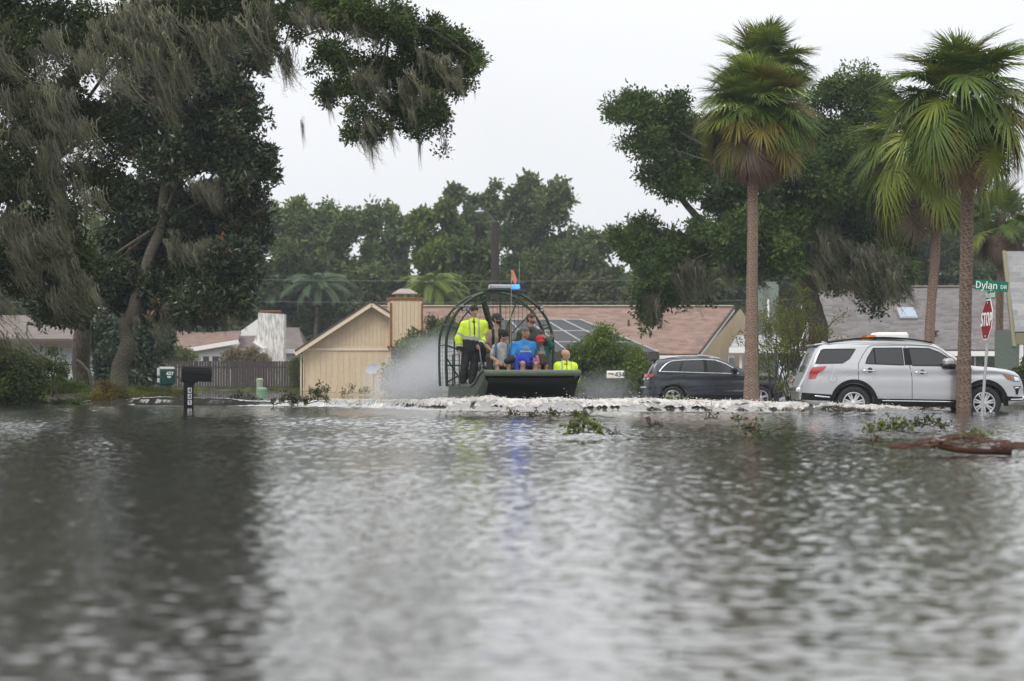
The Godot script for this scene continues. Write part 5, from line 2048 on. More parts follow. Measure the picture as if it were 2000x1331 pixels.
	func strip(path: PackedVector2Array, width: float, out: float, side: float) -> MB:
		# a thin bead following a line on the flank
		var pts := PackedVector3Array()
		for i in path.size() - 1:
			var n := maxi(1, int(path[i].distance_to(path[i + 1]) / 0.08))
			for k in n:
				var p := path[i].lerp(path[i + 1], float(k) / n)
				pts.append(Vector3(p.x, p.y, (z(p.x, p.y) + out) * side))
		var e := path[path.size() - 1]
		pts.append(Vector3(e.x, e.y, (z(e.x, e.y) + out) * side))
		var mb := MB.new()
		mb.tube(pts, PackedFloat32Array([width * 0.5]), 6, true)
		return mb

	func overhead(x0: float, x1: float, inset: float, out: float) -> MB:
		# a sheet on the upper side between two stations: windscreen, rear window
		var mb := MB.new()
		var rows := []
		for i in 9:
			var x := lerpf(x0, x1, i / 8.0)
			var h := height(x)
			var row := PackedVector3Array()
			var w := z(x, h - 0.05) - inset
			for j in 9:
				var t := j / 4.0 - 1.0
				row.append(Vector3(x, h + out - 0.02 * t * t, w * t))
			rows.append(row)
		mb.grid(rows)
		return mb

func circle_path(x: float, y: float, r: float, a0: float, a1: float, n := 20) -> PackedVector2Array:
	var p := PackedVector2Array()
	for i in n + 1:
		var a := lerpf(a0, a1, float(i) / n)
		p.append(Vector2(x + cos(a) * r, y + sin(a) * r))
	return p

func wheel(parent: Node, where: Vector3, r: float, side: float, spokes: int, rim_mat: Material, turn: float) -> void:
	var t := Node3D.new()
	t.name = "wheel"
	parent.add_child(t, true)
	t.position = where
	var xf := Transform3D(Basis(Vector3.RIGHT, PI / 2 * side), Vector3.ZERO)
	var ri := r * 0.66
	var ty := MB.new()
	ty.lathe(PackedVector2Array([Vector2(ri, -0.1), Vector2(r * 0.9, -0.12), Vector2(r, -0.09), Vector2(r, 0.07), Vector2(r * 0.97, 0.1), Vector2(r * 0.86, 0.125), Vector2(ri + 0.01, 0.112), Vector2(ri, 0.09)]), xf, 36)
	part(t, "tyre", ty.mesh(), mats["black_rubber"])
	var rm := MB.new()
	rm.lathe(PackedVector2Array([Vector2(ri, 0.095), Vector2(ri - 0.012, 0.108), Vector2(ri - 0.03, 0.1), Vector2(ri - 0.04, 0.03)]), xf, 36)
	rm.lathe(PackedVector2Array([Vector2(0.001, 0.1), Vector2(0.05, 0.098), Vector2(0.062, 0.08), Vector2(0.07, 0.04)]), xf, 16)
	for i in spokes:
		var a := TAU * i / spokes + turn
		var d := Vector3(cos(a), sin(a), 0)
		var o := Vector3(-sin(a), cos(a), 0)
		for s in [-1.0, 1.0]:
			var in0: Vector3 = d * 0.055 + o * 0.012 * s
			var out0: Vector3 = d * (ri - 0.015) + o * 0.032 * s
			var mid: Vector3 = (in0 + out0) * 0.5 + Vector3(0, 0, 0.075 * side)
			var bs := Basis((out0 - in0).normalized(), (out0 - in0).normalized().cross(Vector3(0, 0, -1)).normalized(), Vector3(0, 0, 1))
			rm.box(mid, Vector3((out0 - in0).length(), 0.036, 0.03), bs, 0.008)
	part(t, "rim", rm.mesh(), rim_mat)
	var dk := MB.new()
	dk.lathe(PackedVector2Array([Vector2(0.001, 0.02), Vector2(ri - 0.02, 0.02)]), xf, 24)
	part(t, "brake_disc", dk.mesh(), mats["black_rubber"])

func pxl(list: Array, x0: float, ground: float, s: float) -> PackedVector2Array:
	var p := PackedVector2Array()
	for q in list:
		p.append(Vector2((q[0] - x0) / s, (ground - q[1]) / s))
	return p

func car_body(t: Node3D, sh: Shell, paint: Material, under: Material) -> MeshInstance3D:
	var body := part(t, "body", sh.skin().mesh(), paint)
	var well := MB.new()
	well.box(Vector3(sh.length * 0.5, 0.62, 0), Vector3(sh.length - 0.5, 0.5, sh.half * 2.0 - 0.5))
	part(t, "underbody", well.mesh(), under)
	return body

func build_cars() -> void:
	build_silver_car()
	build_dark_car()
	build_hidden_car("white_car", "white car mostly hidden behind the many stemmed shrub and silver car", at(1536, 0, 60.5).x, -60.5, Color(0.6, 0.6, 0.6), 1.42)
	build_hidden_car("tan_car", "tan car whose roof shows behind the silver car's windscreen", at(1655, 0, 66.0).x, -66.0, Color(0.42, 0.31, 0.22), 1.5)

func paint(key: String, c: Color, metal: float, rough: float) -> StandardMaterial3D:
	var m := plain(key, c, rough, metal)
	m.clearcoat_enabled = true
	m.clearcoat = 1.0
	m.clearcoat_roughness = 0.04
	return m

func tinted_glass() -> StandardMaterial3D:
	if mats.has("tinted_glass"):
		return mats["tinted_glass"]
	var m := plain("tinted_glass", Color(0.012, 0.013, 0.015), 0.05)
	m.metallic_specular = 0.6
	m.heightmap_enabled = true
	m.heightmap_texture = noise_tex(91, 0.12, 2)
	m.heightmap_scale = 0.05
	m.uv1_triplanar = true
	m.uv1_scale = Vector3.ONE * 1.2
	return m

func build_silver_car() -> void:
	var s := 87.0
	var x0 := 1553.0
	var gy := 819.0
	var d := FOCAL / s
	var sh := Shell.new()
	sh.length = 5.0
	sh.half = 0.99
	sh.sill = 0.3
	sh.belt = (gy - 712.0) / s
	sh.crease = 0.72
	sh.lean = 0.3
	sh.wheels = PackedFloat32Array([1.16, 4.03])
	sh.hub = 0.37
	sh.arch_r = 0.45
	sh.top = PackedVector2Array([Vector2(0, 0.72), Vector2(0.03, 0.8), Vector2(0.09, 0.92), Vector2(0.2, 1.2), Vector2(0.3, 1.42), Vector2(0.38, 1.6), Vector2(0.5, 1.67), Vector2(0.8, 1.715), Vector2(1.3, 1.755), Vector2(1.9, 1.765), Vector2(2.4, 1.75), Vector2(2.8, 1.715), Vector2(3.0, 1.68), Vector2(3.2, 1.56), Vector2(3.7, 1.225), Vector2(3.85, 1.19), Vector2(4.2, 1.165), Vector2(4.55, 1.115), Vector2(4.75, 1.06), Vector2(4.85, 0.99), Vector2(4.92, 0.86), Vector2(4.97, 0.72), Vector2(5.0, 0.5)])
	var t := thing("silver_car", "silver sport utility car standing in the flood at right", "car", Vector3((x0 - MIDDLE) * d / FOCAL, EYE - (gy - HORIZON) / s, -d))
	var pm := paint("silver_paint", Color(0.43, 0.44, 0.455), 0.6, 0.3)
	var blackp: Material = mats["black_plastic"]
	car_body(t, sh, pm, mats["black_rubber"])
	var glass := tinted_glass()
	var seam := plain("seam_shade", Color(0.02, 0.02, 0.02), 0.8)  # near black standing in for shade between the doors
	for side in [1.0, -1.0]:
		# glass
		for w in [["quarter_window", [[1592, 686], [1598, 683.5], [1659, 683], [1646, 702], [1633, 710], [1581, 711]]], ["rear_window", [[1693, 681.5], [1748, 681], [1750, 714], [1677, 711], [1681, 700]]], ["front_window", [[1761, 681], [1800, 682], [1818, 689], [1834, 699], [1851, 716], [1766, 715]]]]:
			var poly := pxl(w[1], x0, gy, s)
			part(t, w[0], sh.patch(poly, 0.006, side).mesh(), glass)
			var rim := poly.duplicate()
			rim.append(poly[0])
			part(t, "window_seal", sh.strip(rim, 0.022, 0.004, side).mesh(), mats["black_rubber"])
		part(t, "pillar_trim", sh.patch(pxl([[1750, 681], [1760, 681], [1765, 714], [1752, 714]], x0, gy, s), 0.007, side).mesh(), blackp)
		part(t, "window_divider", sh.strip(pxl([[1694, 684], [1696, 711]], x0, gy, s), 0.03, 0.008, side).mesh(), blackp)
		# door gaps: dark beads drawn in place of the shaded groove
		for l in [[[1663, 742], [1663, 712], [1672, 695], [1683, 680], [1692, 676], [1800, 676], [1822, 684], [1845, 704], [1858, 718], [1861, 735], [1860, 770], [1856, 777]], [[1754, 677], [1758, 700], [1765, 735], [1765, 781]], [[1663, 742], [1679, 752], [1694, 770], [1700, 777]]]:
			part(t, "seam_shade", sh.strip(pxl(l, x0, gy, s), 0.014, -0.001, side).mesh(), seam)
		# handles in chrome
		for hx in [1683.0, 1783.0]:
			var hm := MB.new()
			var c := pxl([[hx, 724.5]], x0, gy, s)[0]
			if hx > 1700.0:
				c = pxl([[hx, 728]], x0, gy, s)[0]
			var zz := sh.z(c.x, c.y)
			hm.tube(PackedVector3Array([Vector3(c.x - 0.13, c.y + 0.006, (zz + 0.005) * side), Vector3(c.x - 0.1, c.y + 0.004, (zz + 0.04) * side), Vector3(c.x + 0.1, c.y - 0.004, (zz + 0.04) * side), Vector3(c.x + 0.13, c.y - 0.006, (zz + 0.005) * side)]), taper(0.016, 0.016, 4), 8)
			part(t, "door_handle", hm.mesh(), mats["chrome"])
			var cup := MB.new()
			cup.lathe(PackedVector2Array([Vector2(0.001, 0.002), Vector2(0.05, 0.002), Vector2(0.056, -0.01)]), Transform3D(Basis(Vector3.RIGHT, PI / 2 * side), Vector3(c.x + 0.02, c.y + 0.01, (zz + 0.003) * side)), 16)
			part(t, "handle_cup", cup.mesh(), seam)
		# cladding round the arches and along the sill
		for wx in sh.wheels:
			var arc := circle_path(wx, sh.hub, sh.arch_r + 0.035, PI + 0.2, -0.2, 22)
			var outer := PackedVector2Array()
			for p in circle_path(wx, sh.hub, sh.arch_r + 0.075, PI + 0.12, -0.12, 22):
				outer.append(p)
			var inner := circle_path(wx, sh.hub, sh.arch_r - 0.01, -0.12, PI + 0.12, 22)
			outer.append_array(inner)
			part(t, "arch_cladding", sh.patch(outer, 0.014, side, 0.03).mesh(), blackp)
			wheel(t, Vector3(wx, sh.hub, (sh.half - 0.14) * side), 0.375, side, 7, plain("alloy", Color(0.62, 0.63, 0.64), 0.3, 0.8), 0.2)
		part(t, "sill_cladding", sh.patch(PackedVector2Array([Vector2(1.66, 0.29), Vector2(3.53, 0.29), Vector2(3.5, 0.44), Vector2(1.68, 0.47)]), 0.012, side, 0.03).mesh(), blackp)
		part(t, "sill_chrome", sh.strip(PackedVector2Array([Vector2(1.78, 0.425), Vector2(3.36, 0.40)]), 0.035, 0.018, side).mesh(), mats["chrome"])
		part(t, "bumper_cladding", sh.patch(PackedVector2Array([Vector2(0.03, 0.44), Vector2(0.68, 0.42), Vector2(0.66, 0.56), Vector2(0.05, 0.6)]), 0.008, side, 0.03).mesh(), blackp)
		part(t, "bumper_chrome", sh.strip(PackedVector2Array([Vector2(0.3, 0.53), Vector2(0.62, 0.5)]), 0.035, 0.02, side).mesh(), mats["chrome"])
		part(t, "front_lip", sh.patch(PackedVector2Array([Vector2(4.5, 0.42), Vector2(4.96, 0.42), Vector2(4.97, 0.5), Vector2(4.53, 0.52)]), 0.006, side, 0.03).mesh(), blackp)
		part(t, "lip_chrome", sh.strip(PackedVector2Array([Vector2(4.6, 0.45), Vector2(4.9, 0.455), Vector2(4.96, 0.52)]), 0.03, 0.012, side).mesh(), mats["chrome"])
		# lights
		part(t, "tail_light", sh.patch(pxl([[1568, 741], [1570, 728], [1575, 718], [1602, 716], [1596, 724], [1586, 729], [1580, 740]], x0, gy, s), 0.014, side, 0.03).mesh(), lens_red())
		var hl := part(t, "headlight", sh.patch(pxl([[1937, 730], [1960, 733], [1974, 737], [1979, 745], [1960, 746], [1947, 742]], x0, gy, s), 0.008, side, 0.03).mesh(), plain("headlight_glass", Color(0.16, 0.17, 0.18), 0.05, 0.3))
		part(hl, "amber_reflector", sh.patch(pxl([[1941, 732], [1954, 734], [1956, 741], [1948, 741]], x0, gy, s), 0.013, side, 0.02).mesh(), plain("amber", Color(0.24, 0.08, 0.015), 0.15))
		part(hl, "projector", sh.patch(pxl([[1960, 736], [1971, 738], [1973, 744], [1962, 744]], x0, gy, s), 0.013, side, 0.02).mesh(), mats["chrome"])
		part(t, "fog_light_recess", sh.patch(pxl([[1958, 755], [1977, 754], [1971, 761], [1968, 771], [1964, 770], [1963, 762]], x0, gy, s), 0.006, side, 0.02).mesh(), blackp)
		part(t, "fog_light", sh.strip(pxl([[1961, 758], [1970, 757]], x0, gy, s), 0.03, 0.015, side).mesh(), mats["chrome"])
		var fuel := pxl([[1613.5, 740]], x0, gy, s)[0]
		if side > 0.0:
			var ring := circle_path(fuel.x, fuel.y, 0.092, 0.0, TAU, 28)
			part(t, "fuel_door", sh.strip(ring, 0.008, 0.0, side).mesh(), plain("seam_grey", Color(0.16, 0.16, 0.165), 0.6))
		# mirror
		var mp := pxl([[1834, 711]], x0, gy, s)[0]
		var mz := sh.z(mp.x, mp.y)
		var mm := MB.new()
		mm.box(Vector3(mp.x - 0.02, mp.y + 0.03, (mz + 0.16) * side), Vector3(0.22, 0.17, 0.24), Basis(Vector3.UP, 0.25 * side), 0.055)
		var mir := part(t, "mirror", mm.mesh(), pm)
		var mb2 := MB.new()
		mb2.box(Vector3(mp.x + 0.0, mp.y - 0.065, (mz + 0.13) * side), Vector3(0.24, 0.06, 0.26), Basis(Vector3.UP, 0.25 * side), 0.025)
		mb2.box(Vector3(mp.x + 0.06, mp.y - 0.09, (mz + 0.02) * side), Vector3(0.2, 0.06, 0.12), Basis.IDENTITY, 0.02)
		part(mir, "mirror_foot", mb2.mesh(), blackp)
		# roof rail
		var rr := PackedVector3Array()
		for i in 16:
			var x := lerpf(0.62, 2.95, i / 15.0)
			var lift := 0.045 * sin(clampf(i / 15.0, 0.02, 0.98) * PI) + 0.01
			rr.append(Vector3(x, sh.height(x) + lift, 0.68 * side))
		var rm := MB.new()
		rm.tube(rr, taper(0.018, 0.018, 16), 8)
		part(t, "roof_rail", rm.mesh(), blackp)
	part(t, "windscreen", sh.overhead(3.08, 3.68, 0.08, 0.006).mesh(), glass)
	part(t, "rear_glass", sh.overhead(0.14, 0.33, 0.16, 0.006).mesh(), glass)
	var sp := MB.new()
	sp.box(Vector3(0.46, 1.672, 0), Vector3(0.24, 0.035, 1.24), Basis(Vector3.FORWARD, -0.15), 0.015)
	part(t, "rear_spoiler", sp.mesh(), pm)
	var gr := MB.new()
	gr.box(Vector3(4.95, 0.78, 0), Vector3(0.12, 0.26, 1.1), Basis.IDENTITY, 0.03)
	part(t, "grille", gr.mesh(), blackp)
	var bump := MB.new()
	bump.box(Vector3(-0.01, 0.66, 0), Vector3(0.12, 0.1, 1.36), Basis.IDENTITY, 0.03)
	part(t, "rear_bumper_step", bump.mesh(), mats["chrome"])
	var fin := MB.new()
	fin.extrude(PackedVector2Array([Vector2(0.55, 1.66), Vector2(0.75, 1.7), Vector2(0.62, 1.76)]), Transform3D(Basis.IDENTITY, Vector3(0, 0, 0.02)), 0.04)
	part(t, "antenna_fin", fin.mesh(), pm)
	# white light housing on the roof
	var b := thing("roof_light_housing", "low white light housing with amber end on the silver car's roof", "light bar", t.position + Vector3(1.9, 1.77, 0.1))
	var bm := MB.new()
	bm.box(Vector3(0.2, 0.085, 0), Vector3(0.72, 0.17, 0.9), Basis.IDENTITY, 0.05)
	part(b, "housing", bm.mesh(), mats["white_paint"])
	var am := MB.new()
	am.box(Vector3(-0.27, 0.06, 0), Vector3(0.22, 0.1, 0.8), Basis.IDENTITY, 0.045)
	part(b, "amber_lens", am.mesh(), plain("amber_lens", Color(0.5, 0.14, 0.02), 0.15))
	var st := MB.new()
	st.box(Vector3(0.05, 0.03, 0.455), Vector3(0.75, 0.03, 0.02), Basis.IDENTITY, 0.006)
	part(b, "dark_strip", st.mesh(), blackp)

func lens_red() -> StandardMaterial3D:
	if mats.has("lens_red"):
		return mats["lens_red"]
	var m := plain("lens_red", Color(0.32, 0.008, 0.01), 0.12)
	m.clearcoat_enabled = true
	return m

func build_dark_car() -> void:
	var s := 58.0
	var x0 := 1255.0
	var gy := 799.0
	var d := FOCAL / s
	var sh := Shell.new()
	sh.length = 4.82
	sh.half = 0.96
	sh.sill = 0.34
	sh.belt = (gy - 728.0) / s
	sh.crease = 0.75
	sh.lean = 0.34
	sh.wheels = PackedFloat32Array([0.95, 3.87])
	sh.hub = 0.385
	sh.arch_r = 0.46
	sh.top = PackedVector2Array([Vector2(0, 0.78), Vector2(0.02, 1.0), Vector2(0.1, 1.16), Vector2(0.2, 1.36), Vector2(0.33, 1.56), Vector2(0.45, 1.655), Vector2(0.8, 1.705), Vector2(1.3, 1.735), Vector2(1.9, 1.74), Vector2(2.3, 1.72), Vector2(2.6, 1.66), Vector2(2.8, 1.58), Vector2(3.36, 1.3), Vector2(3.6, 1.235), Vector2(4.2, 1.18), Vector2(4.55, 1.11), Vector2(4.7, 1.0), Vector2(4.78, 0.85), Vector2(4.82, 0.6)])
	var t := thing("dark_car", "dark blue sport utility car parked behind the tall palm's trunk", "car", Vector3((x0 - MIDDLE) * d / FOCAL, EYE - (gy - HORIZON) / s, -d))
	var pm := paint("dark_blue_paint", Color(0.011, 0.016, 0.026), 0.15, 0.3)
	var blackp: Material = mats["black_plastic"]
	car_body(t, sh, pm, mats["black_rubber"])
	var glass := tinted_glass()
	var seam := plain("seam_shade", Color(0.02, 0.02, 0.02), 0.8)
	for side in [1.0, -1.0]:
		for w in [["quarter_window", [[1286, 725], [1298, 713], [1309, 707.5], [1329, 706], [1321, 727]]], ["rear_window", [[1331, 705.8], [1369, 705], [1370, 728.5], [1325, 727]]], ["front_window", [[1377, 705], [1393, 706], [1410, 712], [1424, 720], [1433, 730], [1379, 728.7]]]]:
			part(t, w[0], sh.patch(pxl(w[1], x0, gy, s), 0.006, side).mesh(), glass)
		part(t, "pillar_trim", sh.patch(pxl([[1369.5, 705], [1376.5, 705], [1378.5, 728.6], [1370.5, 728.4]], x0, gy, s), 0.007, side).mesh(), blackp)
		part(t, "pillar_trim", sh.patch(pxl([[1329.4, 706], [1330.8, 706], [1324.6, 727], [1321.5, 727]], x0, gy, s), 0.007, side).mesh(), blackp)
		part(t, "window_chrome", sh.strip(pxl([[1283.5, 726.3], [1297, 712], [1308, 706.3], [1330, 704.3], [1372, 703.4], [1394, 704.5], [1411, 710.5], [1426, 719.5], [1437, 730.8], [1283.5, 726.3]], x0, gy, s), 0.034, 0.01, side).mesh(), mats["chrome"])
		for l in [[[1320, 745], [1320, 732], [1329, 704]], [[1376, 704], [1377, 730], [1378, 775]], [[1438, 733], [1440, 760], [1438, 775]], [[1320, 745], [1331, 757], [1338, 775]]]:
			part(t, "seam_shade", sh.strip(pxl(l, x0, gy, s), 0.014, -0.001, side).mesh(), seam)  # dark bead set in place of the shade in each gap
		for hx in [1331.0, 1388.5]:
			var c := pxl([[hx, 732.5 + (hx - 1331.0) * 0.02]], x0, gy, s)[0]
			var zz := sh.z(c.x, c.y)
			var hm := MB.new()
			hm.tube(PackedVector3Array([Vector3(c.x - 0.12, c.y, (zz + 0.005) * side), Vector3(c.x - 0.09, c.y, (zz + 0.04) * side), Vector3(c.x + 0.09, c.y, (zz + 0.04) * side), Vector3(c.x + 0.12, c.y, (zz + 0.005) * side)]), taper(0.016, 0.016, 4), 8)
			part(t, "door_handle", hm.mesh(), pm)
		for wx in sh.wheels:
			var outer := circle_path(wx, sh.hub, sh.arch_r + 0.06, PI + 0.12, -0.12, 22)
			outer.append_array(circle_path(wx, sh.hub, sh.arch_r - 0.01, -0.12, PI + 0.12, 22))
			part(t, "arch_cladding", sh.patch(outer, 0.012, side, 0.03).mesh(), pm)
			wheel(t, Vector3(wx, sh.hub, (sh.half - 0.14) * side), 0.385, side, 5, plain("alloy", Color(0.62, 0.63, 0.64), 0.3, 0.8), 0.31)
		part(t, "sill_cladding", sh.patch(PackedVector2Array([Vector2(1.44, 0.33), Vector2(3.38, 0.33), Vector2(3.36, 0.47), Vector2(1.46, 0.47)]), 0.012, side, 0.03).mesh(), blackp)
		part(t, "door_moulding", sh.strip(PackedVector2Array([Vector2(1.55, 0.67), Vector2(1.9, 0.71), Vector2(3.2, 0.69)]), 0.03, 0.004, side).mesh(), pm)
		part(t, "tail_light", sh.patch(pxl([[1255.5, 739], [1257, 731], [1273, 731], [1272, 735], [1266, 738]], x0, gy, s), 0.014, side, 0.03).mesh(), lens_red())
		part(t, "reverse_light", sh.patch(pxl([[1255.5, 742.5], [1256, 739.2], [1266, 738.3], [1262, 741.5]], x0, gy, s), 0.012, side, 0.03).mesh(), mats["white_paint"])
		part(t, "headlight", sh.patch(PackedVector2Array([Vector2(4.35, 1.0), Vector2(4.7, 0.97), Vector2(4.72, 0.86), Vector2(4.5, 0.88)]), 0.008, side, 0.03).mesh(), plain("headlight_glass", Color(0.16, 0.17, 0.18), 0.05, 0.3))
		var mp := pxl([[1428, 726]], x0, gy, s)[0]
		var mz := sh.z(mp.x, mp.y)
		var mm := MB.new()
		mm.box(Vector3(mp.x, mp.y + 0.03, (mz + 0.15) * side), Vector3(0.2, 0.17, 0.24), Basis(Vector3.UP, 0.25 * side), 0.05)
		mm.box(Vector3(mp.x + 0.03, mp.y - 0.06, (mz + 0.03) * side), Vector3(0.14, 0.05, 0.14), Basis.IDENTITY, 0.02)
		part(t, "mirror", mm.mesh(), blackp)
		var rr := PackedVector3Array()
		for i in 14:
			var x := lerpf(0.85, 2.55, i / 13.0)
			rr.append(Vector3(x, sh.height(x) + 0.012 + 0.035 * sin(clampf(i / 13.0, 0.02, 0.98) * PI), 0.6 * side))
		var rm := MB.new()
		rm.tube(rr, taper(0.02, 0.02, 14), 8)
		part(t, "roof_rail", rm.mesh(), mats["chrome"])
	part(t, "windscreen", sh.overhead(2.75, 3.34, 0.08, 0.006).mesh(), glass)
	part(t, "rear_glass", sh.overhead(0.1, 0.3, 0.14, 0.006).mesh(), glass)
	var sp := MB.new()
	sp.box(Vector3(0.36, 1.645, 0), Vector3(0.26, 0.04, 1.25), Basis(Vector3.FORWARD, -0.12), 0.015)
	part(t, "rear_spoiler", sp.mesh(), blackp)
	var bm := MB.new()
	bm.box(Vector3(0.06, 0.72, 0), Vector3(0.2, 0.06, 1.5), Basis.IDENTITY, 0.025)
	part(t, "rear_bumper_step", bm.mesh(), mats["galvanised"])
	var gp := Vector2(2.95, 0.615)
	letters(t, "door_lettering", "GRAND CHEROKEE", 0.055, mats["chrome"], Transform3D(Basis.IDENTITY, Vector3(gp.x, gp.y, sh.z(gp.x, gp.y) + 0.008)), 0.004, true)

func build_hidden_car(called: String, label: String, x: float, z: float, c: Color, h: float) -> void:
	var sh := Shell.new()
	sh.length = 4.7
	sh.half = 0.9
	sh.sill = 0.26
	sh.belt = 0.93
	sh.crease = 0.6
	sh.lean = 0.42
	sh.wheels = PackedFloat32Array([0.95, 3.75])
	sh.hub = 0.33
	sh.arch_r = 0.39
	sh.top = PackedVector2Array([Vector2(0, 0.72), Vector2(0.05, 0.95), Vector2(0.15, 1.04), Vector2(0.7, 1.08), Vector2(1.3, h - 0.05), Vector2(1.7, h), Vector2(2.3, h), Vector2(2.65, h - 0.06), Vector2(3.4, 1.03), Vector2(4.3, 0.92), Vector2(4.6, 0.78), Vector2(4.7, 0.5)])
	var t := thing(called, label, "car", Vector3(x, -0.2, z))
	car_body(t, sh, paint(called + "_paint", c, 0.2, 0.3), mats["black_rubber"])
	for side in [1.0, -1.0]:
		for w in [[Vector2(1.0, 0.98), Vector2(1.35, h - 0.12), Vector2(1.9, h - 0.1), Vector2(1.9, 0.96)], [Vector2(1.96, 0.96), Vector2(1.96, h - 0.1), Vector2(2.55, h - 0.13), Vector2(3.1, 0.96)]]:
			part(t, "side_window", sh.patch(PackedVector2Array(w), 0.006, side).mesh(), tinted_glass())
		part(t, "tail_light", sh.patch(PackedVector2Array([Vector2(0.03, 0.78), Vector2(0.3, 0.82), Vector2(0.34, 0.92), Vector2(0.05, 0.92)]), 0.012, side, 0.02).mesh(), lens_red())
		for wx in sh.wheels:
			wheel(t, Vector3(wx, sh.hub, (sh.half - 0.13) * side), 0.33, side, 5, plain("alloy", Color(0.62, 0.63, 0.64), 0.3, 0.8), 0.0)
	part(t, "windscreen", sh.overhead(2.7, 3.35, 0.1, 0.006).mesh(), tinted_glass())
	part(t, "rear_glass", sh.overhead(0.78, 1.25, 0.1, 0.006).mesh(), tinted_glass())

# ------------------------------------------------------------ airboat
const BOAT_AT := Vector3(-0.02, 0, -49.95)
const BOAT_TURN := 0.209

func on_boat(px: float, py: float, z: float) -> Vector3:
	# the point of the boat's own frame that lies z metres ahead of its middle
	var c := cos(BOAT_TURN)
	var s := sin(BOAT_TURN)
	var x := 0.0
	var d := 50.0
	for i in 6:
		d = -BOAT_AT.z + x * s - z * c
		x = ((px - MIDDLE) / FOCAL * d - BOAT_AT.x - z * s) / c
	return Vector3(x, EYE - (py - HORIZON) * d / FOCAL, z)

func pipe(parent: Node, called: String, keys: Array, r: float, mat: Material, curved := false, sides := 8) -> MeshInstance3D:
	var mb := MB.new()
	var pts := curve_points(keys, keys.size() * 4) if curved else PackedVector3Array(keys)
	mb.tube(pts, taper(r, r, pts.size()), sides)
	return part(parent, called, mb.mesh(), mat)

func arch_points(r: float, z: float, base: float, spring: float, squash := 1.0) -> PackedVector3Array:
	var p := PackedVector3Array()
	p.append(Vector3(-r * 0.985, base, z))
	p.append(Vector3(-r, (base + spring) * 0.5, z))
	for i in 25:
		var a := PI - PI * i / 24.0
		p.append(Vector3(cos(a) * r, spring + sin(a) * r * squash, z))
	p.append(Vector3(r, (base + spring) * 0.5, z))
	p.append(Vector3(r * 0.985, base, z))
	return p

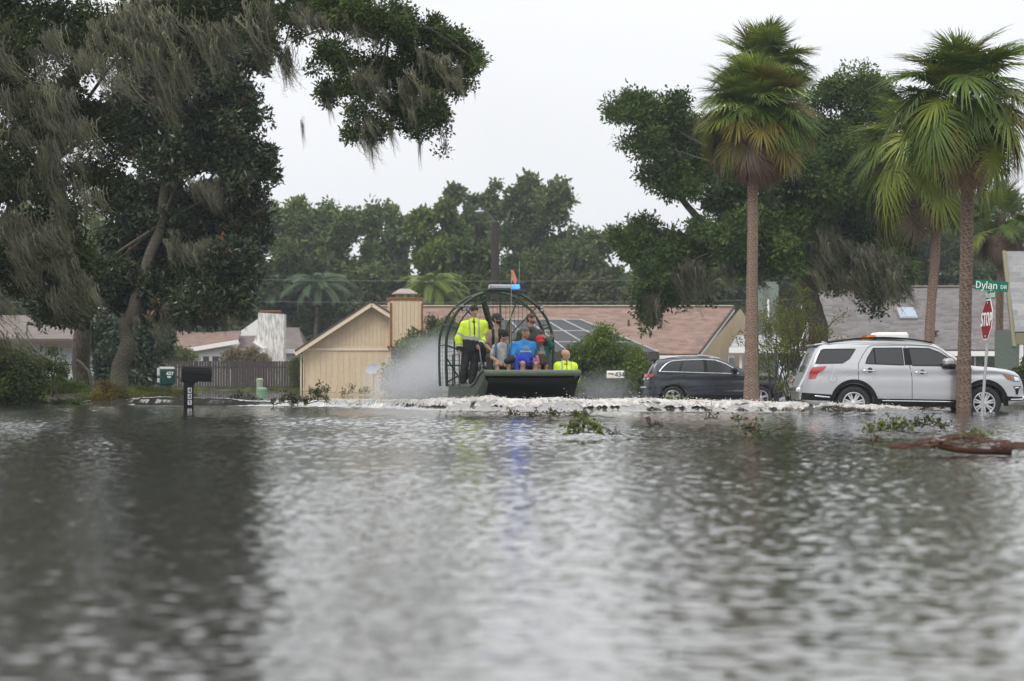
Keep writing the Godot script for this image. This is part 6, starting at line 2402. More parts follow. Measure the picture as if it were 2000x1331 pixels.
func build_airboat() -> void:
	var t := thing("airboat", "dark green airboat with caged propeller carrying people over the flood", "airboat", BOAT_AT, BOAT_TURN)
	var green := grainy("boat_green", Color(0.009, 0.022, 0.008), Color(0.022, 0.044, 0.017), 0.9, 0.02, 0.45)
	var light_green := grainy("worn_green", Color(0.022, 0.04, 0.018), Color(0.07, 0.09, 0.055), 0.7, 0.03, 0.4)  # lighter, uneven green for lip, rails and treads
	var black := plain("boat_black", Color(0.006, 0.008, 0.006), 0.28)
	black.metallic_specular = 0.3
	var dark := plain("engine_dark", Color(0.02, 0.022, 0.02), 0.45, 0.3)
	# hull: [z, gunwale, bottom, half width]
	var st := [[-2.5, 0.55, 0.02, 1.1], [-1.0, 0.55, -0.02, 1.15], [0.9, 0.55, -0.02, 1.15], [1.35, 0.62, 0.02, 1.15], [1.75, 0.8, 0.1, 1.14], [2.1, 0.9, 0.3, 1.13], [2.4, 0.92, 0.6, 1.11]]
	var rows := []
	for s in st:
		var w: float = s[3]
		rows.append(PackedVector3Array([Vector3(-w, s[1], s[0]), Vector3(-w - 0.02, lerpf(s[1], s[2], 0.5), s[0]), Vector3(-w + 0.06, s[2] + 0.03, s[0]), Vector3(-w + 0.14, s[2], s[0]), Vector3(0, s[2] - 0.02, s[0]), Vector3(w - 0.14, s[2], s[0]), Vector3(w - 0.06, s[2] + 0.03, s[0]), Vector3(w + 0.02, lerpf(s[1], s[2], 0.5), s[0]), Vector3(w, s[1], s[0])]))
	var hull := MB.new()
	for j in rows.size() - 1:
		for i in 8:
			hull.quad(rows[j][i], rows[j][i + 1], rows[j + 1][i + 1], rows[j + 1][i])
	var stern: PackedVector3Array = rows[0]
	for i in range(1, 7):
		hull.tri(stern[0], stern[i + 1], stern[i])
	hull.tri(stern[0], stern[8], stern[7])
	part(t, "hull", hull.mesh(), green)
	# dark raked bow plate and the rounded lip above it
	var bp := MB.new()
	var prof := [[1.5, 0.04], [1.75, 0.085], [2.1, 0.28], [2.38, 0.57], [2.43, 0.66], [2.445, 0.74]]
	var rws := []
	for q in prof:
		var row := PackedVector3Array()
		for i in 9:
			row.append(Vector3(lerpf(-1.06, 1.06, i / 8.0), q[1], q[0] + 0.012))
		rws.append(row)
	bp.grid(rws)
	var plate := part(t, "bow_plate", bp.mesh(), black, "wet near black plate raked under the bow")
	for k in 3:
		var mk := MB.new()
		mk.box(Vector3(0.1 + k * 0.045, 0.335, 2.19), Vector3(0.024, 0.03, 0.006), Basis(Vector3.RIGHT, 0.78))
		part(plate, "small_mark", mk.mesh(), light_green)
	var lip := MB.new()
	var lr := []
	for i in 9:
		var a := lerpf(-0.5, PI * 0.75, i / 8.0)
		var row := PackedVector3Array()
		for k in 13:
			var f := k / 6.0 - 1.0
			row.append(Vector3(f * 1.15, 0.835 + sin(a) * 0.095, 2.36 + cos(a) * 0.1))
		lr.append(row)
	lip.grid(lr)
	part(t, "bow_lip", lip.mesh(), light_green)
	var deck := MB.new()
	deck.box(Vector3(0, 0.5, -0.62), Vector3(2.16, 0.05, 3.7))
	deck.quad(Vector3(-1.1, 0.53, 1.2), Vector3(1.1, 0.53, 1.2), Vector3(1.1, 0.86, 2.3), Vector3(-1.1, 0.86, 2.3))
	part(t, "deck", deck.mesh(), green)
	for s in [-1.0, 1.0]:
		pipe(t, "rub_rail", [Vector3(s * 1.11, 0.555, -2.5), Vector3(s * 1.16, 0.555, -1.0), Vector3(s * 1.16, 0.555, 0.9), Vector3(s * 1.16, 0.63, 1.36), Vector3(s * 1.15, 0.81, 1.76), Vector3(s * 1.14, 0.905, 2.1), Vector3(s * 1.13, 0.925, 2.36)], 0.035, light_green)
		# flared side tread aft
		var tr := MB.new()
		tr.slab(Vector3(s * 1.1 - 0.06, 0.56, 0.85), Vector3(s * 1.1 + 0.1, 0.56, 0.85), Vector3(s * 1.1 + 0.1, 0.56, -2.6), Vector3(s * 1.1 - 0.06, 0.56, -2.6), 0.03)
		part(t, "side_tread", tr.mesh(), light_green)
		var bolt := MB.new()
		bolt.lathe(PackedVector2Array([Vector2(0.001, 0.012), Vector2(0.022, 0.008), Vector2(0.024, 0.0)]), Transform3D(Basis(Vector3.FORWARD, -PI / 2 * s), Vector3(s * 1.175, 0.5, 1.7)), 10)
		part(t, "bolt", bolt.mesh(), mats["galvanised"])
	# propeller cage
	var r := 1.37
	var base := 0.53
	var spring := 1.56
	for z in [-1.35, -2.35]:
		var mb := MB.new()
		var p := arch_points(r, z, base, spring)
		mb.tube(p, taper(0.038 if z > -2.0 else 0.032, 0.038 if z > -2.0 else 0.032, p.size()), 8)
		part(t, "cage_hoop", mb.mesh(), green)
	var inner := arch_points(r - 0.2, -1.33, base, spring)
	var im := MB.new()
	im.tube(inner, taper(0.02, 0.02, inner.size()), 6)
	part(t, "cage_hoop", im.mesh(), green)
	for i in 9:
		var a := PI * i / 8.0
		var o := Vector3(cos(a) * r, spring + sin(a) * r, 0)
		pipe(t, "cage_strut", [o + Vector3(0, 0, -1.35), o + Vector3(0, 0, -2.35)], 0.02, green, false, 6)
	for a in [0.35, 0.8, 1.2, PI - 1.2, PI - 0.8, PI - 0.35, PI / 2]:
		pipe(t, "cage_spoke", [Vector3(cos(a) * 0.22, spring + sin(a) * 0.22, -1.33), Vector3(cos(a) * r, spring + sin(a) * r, -1.35)], 0.02, green, false, 6)
	for s in [-1.0, 1.0]:
		pipe(t, "cage_brace", [Vector3(s * r, spring, -1.35), Vector3(s * 0.45, 1.2, -1.3), Vector3(s * 0.35, 0.53, -1.1)], 0.022, green)
		pipe(t, "cage_brace", [Vector3(s * r, 1.05, -1.35), Vector3(s * 0.5, 1.05, -1.33)], 0.018, green)
		pipe(t, "cage_brace", [Vector3(s * r, 1.25, -1.35), Vector3(s * 0.95, 0.58, -1.3)], 0.02, green)
		pipe(t, "cage_brace", [Vector3(s * r, 0.62, -1.35), Vector3(s * 1.0, 0.85, -1.1), Vector3(s * 0.9, 0.53, -0.9)], 0.022, green)
	var wires := MB.new()
	for z in [-1.36, -2.34]:
		var x := -r + 0.08
		while x < r - 0.04:
			var top := spring + sqrt(maxf(r * r - x * x, 0.0))
			wires.tube(PackedVector3Array([Vector3(x, base, z), Vector3(x, top, z)]), PackedFloat32Array([0.0032]), 3, false)
			x += 0.11
		var y := base + 0.1
		while y < spring + r - 0.05:
			var hw := r if y < spring else sqrt(maxf(r * r - (y - spring) * (y - spring), 0.0))
			wires.tube(PackedVector3Array([Vector3(-hw, y, z), Vector3(hw, y, z)]), PackedFloat32Array([0.0032]), 3, false)
			y += 0.11
	for i in 40:
		var a := PI * i / 39.0
		var o := Vector3(cos(a) * r, spring + sin(a) * r, 0)
		wires.tube(PackedVector3Array([o + Vector3(0, 0, -1.36), o + Vector3(0, 0, -2.34)]), PackedFloat32Array([0.0032]), 3, false)
	var wm := part(t, "cage_wire", wires.mesh(), green)
	wm.set_meta("kind", "stuff")
	# propeller
	var hubc := Vector3(0, spring, -1.85)
	var prop := Node3D.new()
	prop.name = "propeller"
	t.add_child(prop)
	prop.position = hubc
	var hm := MB.new()
	hm.lathe(PackedVector2Array([Vector2(0.001, 0.18), Vector2(0.06, 0.14), Vector2(0.1, 0.05), Vector2(0.1, -0.08)]), Transform3D(Basis(Vector3.RIGHT, PI / 2), Vector3.ZERO), 16)
	part(prop, "hub", hm.mesh(), dark)
	for k in 3:
		var b := MB.new()
		var rws2 := []
		for i in 10:
			var f := i / 9.0
			var chord := lerpf(0.12, 0.2, sin(f * PI * 0.8)) * (1.0 if f < 0.85 else 0.85)
			var tw := lerpf(0.9, 0.3, f)
			var row := PackedVector3Array()
			for q in [[-0.5, 0.0], [-0.2, 0.018], [0.3, 0.012], [0.5, 0.0], [0.2, -0.008], [-0.3, -0.01]]:
				var v := Vector3(q[0] * chord, 0, q[1]).rotated(Vector3.UP, tw)
				row.append(Vector3(v.x, 0.08 + f * 1.12, v.z))
			rws2.append(row)
		b.grid(rws2, true)
		var bl := part(prop, "blade", b.mesh(), black)
		bl.rotation.z = 0.28 + k * TAU / 3.0
	# engine and its stand
	var em := MB.new()
	em.box(Vector3(0, 1.25, -1.35), Vector3(0.55, 0.5, 0.7), Basis.IDENTITY, 0.06)
	em.box(Vector3(0, 1.56, -1.45), Vector3(0.2, 0.2, 0.7), Basis.IDENTITY, 0.05)
	part(t, "engine_block", em.mesh(), dark)
	for s in [-1.0, 1.0]:
		var cm := MB.new()
		cm.box(Vector3(s * 0.34, 1.38, -1.35), Vector3(0.26, 0.22, 0.62), Basis(Vector3.FORWARD, s * 0.5), 0.05)
		part(t, "cylinder_bank", cm.mesh(), dark)
		pipe(t, "engine_stand", [Vector3(s * 0.45, 0.53, -0.75), Vector3(s * 0.22, 1.02, -1.25), Vector3(s * 0.45, 0.53, -1.8)], 0.03, green)
		var rm := MB.new()
		rm.box(Vector3(s * 0.5, 1.45, -2.62), Vector3(0.03, 1.5, 0.5), Basis.IDENTITY, 0.01)
		part(t, "rudder", rm.mesh(), green)
		pipe(t, "rudder_post", [Vector3(s * 0.5, 0.53, -2.42), Vector3(s * 0.5, 2.3, -2.42)], 0.022, green)
	var an := MB.new()
	an.lathe(PackedVector2Array([Vector2(0.001, 0.09), Vector2(0.13, 0.08), Vector2(0.15, 0.0), Vector2(0.13, -0.06)]), Transform3D(Basis.IDENTITY, Vector3(0.05, 1.78, -1.25)), 18)
	part(t, "air_cleaner", an.mesh(), green)
	pipe(t, "exhaust", [Vector3(-0.45, 1.3, -1.1), Vector3(-0.62, 1.0, -1.0), Vector3(-0.62, 0.75, -1.7)], 0.05, mats["galvanised"], true)
	# benches: a high one and a low one
	var seat := plain("seat_vinyl", Color(0.02, 0.026, 0.02), 0.5)
	for b in [[-0.5, 0.98, 1.5, 0.02], [0.75, 0.86, 1.7, 0.12]]:
		var bm := MB.new()
		bm.box(Vector3(b[3], b[1], b[0]), Vector3(b[2], 0.1, 0.46), Basis.IDENTITY, 0.03)
		part(t, "bench_seat", bm.mesh(), seat)
		if b[0] < 0.0:
			var km := MB.new()
			km.box(Vector3(b[3], b[1] + 0.36, b[0] - 0.27), Vector3(b[2], 0.42, 0.08), Basis(Vector3.RIGHT, -0.12), 0.03)
			part(t, "bench_back", km.mesh(), seat)
		for sx in [-0.45, 0.45]:
			for sz in [-0.18, 0.18]:
				pipe(t, "bench_leg", [Vector3(b[3] + sx * b[2], 0.53, b[0] + sz), Vector3(b[3] + sx * b[2], b[1] - 0.05, b[0] + sz)], 0.018, green)
	for s in [-1.0, 1.0]:
		pipe(t, "footrest", [Vector3(s * 0.2, 0.72, 0.15), Vector3(s * 0.75, 0.72, 0.15)], 0.018, green)
	# hand rails left of the standing man and steering stick
	var h0 := on_boat(897, 692, -0.35)
	pipe(t, "hand_rail", [Vector3(h0.x, 0.54, -0.35), h0, h0 + Vector3(0, 0, -0.9), Vector3(h0.x, 0.54, -1.25)], 0.016, green)
	var h1 := on_boat(936, 681, -0.15)
	pipe(t, "steering_stick", [Vector3(h1.x + 0.1, 0.54, -0.2), h1 + Vector3(0.06, -0.4, 0), h1 + Vector3(0, 0.04, 0)], 0.014, mats["galvanised"])
	pipe(t, "step_bar", [on_boat(933, 741, 0.1), on_boat(957, 728, 0.3)], 0.02, green)
	pipe(t, "step_bar", [on_boat(938, 752, 0.4), on_boat(950, 728, 0.4), on_boat(966, 724, 0.5)], 0.018, green)
	# light bar on the cage
	var top := spring + r
	var lb := Node3D.new()
	lb.name = "light_bar"
	t.add_child(lb)
	lb.position = Vector3(0.12, top + 0.02, -1.45)
	var pf := MB.new()
	pf.box(Vector3(-0.02, 0.0, 0), Vector3(1.05, 0.03, 0.35), Basis.IDENTITY, 0.01)
	part(lb, "platform", pf.mesh(), green)
	var ls := MB.new()
	ls.box(Vector3(-0.1, 0.075, 0), Vector3(0.56, 0.11, 0.28), Basis.IDENTITY, 0.025)
	part(lb, "clear_lens", ls.mesh(), plain("clear_lens", Color(0.35, 0.37, 0.4), 0.12, 0.3))
	var bm2 := MB.new()
	bm2.box(Vector3(0.29, 0.075, 0), Vector3(0.2, 0.12, 0.28), Basis.IDENTITY, 0.025)
	var blue := plain("blue_light", Color(0.05, 0.2, 0.8), 0.2)
	blue.emission_enabled = true
	blue.emission = Color(0.2, 0.5, 1.0)
	blue.emission_energy_multiplier = 1.4
	part(lb, "blue_lamp", bm2.mesh(), blue)
	var om := OmniLight3D.new()
	om.name = "blue_lamp_glow"
	om.light_color = Color(0.1, 0.35, 1.0)
	om.light_energy = 0.03
	om.light_size = 0.1
	om.omni_range = 12.0
	om.omni_attenuation = 2.0
	om.shadow_enabled = true
	lb.add_child(om)
	om.position = Vector3(0.29, 0.075, 0.19)
	# work lamps on both shoulders
	for q in [[903, 597, -0.3], [905, 604, 0.4], [1056, 600, 0.3], [1059, 606, -0.2]]:
		var c := on_boat(q[0], q[1], -1.3)
		var wl := MB.new()
		wl.box(c, Vector3(0.1, 0.08, 0.09), Basis(Vector3.UP, q[2]), 0.018)
		var w := part(t, "work_lamp", wl.mesh(), mats["black_plastic"])
		var wf := MB.new()
		wf.box(c + Basis(Vector3.UP, q[2]) * Vector3(0, 0, 0.046), Vector3(0.08, 0.06, 0.01), Basis(Vector3.UP, q[2]))
		part(w, "lamp_face", wf.mesh(), plain("lamp_face", Color(0.3, 0.32, 0.33), 0.1, 0.5))
	# whip flag and aerial
	var f0 := on_boat(997, 690, 0.2)
	var f1 := on_boat(999, 527, 0.2)
	pipe(t, "flag_pole", [Vector3(f0.x, 0.53, 0.2), f0, f1], 0.0075, plain("pole_fibre", Color(0.42, 0.36, 0.22), 0.5))
	var fm := MB.new()
	var fr := []
	for i in 8:
		var f := i / 7.0
		var a := on_boat(999, 527, 0.2).lerp(on_boat(999, 549, 0.2), 0.0) + Vector3(0.13 * f, -0.22 * f * f, 0.02 * sin(f * 6.0))
		var b := on_boat(999, 549, 0.2) + Vector3(0.1 * f, -0.06 * f + 0.04 * sin(f * 5.0), 0.02 * sin(f * 6.0 + 1.0))
		fr.append(PackedVector3Array([a, a.lerp(b, 0.35) + Vector3(0.015, 0, 0.01), a.lerp(b, 0.7) + Vector3(0.01, 0, -0.008), b]))
	fm.grid(fr)
	var orange := plain("flag_orange", Color(0.7, 0.2, 0.09), 0.7)
	orange.backlight_enabled = true
	orange.backlight = Color(0.5, 0.5, 0.5)
	part(t, "flag", fm.mesh(), orange)
	pipe(t, "flag_tail", [on_boat(1002, 548, 0.2), on_boat(1006, 556, 0.2), on_boat(1005, 561, 0.2), on_boat(1009, 566, 0.2)], 0.008, orange, true, 5)
	pipe(t, "aerial", [on_boat(1013, 578, -1.4), on_boat(1015, 510, -1.4)], 0.006, mats["galvanised"])

# ------------------------------------------------------------ people
func sdf_into(mb: MB, caps: Array, cell: float, k: float, shade: Callable) -> void:
	# surface nets over the smooth union of tapered capsules [a, b, ra, rb]
	var lo := Vector3.ONE * 1e9
	var hi := -lo
	for c in caps:
		var r: float = maxf(c[2], c[3]) + cell * 3.0
		lo = lo.min((c[0] as Vector3) - Vector3.ONE * r).min((c[1] as Vector3) - Vector3.ONE * r)
		hi = hi.max((c[0] as Vector3) + Vector3.ONE * r).max((c[1] as Vector3) + Vector3.ONE * r)
	var nx := int((hi.x - lo.x) / cell) + 2
	var ny := int((hi.y - lo.y) / cell) + 2
	var nz := int((hi.z - lo.z) / cell) + 2
	var f := PackedFloat32Array()
	f.resize(nx * ny * nz)
	f.fill(9.0)
	for c in caps:
		var a: Vector3 = c[0]
		var b: Vector3 = c[1]
		var ra: float = c[2]
		var rb: float = c[3]
		var r := maxf(ra, rb) + maxf(k, cell * 2.2)
		var p0 := ((a.min(b) - Vector3.ONE * r - lo) / cell).floor()
		var p1 := ((a.max(b) + Vector3.ONE * r - lo) / cell).ceil()
		var ab := b - a
		var l2 := maxf(ab.length_squared(), 1e-9)
		for iz in range(maxi(0, int(p0.z)), mini(nz, int(p1.z) + 1)):
			for iy in range(maxi(0, int(p0.y)), mini(ny, int(p1.y) + 1)):
				var row := (iz * ny + iy) * nx
				for ix in range(maxi(0, int(p0.x)), mini(nx, int(p1.x) + 1)):
					var p := lo + Vector3(ix, iy, iz) * cell
					var t := clampf((p - a).dot(ab) / l2, 0.0, 1.0)
					var d := p.distance_to(a + ab * t) - lerpf(ra, rb, t)
					var o := f[row + ix]
					var h := maxf(k - absf(o - d), 0.0)
					f[row + ix] = minf(o, d) - h * h * 0.25 / k
	var sy := nx
	var sz := nx * ny
	var idx := PackedInt32Array()
	idx.resize(nx * ny * nz)
	idx.fill(-1)
	for iz in nz - 1:
		for iy in ny - 1:
			var row := iz * sz + iy * sy
			for ix in nx - 1:
				var q := row + ix
				var v0 := f[q]
				if v0 > cell * 2.0 or v0 < -cell * 2.0:
					continue
				var v1 := f[q + 1]
				var v2 := f[q + sy]
				var v3 := f[q + sy + 1]
				var v4 := f[q + sz]
				var v5 := f[q + sz + 1]
				var v6 := f[q + sz + sy]
				var v7 := f[q + sz + sy + 1]
				var neg := int(v0 < 0) + int(v1 < 0) + int(v2 < 0) + int(v3 < 0) + int(v4 < 0) + int(v5 < 0) + int(v6 < 0) + int(v7 < 0)
				if neg == 0 or neg == 8:
					continue
				var g := Vector3((v1 + v3 + v5 + v7) - (v0 + v2 + v4 + v6), (v2 + v3 + v6 + v7) - (v0 + v1 + v4 + v5), (v4 + v5 + v6 + v7) - (v0 + v1 + v2 + v3))
				var mean := (v0 + v1 + v2 + v3 + v4 + v5 + v6 + v7) * 0.125
				var gl := g.length()
				if gl < 1e-9:
					continue
				var nn := g / gl
				var p := lo + (Vector3(ix, iy, iz) + Vector3.ONE * 0.5) * cell
				p -= nn * clampf(mean * 4.0 / gl, -0.87, 0.87) * cell
				mb.col = shade.call(p, nn)
				idx[q] = mb.vert(p, nn)
	for iz in range(1, nz - 1):
		for iy in range(1, ny - 1):
			for ix in range(1, nx - 1):
				var q := iz * sz + iy * sy + ix
				if idx[q] < 0 and idx[q - 1] < 0 and idx[q - sy] < 0 and idx[q - sz] < 0:
					continue
				var s := f[q] < 0.0
				if s != (f[q + 1] < 0.0):
					net(mb, idx[q], idx[q - sy], idx[q - sy - sz], idx[q - sz], s)
				if s != (f[q + sy] < 0.0):
					net(mb, idx[q], idx[q - sz], idx[q - sz - 1], idx[q - 1], s)
				if s != (f[q + sz] < 0.0):
					net(mb, idx[q], idx[q - 1], idx[q - 1 - sy], idx[q - sy], s)

func net(mb: MB, a: int, b: int, c: int, d: int, flip: bool) -> void:
	if a < 0 or b < 0 or c < 0 or d < 0:
		return
	if flip:
		mb.ix.append_array(PackedInt32Array([a, c, b, a, d, c]))
	else:
		mb.ix.append_array(PackedInt32Array([a, b, c, a, c, d]))

func moved(caps: Array, xf: Transform3D) -> Array:
	var s := xf.basis.get_scale().y
	var out := []
	for c in caps:
		out.append([xf * (c[0] as Vector3), xf * (c[1] as Vector3), c[2] * s, c[3] * s])
	return out

func head_caps() -> Array:
	return [[Vector3(0, 0.03, -0.035), Vector3(0, 0.035, 0.012), 0.083, 0.08], [Vector3(0, 0.0, 0.03), Vector3(0, -0.03, 0.034), 0.064, 0.058],
		[Vector3(0, -0.05, 0.03), Vector3(0, -0.085, 0.052), 0.052, 0.034], [Vector3(-0.045, -0.055, 0.0), Vector3(0.045, -0.055, 0.0), 0.03, 0.03],
		[Vector3(-0.035, 0.028, 0.082), Vector3(0.035, 0.028, 0.082), 0.013, 0.013], [Vector3(0, 0.012, 0.094), Vector3(0, -0.03, 0.113), 0.01, 0.015],
		[Vector3(-0.016, -0.034, 0.1), Vector3(0.016, -0.034, 0.1), 0.009, 0.009], [Vector3(-0.02, -0.059, 0.087), Vector3(0.02, -0.059, 0.087), 0.008, 0.008],
		[Vector3(-0.034, -0.012, 0.066), Vector3(0.034, -0.012, 0.066), 0.022, 0.022],
		[Vector3(-0.083, 0.012, -0.015), Vector3(-0.084, -0.022, -0.008), 0.018, 0.012], [Vector3(0.083, 0.012, -0.015), Vector3(0.084, -0.022, -0.008), 0.018, 0.012]]

func hand_caps(w: Vector3, dir: Vector3, palm: Vector3, side: float, curl: float, s: float) -> Array:
	# dir runs from the wrist to the knuckles, palm points out of the palm
	var d := dir.normalized()
	var p := (palm - d * palm.dot(d)).normalized()
	var a := d.cross(p).normalized() * side
	var out := [[w, w + d * 0.03 * s, 0.03 * s, 0.03 * s]]
	var ln := [0.072, 0.08, 0.075, 0.06]
	for i in 4:
		var off := a * (i - 1.5) * 0.021 * s
		var k := w + d * 0.088 * s + off
		out.append([w + d * 0.03 * s + off * 0.7, k, 0.016 * s, 0.0125 * s])
		var c1 := curl * 0.8
		var e: Vector3 = k + (d * cos(c1) + p * sin(c1)) * ln[i] * 0.5 * s
		var c2 := curl * 1.9
		var g: Vector3 = e + (d * cos(c2) + p * sin(c2)) * ln[i] * 0.5 * s
		out.append([k, e, 0.0105 * s, 0.0098 * s])
		out.append([e, g, 0.0098 * s, 0.0085 * s])
	var th := w + d * 0.035 * s - a * 0.032 * s
	var t1 := th + (d * 0.7 - a * 0.6 + p * 0.35).normalized() * 0.042 * s
	var t2 := t1 + (d * 0.9 - a * 0.1 + p * (0.4 + curl * 0.4)).normalized() * 0.034 * s
	out.append([w + d * 0.015 * s - a * 0.016 * s, th, 0.018 * s, 0.015 * s])
	out.append([th, t1, 0.0135 * s, 0.011 * s])
	out.append([t1, t2, 0.011 * s, 0.0092 * s])
	return out

func person(label: String, j: Dictionary, look: Vector3, tone: Color, o: Dictionary) -> Node3D:
	# j: joints in the boat's frame; look: where the face points; o: clothing and hair
	var base: Vector3 = j.base
	var t := thing("person", label, "person", BOAT_AT + Basis(Vector3.UP, BOAT_TURN) * base, BOAT_TURN, "people aboard the airboat")
	for k in j.keys():
		j[k] = (j[k] as Vector3) - base
	var s: float = o.get("size", 1.0)
	# ----- head frame
	var zf := look.normalized()
	var up: Vector3 = (Vector3.UP * 1.0 + (j.head - j.chest).normalized() * 0.3).normalized()
	var xf := up.cross(zf).normalized()
	var hx := Transform3D(Basis(xf, zf.cross(xf).normalized(), zf).scaled(Vector3.ONE * s * 1.08), j.head)
	var inv := hx.affine_inverse()
	var beard: Color = o.get("beard", tone)
	var has_beard: bool = o.has("beard")
	var brow: Color = o.get("brow", Color(0.03, 0.02, 0.015))
	var face := func(p: Vector3, _n: Vector3) -> Color:
		var q := inv * p
		var c := tone
		if q.z > 0.045:
			if has_beard and (q.y < -0.03 and not (absf(q.x) < 0.02 and q.y > -0.064 and q.y < -0.054)) and q.z < 0.1:
				return beard
			if absf(q.y + 0.058) < 0.006 and absf(q.x) < 0.026:
				return tone.lerp(Color(0.3, 0.09, 0.07), 0.5)
			var ex := absf(absf(q.x) - 0.032)
			if absf(q.y - 0.006) < 0.006 and ex < 0.013:
				return Color(0.03, 0.02, 0.018) if ex < 0.006 else Color(0.4, 0.36, 0.34)
			if absf(q.y - 0.027) < 0.005 and ex < 0.017:
				return brow
			if q.z > 0.095:
				return tone.lerp(Color(0.4, 0.14, 0.1), 0.12)
		elif has_beard and q.y < -0.025 and q.y > -0.1 and q.z > 0.0:
			return beard
		return c
	var mb := MB.new()
	sdf_into(mb, moved(head_caps(), hx), 0.008, 0.022 * s, face)
	var skin := func(_p: Vector3, _n: Vector3) -> Color: return tone
	# ----- body: neck, trunk, limbs
	j.sl.y -= 0.03
	j.sr.y -= 0.03
	j.head.y -= 0.012
	var sl: Vector3 = j.sl
	var sr: Vector3 = j.sr
	var mid := (sl + sr) * 0.5
	var neck0: Vector3 = hx * Vector3(0, -0.05, -0.02)
	var g: float = o.get("bulk", 1.0) * s
	var trunk := [[sl, sr, 0.07 * g, 0.07 * g], [sl.lerp(sr, 0.24) + Vector3(0, -0.08, 0), j.hl.lerp(j.hr, 0.14) + Vector3(0, 0.06, 0), 0.105 * g, 0.11 * g], [sr.lerp(sl, 0.24) + Vector3(0, -0.08, 0), j.hr.lerp(j.hl, 0.14) + Vector3(0, 0.06, 0), 0.105 * g, 0.11 * g], [mid + Vector3(0, -0.1, 0), (j.hl + j.hr) * 0.5 + Vector3(0, 0.05, 0), 0.12 * g, 0.125 * g]]
	var legs := []
	for q in [["hl", "kl", "al"], ["hr", "kr", "ar"]]:
		var h: Vector3 = j[q[0]]
		var kn: Vector3 = j[q[1]]
		var an: Vector3 = j[q[2]]
		legs.append([h, kn, 0.088 * g, 0.058 * g])
		legs.append([kn, kn.lerp(an, 0.35) - Vector3(0, 0, 0.012), 0.056 * g, 0.06 * g])
		legs.append([kn.lerp(an, 0.35) - Vector3(0, 0, 0.012), an, 0.06 * g, 0.04 * g])
	var arms := []
	for q in [["sl", "el", "wl"], ["sr", "er", "wr"]]:
		arms.append([j[q[0]], j[q[1]], 0.056 * g, 0.045 * g])
		arms.append([j[q[1]], j[q[1]].lerp(j[q[2]], 0.3), 0.046 * g, 0.047 * g])
		arms.append([j[q[1]].lerp(j[q[2]], 0.3), j[q[2]], 0.047 * g, 0.03 * g])
	for q in [sl, sr]:
		trunk.append([mid.lerp(neck0, 0.3), (q as Vector3).lerp(mid, 0.12), 0.058 * g, 0.05 * g])
	var all := [[neck0, mid + Vector3(0, 0.02, 0), 0.057 * s, 0.065 * s]]
	all.append_array(trunk)
	all.append_array(arms)
	all.append_array(legs)
	sdf_into(mb, all, 0.021, 0.035, skin)
	for q in [["wl", "el", -1.0, "pl"], ["wr", "er", 1.0, "pr"]]:
		var w: Vector3 = j[q[0]]
		var dir: Vector3 = (j["d" + q[0]] as Vector3) - w if j.has("d" + q[0]) else w - (j[q[1]] as Vector3)
		var palm: Vector3 = o.get(q[3], Vector3(0, -1, 0))
		sdf_into(mb, hand_caps(w, dir, palm, q[2], o.get("curl" + q[3], 0.5), s), 0.0085, 0.008, skin)
	part(t, "body", mb.mesh(), skin_mat())
	# ----- trousers or shorts, socks and shoes
	var off: float = o.get("leg_slack", 0.018)
	var tr := []
	var cut: float = o.get("shorts", -1.0)
	for q in [["hl", "kl", "al"], ["hr", "kr", "ar"]]:
		var h: Vector3 = j[q[0]]
		var kn: Vector3 = j[q[1]]
		var an: Vector3 = j[q[2]]
		if cut > 0.0:
			tr.append([h, h.lerp(kn, cut), 0.09 * g + off, lerpf(0.088, 0.06, cut) * g + off + 0.006])
		else:
			tr.append([h, kn, 0.09 * g + off, 0.06 * g + off + 0.004])
			tr.append([kn, kn.lerp(an, 0.4), 0.06 * g + off + 0.004, 0.062 * g + off])
			tr.append([kn.lerp(an, 0.4), an + Vector3(0, 0.03, 0), 0.062 * g + off, 0.048 * g + off])
	tr.append([j.hl, j.hr, 0.1 * g + off * 0.6, 0.1 * g + off * 0.6])
	tr.append([(j.hl + j.hr) * 0.5, (j.hl + j.hr) * 0.5 + (mid - (j.hl + j.hr) * 0.5) * 0.18, 0.12 * g, 0.12 * g])
	var tm := MB.new()
	var tc: Color = o.trousers
	var tc2: Color = o.get("trousers2", tc)
	sdf_into(tm, tr, 0.021, 0.03, func(p: Vector3, _n: Vector3) -> Color: return tc.lerp(tc2, clampf(noise.get_noise_3dv(p * 7.0) * 3.0 + 0.5, 0.0, 1.0)))
	part(t, "trousers" if cut < 0.0 else "shorts", tm.mesh(), cloth_mat())
	for q in [["al", "kl"], ["ar", "kr"]]:
		var an: Vector3 = j[q[0]]
		var kn: Vector3 = j[q[1]]
		var fw := Vector3(zf.x * 0.4, 0, 1).normalized()
		var bm := MB.new()
		var bc: Color = o.get("shoes", Color(0.012, 0.012, 0.012))
		sdf_into(bm, [[an + Vector3(0, 0.07, 0), an + Vector3(0, -0.03, 0), 0.055 * s, 0.05 * s], [an + Vector3(0, -0.045, -0.03), an + Vector3(0, -0.05, 0) + fw * 0.16 * s, 0.044 * s, 0.036 * s]], 0.018, 0.02, func(_p: Vector3, _n: Vector3) -> Color: return bc)
		part(t, "shoe", bm.mesh(), leather_mat())
	# ----- top
	var slack: float = o.get("slack", 0.016)
	var sleeve: float = o.get("sleeve", 2.0)     # 1 = to the elbow, 2 = to the wrist
	var tp := []
	for c in trunk:
		tp.append([c[0], c[1], c[2] + slack, c[3] + slack * 1.25])
	tp.append([mid + Vector3(0, 0.02, 0), mid + (neck0 - mid) * 0.35, 0.075 * s + slack * 0.5, 0.066 * s + slack * 0.4])
